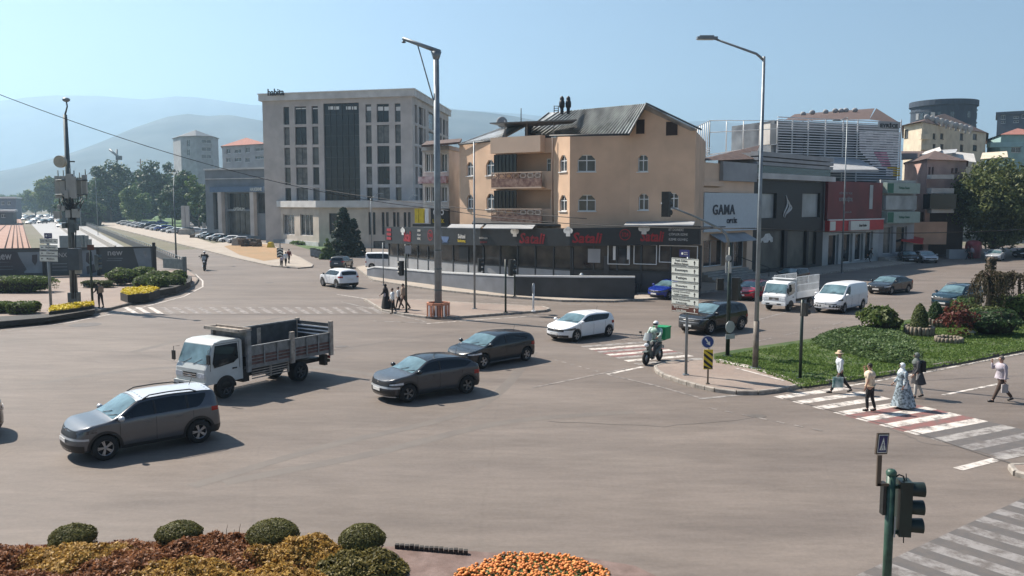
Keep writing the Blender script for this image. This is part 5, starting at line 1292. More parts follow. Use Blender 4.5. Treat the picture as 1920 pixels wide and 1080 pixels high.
tig = Car(4.45,1.84,1.67,2.68,.9,.36,[(-2.4,.9),(-2.2,1.02),(-2.14,1.12),(-1.98,1.55),(-1.8,1.62),(-.8,1.67),(0,1.66),(.35,1.58),(1.02,1.15),(1.2,1.09),(1.8,1.02),(2.05,.94),(2.2,.8),(2.3,.7)], belt=1.04, sill=.27, clad=True, dr=.30)
t = make_car(tig, 'white_suv', 'white SUV seen from behind, turning beside the restaurant wall', 'car', WHITECAR, cfg=dict(rw=(-2.13,-1.99), tl=(.42,1.22,.93,1.08), ws=(.34,1.04), rplate_z=.80, mirror_mat=BLKP, pillars=(-.1,-1.1)), antenna=False)
place(t, (606,534), (625,540), tig, 'L'); 
A = G(640,541); t.location = (A.x-.55, A.y+1.6, 0); t.rotation_euler = (0,0,R(128)); TIG = t
togg = Car(4.6,1.88,1.68,2.89,.9,.38,[(-2.4,.95),(-2.25,1.05),(-2.18,1.2),(-1.95,1.52),(-1.7,1.6),(-.6,1.68),(0,1.66),(.35,1.60),(1.15,1.15),(1.3,1.10),(1.95,1.02),(2.15,.92),(2.3,.8),(2.4,.7)], belt=1.05, sill=.27, clad=True)
t = make_car(togg, 'black_suv', 'black SUV partly behind the direction sign, with bright trim on its nose', 'car', BLKP, cfg=dict(hl=(.5,1.1,.86,.91), grille=(0,.5,.55,.86), bump=(0,.8,.30,.42), bars=((.88,.90,.9,SILV2),(.68,.70,.45,SILV2)), ws=(.34,1.18), rw=(-2.14,-1.96), plate_z=.50, pillars=(-.1,-1.1)), antenna=False)
place(t, (1330,628), (1393,618), togg, 'L')
t = clone(WH, (0,0,0), 0, 'bright blue hatchback in the shade behind the direction sign'); t.name = 'blue_hatchback'; repaint(t, ('body','door_handle','mirror'), BLUEP); t['category'] = 'car'
place(t, (1243,563), (1307,556), hatch, 'L')
t = clone(WH, (0,0,0), 0, 'red hatchback half hidden by the lamp post, left of the white flatbed truck'); t.name = 'red_hatchback'; repaint(t, ('body','door_handle','mirror'), REDP)
place(t, (1408,566), (1450,556), hatch, 'L')
REDC = t
sedan = Car(4.65,1.83,1.44,2.75,.9,.33,[(-2.5,.9),(-2.3,1.02),(-2.15,1.08),(-1.8,1.14),(-1.1,1.38),(-.5,1.44),(0,1.43),(.35,1.37),(1.15,.98),(1.3,.93),(1.95,.84),(2.15,.77),(2.3,.66),(2.4,.6)], belt=.92, sill=.2)
SCFG = dict(hl=(.45,1.15,.62,.74), grille=(0,.42,.5,.66), ws=(.38,1.18), rw=(-1.75,-1.15), plate_z=.44, rplate_z=.8, tl=(.5,1.15,.8,.96))
t = make_car(sedan, 'dark_sedan', 'dark charcoal sedan behind the white panel van', 'car', GREYD, cfg=SCFG, antenna=False)
place(t, (1661,554), (1713,547), sedan, 'L'); DS = t
t = make_car(suv, 'teal_suv', 'dark teal SUV with roof rails behind the weeping tree', 'car', TEALP, rails=True, cfg=dict(hl=(.46,1.12,.78,.88), grille=(0,.5,.66,.84), bump=(0,.8,.30,.50), ws=(.34,1.06), rw=(-2.12,-1.98), rail_mat=CHROME, pillars=(-.1,-1.05)), antenna=False)
place(t, (1785,584), (1850,574), suv, 'L')
t = clone(DS, (0,0,0), 0, 'silver white sedan driving in the sun on the far right street'); t.name = 'silver_sedan'; repaint(t, ('body','door_handle','mirror'), SILV2)
place(t, (1866,491), (1893,487), sedan, 'L', rz_add=8)
t = clone(DS, (0,0,0), 0, 'pale silver sedan parked in the shade left of the grey shop shutter'); t.name = 'parked_silver_sedan'; repaint(t, ('body','door_handle','mirror'), SILV2)
A = G(1752,494); t.location = (A.x, A.y+2.4, 0); t.rotation_euler = (0,0,R(-98))
t = clone(DS, (0,0,0), 0, 'dark sedan on the pavement beside the pale silver parked sedan'); t.name = 'parked_dark_sedan'
A = G(1722,494); t.location = (A.x, A.y+2.8, 0); t.rotation_euler = (0,0,R(-105))
t = clone(DS, (0,0,0), 0, 'dark sedan cut by the right edge on the far street'); t.name = 'dark_sedan_far'; t.name = 'dark_sedan'
A = G(1938,484); t.location = (A.x, A.y+1, 0); t.rotation_euler = (0,0,R(195))
t = clone(WH, (0,0,0), 0, 'car with a pale roof behind the white flatbed truck, mostly hidden'); t.name = 'parked_hatchback'; repaint(t, ('body','door_handle','mirror'), GREYD)
place(t, (1478,535), (1525,528), hatch, 'L')
t = clone(DS, (0,0,0), 0, 'dark sedan leaving the picture on the left, only its shadow tip showing'); t.name = 'dark_sedan'
A = G(-75,835); t.location = (A.x-1.6, A.y+.4, 0); t.rotation_euler = (0,0,R(212))

# --- combi van (seen side on behind the wall) and panel van
combi = Car(4.4,1.82,1.85,2.75,.85,.33,[(-2.3,1.5),(-2.19,1.6),(-2.15,1.8),(-2.0,1.84),(-.5,1.87),(.2,1.84),(.55,1.74),(1.15,1.25),(1.35,1.15),(1.85,1.0),(2.05,.9),(2.18,.75),(2.3,.7)], belt=1.08, sill=.24, dr=.16, inset=.16)
t = make_car(combi, 'white_minivan', 'white minivan parked side on left of the restaurant', 'van', WHITECAR, cfg=dict(ws=(.55,1.2), rw=(-2.17,-2.12), seams=(1.0,.05,-1.1), handles=(.15,-.05), pillars=(.05,-.85)), win=(-1.95,1.1), antenna=False)
A = G(686,508); t.location = (A.x+2.1, A.y+.9, 0); t.rotation_euler = (0,0,R(-6)); t.location.z = .14
pv = Car(4.95,1.92,1.93,3.1,.95,.345,[(-2.6,1.5),(-2.47,1.6),(-2.42,1.84),(-2.3,1.9),(-.5,1.935),(.4,1.92),(.85,1.82),(1.55,1.28),(1.75,1.18),(2.15,1.02),(2.32,.9),(2.45,.8),(2.6,.7)], belt=1.10, sill=.26, dr=.16, inset=.14)
t = make_car(pv, 'panel_van', 'white panel van with black lower bumper beside the white flatbed truck', 'van', WHITECAR, drl=LAMPD, cfg=dict(ws=(.82,1.62), rw=(-2.46,-2.42), hl=(.55,1.05,.86,.98), grille=(0,.5,.62,.68), bump=(0,1.02,.30,.58), seams=(1.4,.42,-.75), handles=(.55,), pillars=(), plate_z=.5), win=(.48,1.52), antenna=False)
place(t, (1564,592), (1635,576), pv, 'L')
# small grey car behind the white SUV
t = clone(TIG, (0,0,0), 0, 'dark grey car with roof box stopped in front of the tall dark conifer'); t.name = 'grey_suv'; repaint(t, ('body','door_handle','mirror'), GREYP)
A = G(634,506); t.scale = (.88,)*3; t.location = (A.x, A.y+2.2, 0); t.rotation_euler = (0,0,R(82))

# ------------------------------------------------------------------ flatbed truck with high wooden sides
TW = mat('truck cab white', (0.50,0.53,0.52), 0.4, var=0.06); BEDG = mat('weathered steel bed', (0.21,0.215,0.215), 0.6, 0.2, var=0.3, scale=4); RUST = mat('rusted planks', (0.13,0.07,0.06), 0.8, var=0.45, scale=5); DARKIN = mat('dark bed lining', (0.05,0.055,0.06), 0.8, var=0.3)
FADE = mat('faded wood beam', (0.36,0.31,0.26), 0.8, var=0.3, scale=6)
def cab(root, W_, x0, x1, z0, z1, paintm, slope=.42, r=.40, axle=None, sub_dark=True):
    """tilted-nose lorry cab lofted from side outline; local x forward"""
    prof = [(x0, z0), (x0, z1-.08), (x0+.10, z1), (x1-.75, z1+.02), (x1-.48, z1-.04), (x1-.40, z1-.12), (x1-.10, z0+(z1-z0)*.46), (x1-.02, z0+(z1-z0)*.36), (x1, z0+(z1-z0)*.2), (x1-.03, z0)]
    mb = MB(); hw = W_/2
    def row(y, k): return [Vector((x0+(x-x0)*(1-k*.03), y, z0+(z-z0)*(1-k*.03))) for x, z in prof]
    ys = [(-hw,1),(-hw+.03,.3),(-hw+.10,0),(0,-.3),(hw-.10,0),(hw-.03,.3),(hw,1)]
    rows = []
    for y, k in ys:
        rr = []
        for x, z in prof:
            tz = max(0, (z - (z0+(z1-z0)*.5)) / (z1-z0)); rr.append(Vector((x - k*.05*(1 if x > x0+.3 else 0), y*(1-.10*tz), z - k*.02*tz)))
        rows.append(rr)
    mb.grid(rows, False, closed=True); mb.add(rows[0], [tuple(range(len(prof)))]); mb.add(rows[-1], [tuple(range(len(prof)-1,-1,-1))])
    o = fix(part('cab', mb, paintm, root))
    zb = z0+(z1-z0)*.48; zt = z1-.16
    def sy(z): return hw*(1-.10*max(0,(z-(z0+(z1-z0)*.5))/(z1-z0)))
    def fxp(z): a = (z-(z0+(z1-z0)*.46))/((z1-.12)-(z0+(z1-z0)*.46)); return x1-.10-.30*a
    q = MB(); q.grid([[Vector((fxp(z)+.02, sy(z)*f*.92, z)) for f in (-1,-.5,0,.5,1)] for z in (zb+.02, (zb+zt)/2, zt+.02)], True); fix(part('windscreen', q, WSCR, root))
    for s in (1,-1):
        q = MB(); pts = [(fxp(zb)-.30, zb-.16), (fxp(zb)-.22, zb+.02), (fxp(zt)-.10, zt), (x0+.22, zt), (x0+.20, zb+.08), (x0+.42, zb-.06)]
        q.slab([(x, s*(sy(z)+.004), z) for x, z in pts], (0, s*.006, 0)); fix(part('side_window', q, GLASS, root))
        q = MB(); q.cbox((x0+.38, s*(hw+.008), zb-.28), (.2,.02,.05)); part('door_handle', q, BLACKP, root)
        q = MB()
        for a, b in (((x0+.14,z0+.45),(x0+.14,zt+.05)),((x0+.14,zt+.05),(fxp(zt)-.03,zt+.05)),((fxp(zb)-.12,z0+.5),(fxp(zb)-.14,zb+.02))):
            q.tube([(a[0], s*(sy(a[1])+.002), a[1]), (b[0], s*(sy(b[1])+.002), b[1])], .008, 4)
        part('door_seam', q, BLACKP, root)
        q = MB(); q.tube([(fxp(zb)-.1, s*sy(zt), zt-.1),(fxp(zb)+.05, s*(hw+.12), zt-.1),(fxp(zb)+.05, s*(hw+.12), zb)], .012, 5); q.cbox((fxp(zb)+.05, s*(hw+.13), zb+.22), (.06,.16,.34)); part('mirror', q, BLACKP, root)
        q = MB(); q.cbox((x1-.03, s*(hw-.24), z0+(z1-z0)*.22), (.08,.36,.17)); part('headlight', q, LAMP, root)
    q = MB(); q.box((x1-.04, -hw+.5, z0+(z1-z0)*.16), (x1+.012, hw-.5, z0+(z1-z0)*.28)); part('grille', q, BLACKP, root)
    q = MB()
    for k in range(2): q.box((x1-.02, -hw+.5, z0+(z1-z0)*(.18+.05*k)), (x1+.02, hw-.5, z0+(z1-z0)*(.195+.05*k)))
    part('grille_bar', q, CHROME, root)
    q = MB(); q.box((x1-.10, -hw-.01, z0-.10), (x1+.06, hw+.01, z0+.10)); part('bumper', q, paintm, root)
    q = MB(); q.box((x1+.062, -hw+.3, z0-.06), (x1+.075, hw-.3, z0+.02)); part('lower_intake', q, BLACKP, root)
    q = MB(); q.box((x1+.076, -.26, z0-.05), (x1+.088, .26, z0+.055)); part('number_plate', q, PLATE, root)
    for yy in (-.5, .1):
        q = MB(); q.tube([(fxp(zb)+.03, yy, zb-.02), (fxp(zb+.2)+.03, yy+.42, zb+.18)], .01, 4); part('wiper', q, BLACKP, root)
    # wheel arch
    if axle is not None:
        for s in (1,-1):
            q = MB(); n = 14; pts = [(axle+(r+.07)*math.cos(math.pi*k/n), s*(hw+.004), r+(r+.07)*math.sin(math.pi*k/n)) for k in range(n+1)] + [(axle-(r+.07), s*(hw+.004), z0-.1),(axle+(r+.07), s*(hw+.004), z0-.1)]
            q.slab(pts, (0, s*.004, 0)); fix(part('wheel_arch', q, BLACKP, root))
t = thing('flatbed_truck', 'white cab truck with tall weathered dropside bed crossing the junction', 'truck'); TR = t
WT = 1.75
cab(t, WT, 1.35, 3.05, .62, 2.18, TW, axle=2.15, r=.40)
q = MB(); q.box((-3.1,-.42,.55),(1.4,.42,.72)); q.box((1.0,-.8,.45),(1.3,.8,1.4)); part('chassis', q, BLACKP, t)
q = MB(); q.box((-3.15,-.98,.95),(1.22,.98,1.06)); part('bed_floor', q, BEDG, t)
q = MB(); q.box((-3.05,-.93,1.062),(1.15,.93,1.07)); part('bed_liner', q, DARKIN, t)
for s in (1, -1):
    for x0, x1 in ((-3.1,-1.1),(-.92,1.12)) if s == 1 else ((-3.1,-1.02),(-1.0,1.12)):
        top = 1.78
        if s == -1: top = 2.2
        q = MB(); q.box((x0, s*.955, 1.06), (x1, s*.985, top)); sp = part('side_panel', q, BEDG if s == 1 else DARKIN, t)
        for k in range(3):
            q = MB(); z = 1.10+.13*k; q.box((x0+.02, s*.99, z), (x1-.02, s*1.012, z+.085)); part('plank', q, RUST, sp)
        for k in range(4):
            q = MB(); x = x0 + .03 + (x1-x0-.06)*k/3; q.box((x-.03, s*1.014, 1.05), (x+.03, s*1.045, top+.01)); part('rib', q, BEDG, sp)
        q = MB(); q.box((x0, s*.95, top), (x1, s*1.03, top+.05)); part('top_rail', q, BEDG, sp)
    for x, top, w in ((1.17,2.42,.09),(-1.01,2.12,.10),(-3.17,2.3,.09)):
        q = MB(); q.box((x-w, s*.94, .85), (x+w, s*1.06, top)); part('post', q, FADE if x < 0 else BEDG, t)
    q = MB()
    for k in range(5): q.box((-.9, s*.88, .52+.10*k), (.95, s*.92, .56+.10*k))
    q.box((-.9, s*.86, .5),(-.84, s*.93, .95)); q.box((.0, s*.86, .5),(.06, s*.93, .95)); part('side_guard', q, FADE if s == 1 else BEDG, t)
    q = MB(); q.box((-3.0, s*.6, .45), (-2.85, s*.95, .9)); part('mudflap', q, BLACKP, t)
q = MB(); q.box((-3.2,-.95,1.06),(-3.14,.95,2.2)); part('tail_board', q, DARKIN, t)
for k in range(3):
    q = MB(); q.box((-3.13,-.93,2.0-.16*k),(-3.10,.93,2.05-.16*k)); part('slat', q, WHITE, t)
q = MB(); q.box((1.08,-.95,1.06),(1.14,.95,2.35)); part('head_board', q, BEDG, t)
q = MB(); q.box((1.0,-1.0,2.40),(1.62,1.0,2.44)); q.box((1.0,-1.0,2.44),(1.06,1.0,2.52)); q.box((1.56,-1.0,2.44),(1.62,1.0,2.52)); q.box((1.0,-1.0,2.44),(1.62,-.95,2.50)); q.box((1.0,.95,2.44),(1.62,1.0,2.50)); part('tool_rack', q, FADE, t)
q = MB(); q.box((-3.2,-.9,.55),(-3.1,.9,.68)); part('rear_bar', q, BLACKP, t)
for s in (1,-1):
    q = MB(); q.box((-3.22, s*.85-.12*s, .70), (-3.18, s*.85+.05*s, .82)); part('tail_light', q, TAIL, t)
for x, ys in ((2.15,(.76,-.76)), (-1.55,(.72,-.72))):
    for y in ys: add_wheel(t, x, y, .40, .26 if x > 0 else .42, mat('dull steel rim', (0.10,0.10,0.10), 0.6, 0.3), 6)
class _T: pass
tt = _T(); tt.W = 1.9; tt.xw = (2.15,-1.55)
place(t, (422,748), (569,714), tt, 'L')

# small white truck with rail sides
t = thing('small_truck', 'small white truck with upright white rail sides waiting beside the panel van', 'truck')
TW2 = mat('clean truck white', (0.70,0.72,0.73), 0.35, var=0.03)
cab(t, 1.72, 1.05, 2.5, .52, 1.98, TW2, axle=1.75, r=.34)
q = MB(); q.box((-2.3,-.38,.5),(1.1,.38,.66)); part('chassis', q, BLACKP, t)
q = MB(); q.box((-2.4,-.87,.80),(.95,.87,.90)); part('bed_floor', q, TW2, t)
for s in (1,-1):
    q = MB(); q.box((-2.38, s*.84, .9), (.93, s*.87, 1.25)); part('side_panel', q, TW2, t)
    for x0, x1 in ((-2.36,-.75),(-.70,.92)):
        for k in range(10):
            q = MB(); x = x0 + (x1-x0)*k/9; q.box((x-.012, s*.83, 1.25), (x+.012, s*.86, 2.25)); part('rail_bar', q, TW2, t)
        q = MB(); q.box((x0, s*.825, 2.25), (x1, s*.865, 2.29)); q.box((x0, s*.862, 1.7), (x1, s*.878, 1.74)); part('rail_bar', q, TW2, t)
q = MB(); q.box((.95,-.87,.9),(1.0,.87,2.1)); part('head_board', q, TW2, t)
q = MB(); q.box((.9,-.8,2.12),(1.35,.8,2.16)); part('roof_rack', q, TW2, t)
for s in (1,-1):
    q = MB(); q.box((-2.44, s*.6, .62), (-2.40, s*.84, .74)); part('tail_light', q, TAIL, t)
for x in (1.75,-1.35):
    for y in (.72,-.72): add_wheel(t, x, y, .34, .22, RIM, 5)
tt = _T(); tt.W = 1.72; tt.xw = (1.75,-1.35)
place(t, (1474,585), (1528,575), tt, 'L')

# ------------------------------------------------------------------ parked and distant cars
base_h = clone(WH, (0,0,0), 0, 'x'); base_h.name = 'parked_car'
PCOL = {'white': WHITECAR, 'silver': SILV2, 'grey': GREYP, 'black': BLKP, 'blue': BLUEP, 'dark grey': GREYD, 'red': REDP}
def parked(px, py, rz, colr, label, group, src=WH, sc=1.0, name='parked_car', lift=0.0):
    A = G(px, py); c = clone(src, (A.x, A.y, lift), R(rz), label, group, sc); c.name = name
    repaint(c, ('body','door_handle','mirror'), PCOL[colr])
    return c
for o in [base_h] + list(base_h.children_recursive): bpy.data.objects.remove(o)
gA = 'cars parked in the far row of the car park'
rowA = [(222,424,'white','first car of the far row, white, beside the grass'),(232,426,'silver','second car of the far row, silver'),(242,428,'white','third car of the far row, white'),(251,430,'silver','fourth car of the far row, bright silver'),(259,431,'silver','fifth car of the far row, pale silver'),
        (268,432,'black','sixth car of the far row, black'),(278,434,'silver','seventh car of the far row, silver with low roof'),(288,436,'white','eighth car of the far row, white'),(298,437,'blue','ninth car of the far row, deep blue'),(309,439,'silver','tenth car of the far row, silver'),
        (320,441,'white','eleventh car of the far row, white, nearest the lamp post'),(338,442,'grey','last car of the far row, grey, behind the lamp post')]
for i, (x, y, c, l) in enumerate(rowA): parked(x+8, y-3, 205, c, l, gA, src=[WH, DS, TIG][i % 3] if c != 'white' else WH, sc=1.05)
gB = 'cars parked in the near row of the car park'
for x, y, c, l in [(378,450,'white','first car of the near row, white, behind a concrete block'),(388,452,'dark grey','second car of the near row, dark'),(399,454,'white','third car of the near row, white'),(411,456,'black','fourth car of the near row, black'),(424,458,'white','fifth car of the near row, white'),(440,460,'silver','last car of the near row, silver, beside the dry grass')]:
    parked(x+6, y-3, 205, c, l, gB, src=WH, sc=.95, lift=.02)
gC = 'cars behind in the back of the car park'
for x, y, c, l in [(262,420,'silver','silver car at the back of the car park near the meadow'),(275,421,'white','white car at the back of the car park'),(290,423,'blue','blue car at the back of the car park'),(305,421,'blue','second blue car at the back beside the pale pillars'),(392,440,'silver','silver car in the back of the near row'),(372,438,'white','white car at the back in front of the dark wall')]:
    parked(x, y, 15, c, l, gC, src=TIG, sc=.9)
gD = 'cars on the far road behind the tram track'
for x, y, c, rz, l in [(58,420,'white',-92,'white car nearest on the far road beside the tram track'),(80,419,'dark grey',-92,'dark car abreast of the nearest white car on the far road'),(68,415,'white',-92,'white car behind the dark car on the far road'),(93,417,'grey',-90,'grey car right on the far road beside the barrier'),(48,413,'silver',-92,'silver car farther back at the left of the far road'),(60,409,'dark grey',-92,'dark car far back on the far road'),(47,407,'white',-92,'white van-like car far back at the left of the far road'),(75,408,'silver',-92,'silver car far back in the middle of the far road'),(88,407,'white',-92,'white car far back at the right of the far road'),(100,411,'white',-90,'white car far back next to the antenna cabinets'),(118,426,'silver',-96,'silver car between the barriers behind the antenna mast'),(112,418,'dark grey',-94,'dark car between the barriers behind the antenna mast')]:
    parked(x, y, rz, c, l, gD, src=[DS, TIG][(x+y) % 2], name='distant_car')
# ------------------------------------------------------------------ vegetation
LF_DARK = leafmat('dark leaves', (0.016,0.036,0.014), (0.065,0.115,0.040), scale=.25)
LF_MID = leafmat('mid green leaves', (0.035,0.075,0.020), (0.13,0.20,0.055), scale=.3)
LF_LIGHT = leafmat('light green leaves', (0.05,0.085,0.02), (0.17,0.22,0.06), scale=.3)
LF_OLIVE = leafmat('olive leaves', (0.035,0.05,0.014), (0.16,0.19,0.065), scale=.5)
LF_BOX = leafmat('clipped hedge leaves', (0.040,0.042,0.013), (0.20,0.19,0.065), scale=1.5)
LF_HEDGE = leafmat('green hedge leaves', (0.030,0.055,0.012), (0.16,0.22,0.055), scale=1.5)
LF_IVY = leafmat('ground cover leaves', (0.02,0.05,0.016), (0.15,0.22,0.08), scale=1.5)
LF_CON = leafmat('conifer needles', (0.007,0.017,0.009), (0.022,0.045,0.022), scale=.5)
LF_RED = leafmat('red foliage', (0.05,0.015,0.012), (0.20,0.06,0.045), scale=1.5)
LF_CRIM = leafmat('crimson bedding leaves', (0.08,0.03,0.015), (0.38,0.17,0.075), scale=1.2, c3=(.42,.26,.12))
LF_GOLD = leafmat('golden bedding leaves', (0.13,0.06,0.014), (0.60,0.38,0.10), scale=1.2, c3=(.62,.48,.16))
LF_OLGOLD = leafmat('green gold bedding leaves', (0.05,0.05,0.015), (0.24,0.20,0.06), scale=1.2, c3=(.40,.30,.10))
LF_WEEP = leafmat('weeping brown green leaves', (0.02,0.022,0.010), (0.085,0.07,0.035), scale=1.5)
YEL = leafmat('yellow blossoms', (0.45,0.33,0.02), (0.75,0.60,0.03), tr=.2)
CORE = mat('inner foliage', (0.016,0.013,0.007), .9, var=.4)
rnd = random.Random(11)
def leaf(mb, p, n, s, asp=1.6):
    """one leaf-sized quad at p, facing roughly n"""
    n = (n + Vector((rnd.gauss(0,.55), rnd.gauss(0,.55), rnd.gauss(0,.55)))).normalized()
    a = n.orthogonal().normalized(); a = Matrix.Rotation(rnd.random()*6.283, 3, n) @ a; b = n.cross(a)
    s2 = s * rnd.uniform(.6, 1.2); a = a*s2*.5*asp; b = b*s2*.5
    o = len(mb.v); mb.v += [tuple(p-a), tuple(p+b*.8), tuple(p+a), tuple(p-b*.8)]
    mb.f.append([o,o+1,o+2,o+3]); mb.mi.append(mb.m); mb.sm.append(False)
def sph():
    while True:
        v = Vector((rnd.uniform(-1,1), rnd.uniform(-1,1), rnd.uniform(-1,1)))
        if .05 < v.length < 1: return v.normalized()
def clump(mb, c, r, n, s, flat=.8, shell=.55):
    for _ in range(n):
        d = sph(); k = r * (shell + (1-shell)*rnd.random()) * (1 + .25*noise.noise(d*2 + c*.3))
        leaf(mb, c + Vector((d.x*k, d.y*k, d.z*k*flat)), (d + Vector((0,0,.4))), s)
def crown_mesh(h, w, n=60, leaves=70, s=.35, base=.25, shape='round', m=None, seed=1):
    """a crown of many separate leaf clumps with gaps; local origin at the ground"""
    rnd.seed(seed); mb = MB()
    for i in range(n):
        d = sph(); k = rnd.random()**.45
        zc = base*h + (1-base)*h*.5; rz = (1-base)*h*.5
        if shape == 'round': p = Vector((d.x*k*w/2*.86, d.y*k*w/2*.86, zc + d.z*k*rz*.88))
        else:
            t = rnd.random()**1.35; z = base*h + (1-base)*h*t*.97; rr = w/2*(1-t)**.8*.9*rnd.uniform(.55,1); a = rnd.random()*6.283; p = Vector((rr*math.cos(a), rr*math.sin(a), z))
        r = w*rnd.uniform(.09,.17)*(1 if shape == 'round' else .75)
        clump(mb, p, r, leaves, s)
    return mb
def trunk_mesh(h, r, w, base=.25, seed=1):
    rnd.seed(seed+50); mb = MB(); top = Vector((rnd.uniform(-.3,.3), rnd.uniform(-.3,.3), h*.8))
    mb.tube([(0,0,-.1),(0,0,h*base*.6),top*.6,top], [r*1.25, r*.95, r*.6, r*.15], 8)
    for i in range(7):
        z = h*(base*.8 + .08*i); a = rnd.random()*6.28; st = Vector((0,0,z)).lerp(top, .1*i)
        e = st + Vector((math.cos(a)*w*.36, math.sin(a)*w*.36, h*.16)); m_ = st.lerp(e,.5)+Vector((0,0,-.02*h))
        mb.tube([st, m_, e], [r*.4, r*.26, r*.08], 5)
    return mb
def tree(name, label, x, d, ztop, w, m, group=None, shape='round', n=60, leaves=70, s=.35, base=.22, seed=1, tr=.2, ground=0, cat='tree'):
    p = XY(x, d); h = ztop - ground
    root = thing(name, label, cat, (p[0], p[1], ground), 0, group)
    part('trunk', trunk_mesh(h, tr, w, base, seed), BARK, root)
    part('crown', crown_mesh(h, w, n, leaves, s, base, shape, seed=seed), m, root, kind='stuff')
    return root
def T_(name, label, x, ytop, d, wpx, m, **k):
    return tree(name, label, x, d, U(x, ytop, d).z, wpx/1600*d, m, **k)
gt = 'trees along the far left road'
T_('broadleaf_tree','dark tree with a spiky top in front of the hills, left of the utility pole',208,298,340,92,LF_DARK,group=gt,n=90,leaves=80,s=.9,base=.12,seed=1,tr=.4)
T_('broadleaf_tree','tall dark tree just left of the grey rounded tower block',300,296,333,88,LF_DARK,group=gt,n=90,leaves=80,s=.9,base=.1,seed=2,tr=.4)
T_('broadleaf_tree','dark tree in front of the rounded tower block',345,318,291,80,LF_DARK,group=gt,n=90,leaves=80,s=.8,base=.1,seed=3,tr=.35)
T_('broadleaf_tree','sunlit tree beside the lamp post at the car park',372,322,255,52,LF_MID,group=gt,n=60,leaves=80,s=.6,base=.15,seed=4,tr=.3)
T_('broadleaf_tree','dark tree between the antenna mast and the spiky dark tree',158,330,369,70,LF_DARK,group=gt,n=70,leaves=80,s=.9,base=.1,seed=5,tr=.35)
T_('broadleaf_tree','mid green tree in front of the spiky dark tree',255,348,305,62,LF_MID,group=gt,n=60,leaves=80,s=.7,base=.1,seed=6,tr=.3)
T_('broadleaf_tree','yellow green tree left of the antenna mast',96,328,468,62,LF_LIGHT,group=gt,n=80,leaves=80,s=1.1,base=.08,seed=7,tr=.4)
T_('broadleaf_tree','lower yellow green tree at the far end of the road',66,352,568,58,LF_LIGHT,group=gt,n=60,leaves=80,s=1.3,base=.08,seed=8,tr=.4)
T_('broadleaf_tree','hazy green tree farthest down the road',36,366,738,56,LF_MID,group=gt,n=50,leaves=80,s=1.6,base=.08,seed=9,tr=.4)
T_('broadleaf_tree','tree hidden behind the antenna panels',126,340,411,46,LF_MID,group=gt,n=50,leaves=80,s=1.0,base=.08,seed=10,tr=.4)
T_('broadleaf_tree','small leafy tree on the meadow beside the far pavement',185,380,333,34,LF_LIGHT,group=gt,n=35,leaves=60,s=.5,base=.3,seed=11,tr=.15)
T_('broadleaf_tree','small bright tree on the meadow right of the signal pole',238,356,319,34,LF_LIGHT,group=gt,n=40,leaves=60,s=.55,base=.25,seed=12,tr=.15)
T_('broadleaf_tree','low dark tree above the pale pillars at the back of the car park',322,345,284,60,LF_DARK,group=gt,n=60,leaves=80,s=.7,base=.1,seed=13,tr=.25)
T_('broadleaf_tree','dark green tree in front of the dark clad hall',395,350,244,50,LF_DARK,group=gt,n=70,leaves=80,s=.6,base=.05,seed=14,tr=.2)
T_('broadleaf_tree','hazy tree left of the lower yellow green tree',6,368,795,50,LF_MID,group=gt,n=40,leaves=80,s=1.6,base=.08,seed=15,tr=.4)
T_('broadleaf_tree','dark middle tree behind the small bright meadow tree',262,318,355,64,LF_DARK,group=gt,n=70,leaves=80,s=.9,base=.1,seed=16,tr=.4)
T_('spreading_tree','big leafy tree shading the far street at the right edge',1868,292,118,185,LF_OLIVE,n=190,leaves=170,s=.36,base=.10,seed=21,tr=.4)
T_('spreading_tree','second leafy tree cut by the right edge behind the silver sedan',1930,330,124,120,LF_OLIVE,n=90,leaves=150,s=.38,base=.12,seed=22,tr=.35)
T_('conifer','tall dark conifer in front of the podium building',643,390,118,66,LF_CON,shape='cone',n=170,leaves=60,s=.28,base=.03,seed=31,tr=.2)
T_('conifer','slim second tip of the dark conifer group',662,412,120,46,LF_CON,shape='cone',n=100,leaves=60,s=.28,base=.03,seed=32,tr=.15)
T_('young_tree','short lighter evergreen at the foot of the tall conifer',612,448,112,34,LF_MID,shape='cone',n=70,leaves=60,s=.22,base=.05,seed=33,tr=.1)
def mound(name, label, x, d, rx, ry, h, m, z=0.0, n=900, s=.09, cat='shrub', group=None, seed=1, loc=None, square=2.0, lump=.12, world=None, core=True, stuff=False, zmin=-.1):
    """a clipped or natural low shrub: leaf quads over a rounded body"""
    rnd.seed(seed); p = world or XY(x, d)
    root = thing(name, label, cat, (p[0], p[1], z), 0, group)
    off = Vector((p[0], p[1], seed))
    def S(dv, k=1.0):
        e = 2/square
        q = Vector((math.copysign(abs(dv.x)**e, dv.x), math.copysign(abs(dv.y)**e, dv.y), math.copysign(abs(dv.z)**e, dv.z)))
        l = 1 + lump*noise.noise(dv*2.2 + off)*2
        return Vector((q.x*rx*k*l, q.y*ry*k*l, h*.5 + q.z*h*.5*k*l))
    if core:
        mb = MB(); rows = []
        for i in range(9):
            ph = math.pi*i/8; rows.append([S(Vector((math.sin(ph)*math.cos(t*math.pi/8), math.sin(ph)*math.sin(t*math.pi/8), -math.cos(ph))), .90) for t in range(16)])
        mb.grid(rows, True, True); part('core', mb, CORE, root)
    mb = MB()
    for _ in range(n):
        dv = sph()
        if dv.z < zmin and rnd.random() < .8: dv.z = abs(dv.z)
        dv.normalize(); leaf(mb, S(dv, rnd.uniform(.90,1.04)), dv, s)
    part('foliage', mb, m, root, kind='stuff')
    return root
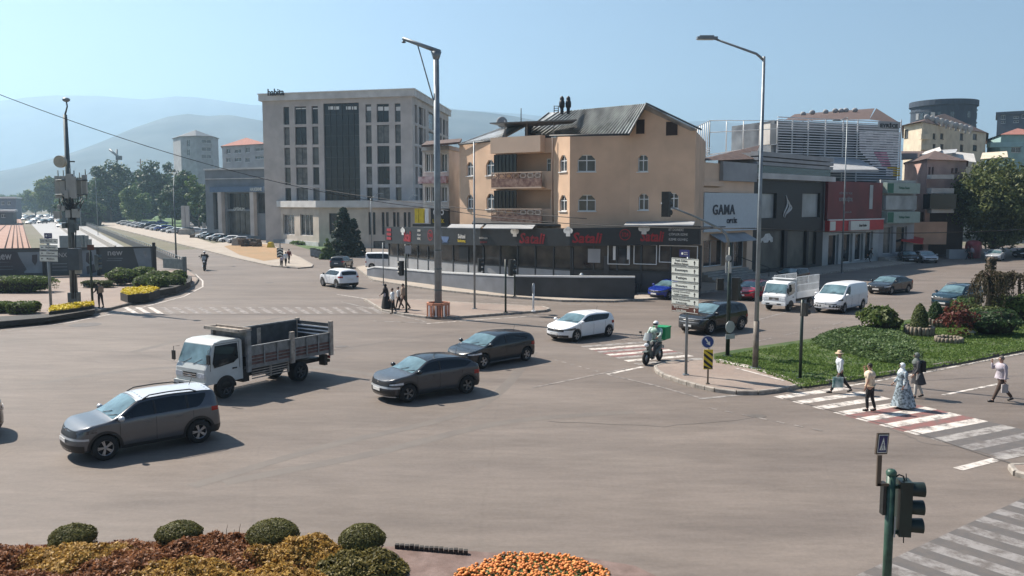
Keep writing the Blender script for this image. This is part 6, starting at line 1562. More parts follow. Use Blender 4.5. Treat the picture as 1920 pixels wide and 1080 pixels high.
for i_,(x_,y_,w_,l_) in enumerate(((150,424,60,'left'),(205,417,60,'second'),(262,412,60,'third'),(318,409,50,'fourth'),(385,424,50,'right'))):
    v = G(x_,y_); k = v.y/1600; mound('thicket', l_+' stretch of the dark thicket below the left trees', x_, v.y+6, w_*k/2*1.2, 4, 46*k, LF_DARK, 0, 1500, 1.0, group='thicket below the left trees', seed=400+i_, lump=.3, square=3.0)
# left island hedges
gb = 'clipped green mounds on the left island'
for i, (x, yb, rpx, top, lab) in enumerate([(222,534,28,508,'long clipped mound beside the billboard'),(262,530,24,505,'clipped mound behind the front one near the guard rail'),(284,533,20,512,'clipped mound below the right end of the billboard'),(266,545,22,521,'front left ball of the clipped group'),(292,548,20,522,'front middle ball of the clipped group'),
      (322,543,20,519,'front right ball of the clipped group'),(302,533,18,513,'middle rear ball of the clipped group'),(330,531,15,511,'rear right ball beside the end of the guard rail')]):
    v = G(x, yb, .16); d = v.y; k = d/1600
    mound('clipped_shrub', lab, x, d, rpx*k, rpx*k*.9, (U(x,top,d).z-.16)*1.2, LF_HEDGE, .16, 1500, .12, group=gb, seed=40+i)
gh = 'long clipped hedges on the left island'
def hedge(label, x0, x1, yb, top, m, depth=1.6, n=3500, s=.12, group=None, seed=1, name='hedge'):
    v = G((x0+x1)/2, yb, .16); d = v.y+depth/2; k = d/1600
    return mound(name, label, (x0+x1)/2, d, (x1-x0)/2*k, depth/2, U((x0+x1)/2, top, d).z-.16, m, .16, n, s, 'hedge', group, seed, square=4.0, lump=.05)
hedge('long flat topped green hedge below the billboard at the left edge', -120, 92, 550, 518, LF_HEDGE, 2.2, 6000, .12, gh, 60)
hedge('dark clipped hedge at the left edge in front of the direction sign', -60, 12, 588, 566, LF_HEDGE, 1.4, 2500, .1, gh, 61)
hedge('rounded clipped hedge next to the dark one by the direction sign', 8, 60, 590, 566, LF_HEDGE, 1.4, 2500, .1, gh, 62)
hedge('low brown green hedge behind the antenna mast', 148, 206, 540, 526, LF_OLIVE, 1.0, 2000, .1, gh, 63)
BOXB = mat('dark planter wall', (0.030,0.026,0.022), .8, var=.3)
def planter(label, pts, flower_m, h=.75, fn=900, s=.09, walled=True, group=None, fl_pts=None):
    P = [G(x,y,.16) for x,y in pts]; c = sum(P,Vector())/len(P); root = thing('flower_planter', label, 'planter', c, 0, group)
    mb = MB(); mb.prism([p[:2] for p in P], .16, .16+h*.8); part('box', mb, BOXB, root, world=True)
    mb = MB(); Q = P if not fl_pts else [G(x,y,.16) for x,y in fl_pts]
    xs = [p.x for p in Q]; ys = [p.y for p in Q]; k = 0
    def inside(x, y):
        r = False; j = len(Q)-1
        for i in range(len(Q)):
            if (Q[i].y > y) != (Q[j].y > y) and x < (Q[j].x-Q[i].x)*(y-Q[i].y)/(Q[j].y-Q[i].y)+Q[i].x: r = not r
            j = i
        return r
    while k < fn:
        x, y = rnd.uniform(min(xs),max(xs)), rnd.uniform(min(ys),max(ys))
        if inside(x,y): leaf(mb, Vector((x,y,.16+h*.8+rnd.uniform(0,.16))), Vector((0,0,1)), s); k += 1
    part('flowers', mb, flower_m, root, world=True, kind='stuff')
    return root
planter('low dark edged bed of yellow flowers at the foot of the direction sign', [(96,590),(118,586),(176,579),(178,585),(140,592),(92,598)], YEL, .55, 1500, .13)
planter('raised dark bed of yellow flowers at the tip of the left island', [(226,563),(232,556),(286,552),(300,556),(280,564),(240,568)], YEL, .7, 1600, .13)
mb = MB()
P = [G(x,y,.16) for x,y in ((296,556),(330,549),(357,538),(360,528),(350,524),(340,534),(310,545))]
mb.prism([p[:2] for p in P], .16, .62); solo('planter_wall', mb, BOXB, 'dark retaining planter wall curving round the clipped mounds', 'wall', (0,0,0))
mb = MB(); P = [G(x,y,.16) for x,y in ((-40,603),(60,598),(96,596),(140,590),(178,583),(178,588),(90,603),(0,611),(-40,615))]
mb.prism([p[:2] for p in P], .16, .42); solo('planter_wall', mb, BOXB, 'dark low planter wall along the kerb at the left edge', 'wall', (0,0,0))
# topiary, potted oleanders, bins by the office block
for i,(x,yb,r) in enumerate(((513,446,8),(525,447,8),(541,452,8))):
    v = G(x,yb); mound('topiary_ball', ['left','middle','right'][i]+' one of three clipped balls before the podium windows', x, v.y, r*v.y/1600, r*v.y/1600, 2*r*v.y/1600*1.05, LF_BOX, 0, 350, .25, group='topiary balls by the podium', seed=70+i)
for i in range(8):
    x = 432+i*9; v = G(x, 436+ (i%2)*6+i*1.0)
    T_('potted_shrub', ['first','second','third','fourth','fifth','sixth','seventh','last'][i]+' of the dark shrubs standing before the dark clad hall, counted from the left', x, 404+(i%3)*2+i*.8, v.y, 11, LF_DARK, n=16, leaves=50, s=.35, base=.3, seed=80+i, tr=.08, group='dark shrubs before the hall', cat='shrub')
mound('lawn_shrub', 'low green shrub strip before the podium', 590, 152, 4.5, 2.0, .8, LF_MID, 0, 900, .3, seed=90)
sheet('podium_lawn', [(545,448),(598,456),(640,470),(620,480),(560,462),(530,452)], mat('podium lawn green',(0.06,0.11,0.03),.9,var=.3,scale=.5), 0.02)  # plain green sheet before the podium
# right island: ground cover, shrubs, topiary in log planters, weeping trees
def cover(label, poly, m, h, n, s, name='ground_cover', seed=5, z=.15):
    rnd.seed(seed); Q = [G(x,y,z) for x,y in poly]; xs = [p.x for p in Q]; ys = [p.y for p in Q]
    def inside(x, y):
        r = False; j = len(Q)-1
        for i in range(len(Q)):
            if (Q[i].y > y) != (Q[j].y > y) and x < (Q[j].x-Q[i].x)*(y-Q[i].y)/(Q[j].y-Q[i].y)+Q[i].x: r = not r
            j = i
        return r
    def edge(x, y):
        m_ = 9
        for i in range(len(Q)):
            a, b = Q[i], Q[(i+1)%len(Q)]; ab = Vector((b.x-a.x,b.y-a.y)); ap = Vector((x-a.x,y-a.y)); t = max(0,min(1,ap.dot(ab)/ab.dot(ab))); m_ = min(m_, (ap-ab*t).length)
        return m_
    mb = MB(); k = 0
    while k < n:
        x, y = rnd.uniform(min(xs),max(xs)), rnd.uniform(min(ys),max(ys))
        if not inside(x,y): continue
        hh = h*min(1, edge(x,y)/.8)**.6*(.75+.5*noise.noise(Vector((x,y,0))*.9))
        leaf(mb, Vector((x,y,z+max(.03,hh*(1-.35*rnd.random()**2)))), Vector((0,0,1)), s); k += 1
    c = sum(Q,Vector())/len(Q)
    o = part(name, mb, m, None, at=None); me = o.data
    for v in me.vertices: v.co -= c
    o.location = c; tag(o, label, 'ground cover'); o['kind'] = 'stuff'
    cc = MB(); 
    return o
cover('dense low evergreen ground cover on the lawn island, behind the lamp pole', [(1520,640),(1545,628),(1590,618),(1650,616),(1690,622),(1712,640),(1728,665),(1725,680),(1690,686),(1640,678),(1590,664),(1540,652)], LF_IVY, .42, 17000, .17)
v = G(1655,628); mound('leafy_bush', 'upright yellow green bush rising from the ground cover', 1652, v.y, .8, .65, 1.35, LF_LIGHT, .15, 900, .2, seed=101, lump=.35, core=False)
mound('leafy_bush', 'small brownish bush right of the upright bush', 1672, v.y-.3, .7, .6, 1.2, LF_OLIVE, .15, 500, .22, seed=102, lump=.3)
LOG = mat('log edging', (0.24,0.20,0.155), .85, var=.4, scale=5); 
def log_ring(root, r, n, h, c=(0,0,0)):
    for k in range(n):
        a = 2*math.pi*k/n; mb = MB(); p = Vector((r*math.cos(a), r*math.sin(a), 0)); hh = h*random.uniform(.92,1.06); q = math.pi*r/n*.92
        mb.tube([p, p+Vector((0,0,hh-.03)), p+Vector((0,0,hh))], [q, q, q*.7], 6); part('log', mb, LOG, root)
for i,(x,yb,top,rp,lab,n) in enumerate([(1723,628,570,15,'conical clipped shrub in a log edged planter, nearer one',22),(1753,612,566,13,'conical clipped shrub in a log edged planter, farther one',20)]):
    v = G(x,yb,.15); k = v.y/1600
    t = thing('log_planter', 'round planter edged with upright logs, '+('nearer' if i == 0 else 'farther')+' of two', 'planter', (v.x,v.y,.15), 0, 'log planters'); log_ring(t, 24*k if i == 0 else 20*k, n, .5)
    mb = MB(); mb.prism([(20*k*math.cos(a*.5),20*k*math.sin(a*.5)) for a in range(12)], 0, .4); part('soil', mb, mat('soil',(0.05,0.035,0.025),.95), t)
    rnd.seed(110+i); s_ = thing('conical_shrub', lab, 'shrub', (v.x,v.y,.5), 0, 'conical clipped shrubs'); hz = U(x,top,v.y).z-.5
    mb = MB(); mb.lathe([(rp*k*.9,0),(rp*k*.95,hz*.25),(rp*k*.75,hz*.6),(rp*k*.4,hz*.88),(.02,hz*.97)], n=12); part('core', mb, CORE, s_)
    mb = MB()
    for _ in range(1500):
        t_ = rnd.random(); r = rp*k*interp([(0,1),(.25,1.02),(.6,.82),(.88,.45),(1,.1)], t_); a = rnd.random()*6.283; leaf(mb, Vector((r*math.cos(a), r*math.sin(a), hz*t_)), Vector((math.cos(a),math.sin(a),.4)), .10)
    part('foliage', mb, LF_OLIVE if i == 0 else LF_DARK, s_, kind='stuff')
v = G(1790,645,.15); t = thing('log_planter', 'low curved log edging in front of the red shrub', 'planter', (v.x,v.y+.6,.15), 0, 'log planters'); log_ring(t, .6, 20, .28)
v = G(1808,630,.15); mound('red_shrub', 'loose red leaved shrub on the lawn island', 1806, v.y, .85, .7, 1.5, LF_RED, .15, 900, .14, seed=120, lump=.4, core=False)
mound('lawn_bush', 'green bush between the red shrub and the weeping tree', 1848, G(1840,618).y, 1.5, 1.0, 1.25, LF_OLIVE, .15, 1600, .13, seed=121, lump=.2)
mound('lawn_bush', 'dark round bush in the shade right of the red shrub', 1870, G(1870,632).y, 1.6, 1.1, 1.3, LF_DARK, .15, 1800, .13, seed=122, lump=.2)
mound('lawn_bush', 'yellow green bush at the right edge of the lawn island', 1915, G(1915,606).y, 1.25, 1.0, 1.5, LF_LIGHT, .15, 1600, .14, seed=123, lump=.25)
mound('lawn_bush', 'small dark bush behind the farther conical shrub', 1775, G(1775,612).y, .8, .6, .9, LF_DARK, .15, 700, .13, seed=124, lump=.2)
mound('lawn_bush', 'green bush at the foot of the weeping trees', 1822, G(1822,600).y, .9, .7, 1.2, LF_MID, .15, 900, .13, seed=125, lump=.25)
def weeping(label, x, yb, top, wpx, seed, m=LF_WEEP, n=46):
    v = G(x,yb,.15); k = v.y/1600; H = U(x,top,v.y).z-.15; w = wpx*k/2; rnd.seed(seed)
    root = thing('weeping_tree', label, 'tree', (v.x,v.y,.15), 0, 'weeping trees on the lawn island')
    mb = MB(); mb.tube([(0,0,-.05),(.05,0,H*.5),(0,.05,H*.92)], [.13,.10,.05], 8); mbl = MB()
    for i in range(n):
        a = rnd.random()*6.283; r = w*rnd.uniform(.35,1.0); z0 = H*rnd.uniform(.82,1.0); drop = H*rnd.uniform(.35,.82)
        pts = [Vector((0,0,H*.88)), Vector((r*.5*math.cos(a), r*.5*math.sin(a), z0)), Vector((r*.85*math.cos(a), r*.85*math.sin(a), z0-.06*H)), Vector((r*math.cos(a), r*math.sin(a), z0-.25*H)), Vector((r*1.02*math.cos(a), r*1.02*math.sin(a), max(.1, z0-drop)))]
        mb.tube(pts, [.035,.028,.02,.014,.008], 4)
        for j in range(60):
            t = rnd.random(); seg = min(3, int(t*3)+1); u = t*3-int(t*3); p = pts[seg].lerp(pts[min(4,seg+1)], u) + Vector((rnd.gauss(0,.05),rnd.gauss(0,.05),rnd.gauss(0,.04))); leaf(mbl, p, Vector((math.cos(a),math.sin(a),0)), .10)
    part('branches', mb, BARK, root); part('foliage', mbl, m, root, kind='stuff')
weeping('weeping tree with arching brown strands over the teal SUV', 1852, 602, 507, 78, 131); weeping('second weeping tree with hanging strands at the right edge', 1908, 588, 509, 92, 132)
v = G(1853,585,.15); mb = MB(); H = U(1853,487,v.y).z; mb.tube([(v.x,v.y,.1),(v.x+.05,v.y,H*.5),(v.x,v.y,H)], [.24,.2,.22], 9); mb.lathe([(.22,0),(.3,.1),(.18,.25),(.02,.3)], (v.x,v.y,H-.1), 8); t = thing('tree_trunk', 'stout leafy tree trunk cut short, standing behind the weeping tree', 'trunk', v); part('trunk', mb, BARK, t, world=True); mb = MB()
for _ in range(420): z = H*rnd.uniform(.35,1.03); a = rnd.random()*6.28; leaf(mb, Vector((v.x+.3*math.cos(a), v.y+.3*math.sin(a), z)), Vector((math.cos(a),math.sin(a),.2)), .13)
part('leaves', mb, LF_WEEP, t, world=True, kind='stuff')
# white bird / bag on the lawn
v = G(1824,626,.15); mb = MB(); mb.ball(v+Vector((0,0,.1)), .13, 8, 5, (1.6,.7,.6)); mb.ball(v+Vector((-.22,0,.17)), .06, 6, 4); mb.add([v+Vector((.1,0,.1)), v+Vector((.4,.05,.12)), v+Vector((.4,-.05,.16))], [(0,1,2)]); solo('white_bird', mb, WHITE, 'white bird sitting on the lawn by the red shrub', 'bird', (0,0,0))
# grass blades on the lawn island edge and lawn
rnd.seed(9); mb = MB(); LP = [G(x,y,.15) for x,y in ((1342,680),(1410,692),(1478,715),(1502,726),(1580,715),(1700,697),(1800,680),(1950,650),(1950,566),(1860,579),(1740,598),(1640,616),(1540,638),(1440,653),(1342,669))]
xs = [p.x for p in LP]; ys = [p.y for p in LP]; k = 0
def _in(x, y, Q=LP):
    r = False; j = len(Q)-1
    for i in range(len(Q)):
        if (Q[i].y > y) != (Q[j].y > y) and x < (Q[j].x-Q[i].x)*(y-Q[i].y)/(Q[j].y-Q[i].y)+Q[i].x: r = not r
        j = i
    return r
while k < 60000:
    x, y = rnd.uniform(min(xs),max(xs)), rnd.uniform(min(ys),max(ys))
    if not _in(x,y): continue
    if noise.noise(Vector((x*.5,y*.5,3))) < -.12 and rnd.random() < .7: k += 1; continue
    a = rnd.random()*6.28; s = rnd.uniform(.03,.055); h = rnd.uniform(.04,.09); dx, dy = math.cos(a)*s, math.sin(a)*s; o = len(mb.v)
    mb.v += [(x-dx,y-dy,.148),(x+dx,y+dy,.148),(x+rnd.gauss(0,.03),y+rnd.gauss(0,.03),.15+h)]; mb.f.append([o,o+1,o+2]); mb.mi.append(0); mb.sm.append(False); k += 1
o = part('grass', mb, leafmat('grass blades', (0.085,0.14,0.03), (0.17,0.25,0.065), scale=.8, tr=.4)); tag(o, 'short green grass of the lawn island', 'grass'); o['kind'] = 'stuff'

# foreground flower bed
SOIL = ground_mat('bed soil', (0.16,0.11,0.095), (0.22,0.16,0.14), (0.10,0.07,0.06), .95, 2.0, 5.0, 40)
def fgx(px, d): return (px-960)/1600*d
mb = MB(); bed = [(-14,12),(-14,17.0),(-9,17.3),(-5,17.3),(-2.0,17.1),(0,16.75),(1.4,16.6),(2.4,16.2),(3.0,15.4),(3.1,12)]
mb.prism(bed, 0.0, .12); struct('flower_bed_soil', mb, SOIL)
def bedding(label, cx, cy, rx, ry, h, m, n, s, seed):
    rnd.seed(seed); mb = MB()
    for _ in range(n):
        a, r = rnd.random()*6.283, rnd.random()**.5; x, y = r*math.cos(a), r*math.sin(a)
        z = h*(1 - r**2.6)*.999 + .17*noise.noise(Vector((cx+x*rx, cy+y*ry, 1))*2.2) + .08*noise.noise(Vector((cx+x*rx, cy+y*ry, 5))*6) 
        leaf(mb, Vector((x*rx, y*ry, max(.02, z - .09*rnd.random()))), Vector((x/rx*h, y/ry*h, .8)), s)
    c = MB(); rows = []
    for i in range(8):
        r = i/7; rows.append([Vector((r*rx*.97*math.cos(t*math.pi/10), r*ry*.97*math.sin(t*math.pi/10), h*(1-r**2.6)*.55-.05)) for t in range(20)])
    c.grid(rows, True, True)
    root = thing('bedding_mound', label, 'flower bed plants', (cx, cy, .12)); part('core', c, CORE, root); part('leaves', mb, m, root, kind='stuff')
bedding('low mixed bedding carpet filling the back of the bed between the balls', -6.9, 16.2, 4.7, 1.15, 0.24, LF_CRIM, 26000, .05, 210)
bedding('crimson bedding plants at the left bottom edge', -10.3, 15.9, 1.6, 1.1, 0.33, LF_CRIM, 12000, .055, 201)
bedding('gold and red bedding mound before the leftmost clipped ball', -8.6, 16.1, 1.4, 1.05, 0.41, LF_GOLD, 11000, .055, 202)
bedding('crimson bedding mound in the middle of the left group', -7.4, 15.6, 1.3, 1.0, 0.37, LF_CRIM, 10000, .055, 203)
bedding('red and gold bedding behind, between the second and the third ball', -6.1, 16.6, 1.5, .8, 0.33, LF_CRIM, 10000, .055, 204)
bedding('large golden bedding mound at the bottom centre left', -6.2, 15.3, 1.3, .95, 0.39, LF_GOLD, 10000, .055, 205)
bedding('golden bedding mound under the third clipped ball', -4.4, 16.5, 1.3, .8, 0.39, LF_GOLD, 10000, .055, 206)
bedding('green gold bedding mound under the rightmost clipped ball', -3.0, 15.9, 1.0, .85, 0.33, LF_OLGOLD, 9000, .055, 207)
bedding('brownish bedding mound at the bottom edge', -4.4, 15.1, 1.2, .8, 0.37, LF_GOLD, 9000, .055, 208)
bedding('brown gold bedding mound at the far left bottom', -9.2, 14.9, 1.5, .8, 0.31, LF_CRIM, 9000, .055, 209)
gbl = 'clipped box balls behind the bedding plants'
for i,(x,top,wd,d,lab) in enumerate([(104,986,84,16.9,'leftmost clipped box ball, half sunk in bedding plants'),(311,981,84,17.2,'second clipped box ball from the left'),(494,978,98,17.0,'third and widest clipped box ball'),(668,986,88,16.7,'rightmost clipped box ball')]):
    k = d/1600; zt = U(x,top,d).z; mound('clipped_box_ball', lab, x, d, wd*k/2, wd*k/2, zt-.12, LF_BOX, .12, 7000, .036, group=gbl, seed=220+i, lump=.04)
# row of dark edging blocks and the marigolds
t = thing('edging_blocks', 'row of small dark edging blocks along the bed between the hedge and the marigolds', 'edging', (-1.9,16.9,.1))
for k in range(15):
    px = 737+k*9.5; d = 17.05-.022*k; mb = MB(); c = Vector((fgx(px,d), d, .12)); mb.box(c+Vector((-.042,-.05,-.1)), c+Vector((.042,.05,.09+random.uniform(-.01,.015)))); part('block', mb, BOXB, t, world=True)
MAR = mat('marigold orange', (0.68,0.17,0.03), .7, var=.35, scale=9, col2=(0.85,0.36,0.10))
rnd.seed(300); mb = MB(); ml = MB(); k = 0
while k < 1500:
    x, y = rnd.uniform(-1.2,2.2), rnd.uniform(14.5,16.75)
    if ((x-.45)/1.7)**2 + ((y-15.0)/1.7)**2 > 1: continue
    z = .12 + .15*(1-(((x-.45)/1.7)**2+((y-15.0)/1.7)**2)**2) + .09*noise.noise(Vector((x,y,4))*2.2) + rnd.uniform(-.03,.05)
    r = rnd.uniform(.028,.042); mb.ball((x,y,z), r, 6, 4, (1,1,.65)); k += 1
    for _ in range(5): leaf(ml, Vector((x+rnd.gauss(0,.05),y+rnd.gauss(0,.05),z-.04)), Vector((0,0,1)), .05)
root = thing('marigold_bed', 'mound of orange marigolds at the bottom edge of the picture', 'flower bed plants', (.3,15.2,.12))
part('blossoms', mb, MAR, root, world=True, kind='stuff'); part('leaves', ml, LF_MID, root, world=True, kind='stuff')
# a few dry sprigs sticking out of the bedding
t = thing('dry_sprigs', 'thin dry sprigs sticking up between the second and the third ball', 'twigs', (fgx(400,16.8),16.8,.3))
for px, d, h in ((405,16.8,.72),(418,16.7,.66),(430,16.9,.70),(395,16.5,.62)):
    x = fgx(px,d); mb = MB(); mb.tube([(x,d,.3),(x+.02,d,h-.1),(x+.05,d,h)], [.008,.006,.004], 4); part('sprig', mb, BARK, t, world=True)
# ------------------------------------------------------------------ poles, lamps, signals, signs
def up(px, py_base, py_top, z=0.0):
    """foot and height of an upright seen from py_base to py_top"""
    v = G(px, py_base, z); return v, U(px, py_top, v.y).z
def signal_head(root, c, facing, n=3, s=1.0, m=SIGBLACK, backboard=False):
    """a lamp housing with visors; facing = angle of the lenses in the xy plane"""
    M = Matrix.Translation(c) @ Matrix.Rotation(facing, 4, 'Z'); W_, D_, Hh = .30*s, .20*s, .32*s
    mb = MB(); mb.box((-D_/2,-W_/2,-n*Hh/2),(D_/2,W_/2,n*Hh/2), M)
    h = part('signal_head', mb, m, root, world=True)
    for k in range(n):
        z = (n/2-.5-k)*Hh; mb = MB(); rows = []
        for x_, r in ((D_/2,.125*s),(D_/2+.22*s,.135*s)):
            rows.append([M @ Vector((x_ if j in range(2,11) or x_ < D_/2+.01 else D_/2+.10*s, r*math.cos(2*math.pi*(j/16)+.0), z + r*math.sin(2*math.pi*j/16))) for j in [i-2 for i in range(0,13)]])
        mb.grid(rows, True); mb2 = MB(); mb.add([p for p in rows[0]] + [p*1 for p in rows[1]], [])
        part('visor', mb, m, h, world=True)
        mb = MB(); mb.add([M @ Vector((D_/2+.004, .115*s*math.cos(t*.5236), z+.115*s*math.sin(t*.5236))) for t in range(12)], [tuple(range(12))])
        part('lens', mb, [LENS_R, LENS_A, LENS_G][k] if n == 3 else [LENS_R, LENS_G][k%2], h, world=True)
    return h
def disc(mb, c, r, face, th=.02, n=20):
    M = Matrix.Translation(c) @ Matrix.Rotation(face, 4, 'Z') @ Matrix.Rotation(R(90), 4, 'Y')
    vs = [M @ Vector((r*math.cos(2*math.pi*k/n), r*math.sin(2*math.pi*k/n), z)) for z in (-th/2, th/2) for k in range(n)]
    mb.add(vs, [tuple(range(n-1,-1,-1)), tuple(range(n,2*n))] + [(k,(k+1)%n,n+(k+1)%n,n+k) for k in range(n)])
def board_M(c, face):
    """x right / y up / z out for a board at c whose face looks along the angle"""
    n = Vector((math.cos(face), math.sin(face), 0)); x = Vector((0,0,1)).cross(n); m = Matrix.Identity(4)
    for i in range(3): m[i][0] = x[i]; m[i][1] = (0,0,1)[i]; m[i][2] = n[i]; m[i][3] = c[i]
    return m
def pole(name, label, cat, px, yb, yt, r0, r1, m, group=None, z=0.0, base=True):
    v, zt = up(px, yb, yt, z); root = thing(name, label, cat, v, 0, group)
    mb = MB(); mb.tube([v, Vector((v.x,v.y,zt))], [r0,r1], 12); part('pole', mb, m, root, world=True)
    if base: mb = MB(); mb.cbox((v.x,v.y,v.z+.02), (r0*4,r0*4,.04)); part('base_plate', mb, m, root, world=True)
    return root, v, zt
def lamp_head(root, p, d, m=GALV, L=.75):
    M = Matrix.Translation(p) @ Matrix.Rotation(math.atan2(d.y,d.x), 4, 'Z')
    mb = MB(); mb.box((-.1,-.13,-.04),(L,.13,.06), M); mb.box((.05,-.11,.06),(L-.1,.11,.11), M); h = part('lamp_head', mb, m, root, world=True)
    mb = MB(); mb.box((.05,-.10,-.055),(L-.05,.10,-.042), M); part('lamp_glass', mb, mat('lamp glass', (0.6,0.6,0.58), .2), h, world=True)

# high mast with the crane like arm
root, v, zt = pole('camera_mast', 'thick grey mast with slanted top arm and stay rod beside the group of people', 'mast', 822, 592, 97, .24, .17, GALV, z=.14)
k = v.y/1600; e = U(755,72,v.y); tp = Vector((v.x,v.y,zt))
mb = MB(); mb.tube([tp+Vector((.25,0,-.02)), e], [.15,.11], 6); part('arm', mb, GALV, root, world=True)
mb = MB(); mb.tube([U(783,84,v.y), U(815,196,v.y)], .045, 6); part('stay_rod', mb, GALV, root, world=True)
mb = MB(); mb.tube([tp-Vector((0,0,.5)), tp], [.17,.34], 8); part('collar', mb, GALV, root, world=True)
c = U(757,78,v.y); mb = MB(); mb.tube([c+Vector((0,0,.12)), c], .04, 6); mb.ball(c-Vector((0,0,.03)), .12, 8, 5, (1.2,1,.5)); part('camera', mb, BLACKP, root, world=True)
mb = MB(); mb.lathe([(.42,0),(.40,.12),(.27,.75),(.25,.8)], v, 12); part('foot', mb, mat('rust brown foot', (0.22,0.12,0.08), .8, var=.3), root, world=True)
for py in (470,505,545): mb = MB(); p = U(822,py,v.y); mb.lathe([(.245,0),(.25,.03),(.245,.06)], (v.x,v.y,p.z), 12); part('clamp_band', mb, GALVD, root, world=True)
t = thing('guard_cage', 'octagonal red orange and white guard cage round the foot of the thick mast', 'guard', v, 0)
GO = mat('faded orange paint', (0.52,0.22,0.13), .6, var=.2, scale=8)
rr = .72
for i in range(8):
    a0, a1 = 2*math.pi*(i+.5)/8, 2*math.pi*(i+1.5)/8; p, q = Vector((rr*math.cos(a0),rr*math.sin(a0),0)), Vector((rr*math.cos(a1),rr*math.sin(a1),0))
    mb = MB(); mb.slab([p+Vector((0,0,.72)),q+Vector((0,0,.72)),q+Vector((0,0,.86)),p+Vector((0,0,.86))], (0,0,0.001)); dd = (q-p).normalized(); nn = Vector((dd.y,-dd.x,0))*.05
    mb = MB(); mb.slab([p+nn+Vector((0,0,.72)),q+nn+Vector((0,0,.72)),q+nn+Vector((0,0,.86)),p+nn+Vector((0,0,.86))], -nn*2); part('rail', mb, GO, t)
    for f in (0,.33,.66): c = p.lerp(q,f); mb = MB(); mb.cbox((c.x,c.y,.36),(.07,.07,.72), math.atan2(dd.y,dd.x)); part('bar', mb, GO if f != .33 else WHITE, t)
# street lamps
def street_lamp(label, px, yb, yt, ex, ey, r=.11, m=GALV, z=0.0, group='street lamps', de=0.0):
    root, v, zt = pole('street_lamp', label, 'street lamp', px, yb, yt, r, r*.6, m, group, z)
    tp = Vector((v.x,v.y,zt)); e = U(ex,ey,v.y+de)
    mb = MB(); mb.tube([tp-Vector((0,0,.15)), tp.lerp(e,.15), e], [r*.6,r*.5,r*.4], 8); part('arm', mb, m, root, world=True)
    d = (e-tp); d.z = 0; lamp_head(root, e-d.normalized()*.05, d.normalized(), m); return root, v, zt
r_, v, zt = street_lamp('tall grey street lamp with one arm standing on the lawn island', 1416, 690, 106, 1338,72, .105, GALV, .15)
mb = MB(); mb.tube([v, Vector((v.x,v.y,2.2))], [.13,.125], 12); part('sleeve', mb, mat('sleeve brown', (0.14,0.12,0.10), .6, var=.4), r_, world=True)
street_lamp('thin galvanised lamp pole rising before the red bank poster', 1578, 512, 220, 1574,226, .09, GALV)
street_lamp('street lamp beside the car park in front of the sunlit tree', 331, 497, 352, 327,321, .11, GALVD, de=3)
street_lamp('small lamp before the podium building', 697, 478, 372, 709,363, .07, GALV)
street_lamp('small lamp behind the street lamp of the podium, near the ochre house', 768, 462, 372, 776,366, .06, GALV)
street_lamp('slim lamp on the far pavement with arm to the left', 184, 440, 330, 176,329, .08, GALV)
street_lamp('farther slim lamp whose arm points right over the trees', 152, 425, 333, 180,320, .10, GALV, de=0)
mb = MB(); a = G(268,412); zt = U(268,298,a.y).z; mb.tube([(a.x,a.y,0),(a.x,a.y,zt)], .22, 6); k = a.y/1600
for yy in (304,311): z = U(268,yy,a.y).z; mb.box((a.x-7*k,a.y-.1,z-.12),(a.x+7*k,a.y+.1,z+.12))
solo('utility_pole', mb, BARK, 'dark utility pole with cross arms among the left trees', 'pole', (0,0,0))
root = thing('tower_crane', 'small tower crane seen above the dark spiky tree', 'crane', (*XY(219,420),0)); mb = MB(); mb.tube([U(219,380,420), U(219,280,420)], .5, 4); part('mast', mb, GALV, root, world=True); mb = MB(); mb.tube([U(205,280,420), U(224,296,420)], .6, 4); part('jib', mb, GALV, root, world=True); mb = MB(); mb.cbox(U(223,296,420),(2.5,1.5,2)); part('counterweight', mb, GALVD, root, world=True)
# antenna mast on the left island
root, v, zt = pole('antenna_mast', 'tall dark mast crowded with phone antenna panels, a round dish and cabinets', 'mast', 140, 572, 215, .26, .13, GALVD, z=.16)
d = v.y; k = d/1600; tp = Vector((v.x,v.y,zt)); e = U(124,187,d)
mb = MB(); mb.tube([tp, U(126,200,d), e], [.06,.05,.05], 6); part('arm', mb, GALVD, root, world=True); mb = MB(); mb.ball(e, .26, 10, 6, (1,1,.6)); part('lamp_head', mb, GALV, root, world=True)
mb = MB(); disc(mb, U(113,303,d-.5), 11*k, R(-95), .28, 24); part('dish', mb, mat('dish cream', (0.40,0.38,0.30), .6), root, world=True)
mb = MB(); c = U(124,303,d); mb.tube([c, U(140,303,d)], .05, 5); mb.tube([U(124,280,d), U(124,315,d)], .05, 5); part('bracket', mb, GALVD, root, world=True)
PAN = mat('antenna panel', (0.33,0.34,0.32), .5, var=.08)
for x, y0, y1, w_, dd in ((108,330,372,6,.2),(118,330,368,7,-.3),(131,326,370,10,-.5),(138,331,372,7,-.55),(148,334,368,9,.4),(159,328,365,6,.1),(125,357,372,6,-.6)):
    a, b = U(x-w_/2,y1,d+dd), U(x+w_/2,y0,d+dd); mb = MB(); mb.box((a.x,d+dd-.09,a.z),(b.x,d+dd+.09,b.z)); p = part('antenna_panel', mb, PAN, root, world=True)
    mb = MB(); mb.tube([((a.x+b.x)/2,d+dd+.14,a.z-.35),((a.x+b.x)/2,d+dd+.14,b.z+.4)], .035, 5); part('mount', mb, GALVD, p, world=True)
for y in (338,365): 
    mb = MB(); a, b = U(104,y,d), U(164,y,d); mb.tube([a,b], .05, 5); mb.tube([a+Vector((.5,.6,0)), a, a+Vector((.5,-.5,0)), b+Vector((-.5,-.4,0)), b, b+Vector((-.5,.6,0))], .04, 5); part('frame', mb, GALVD, root, world=True)
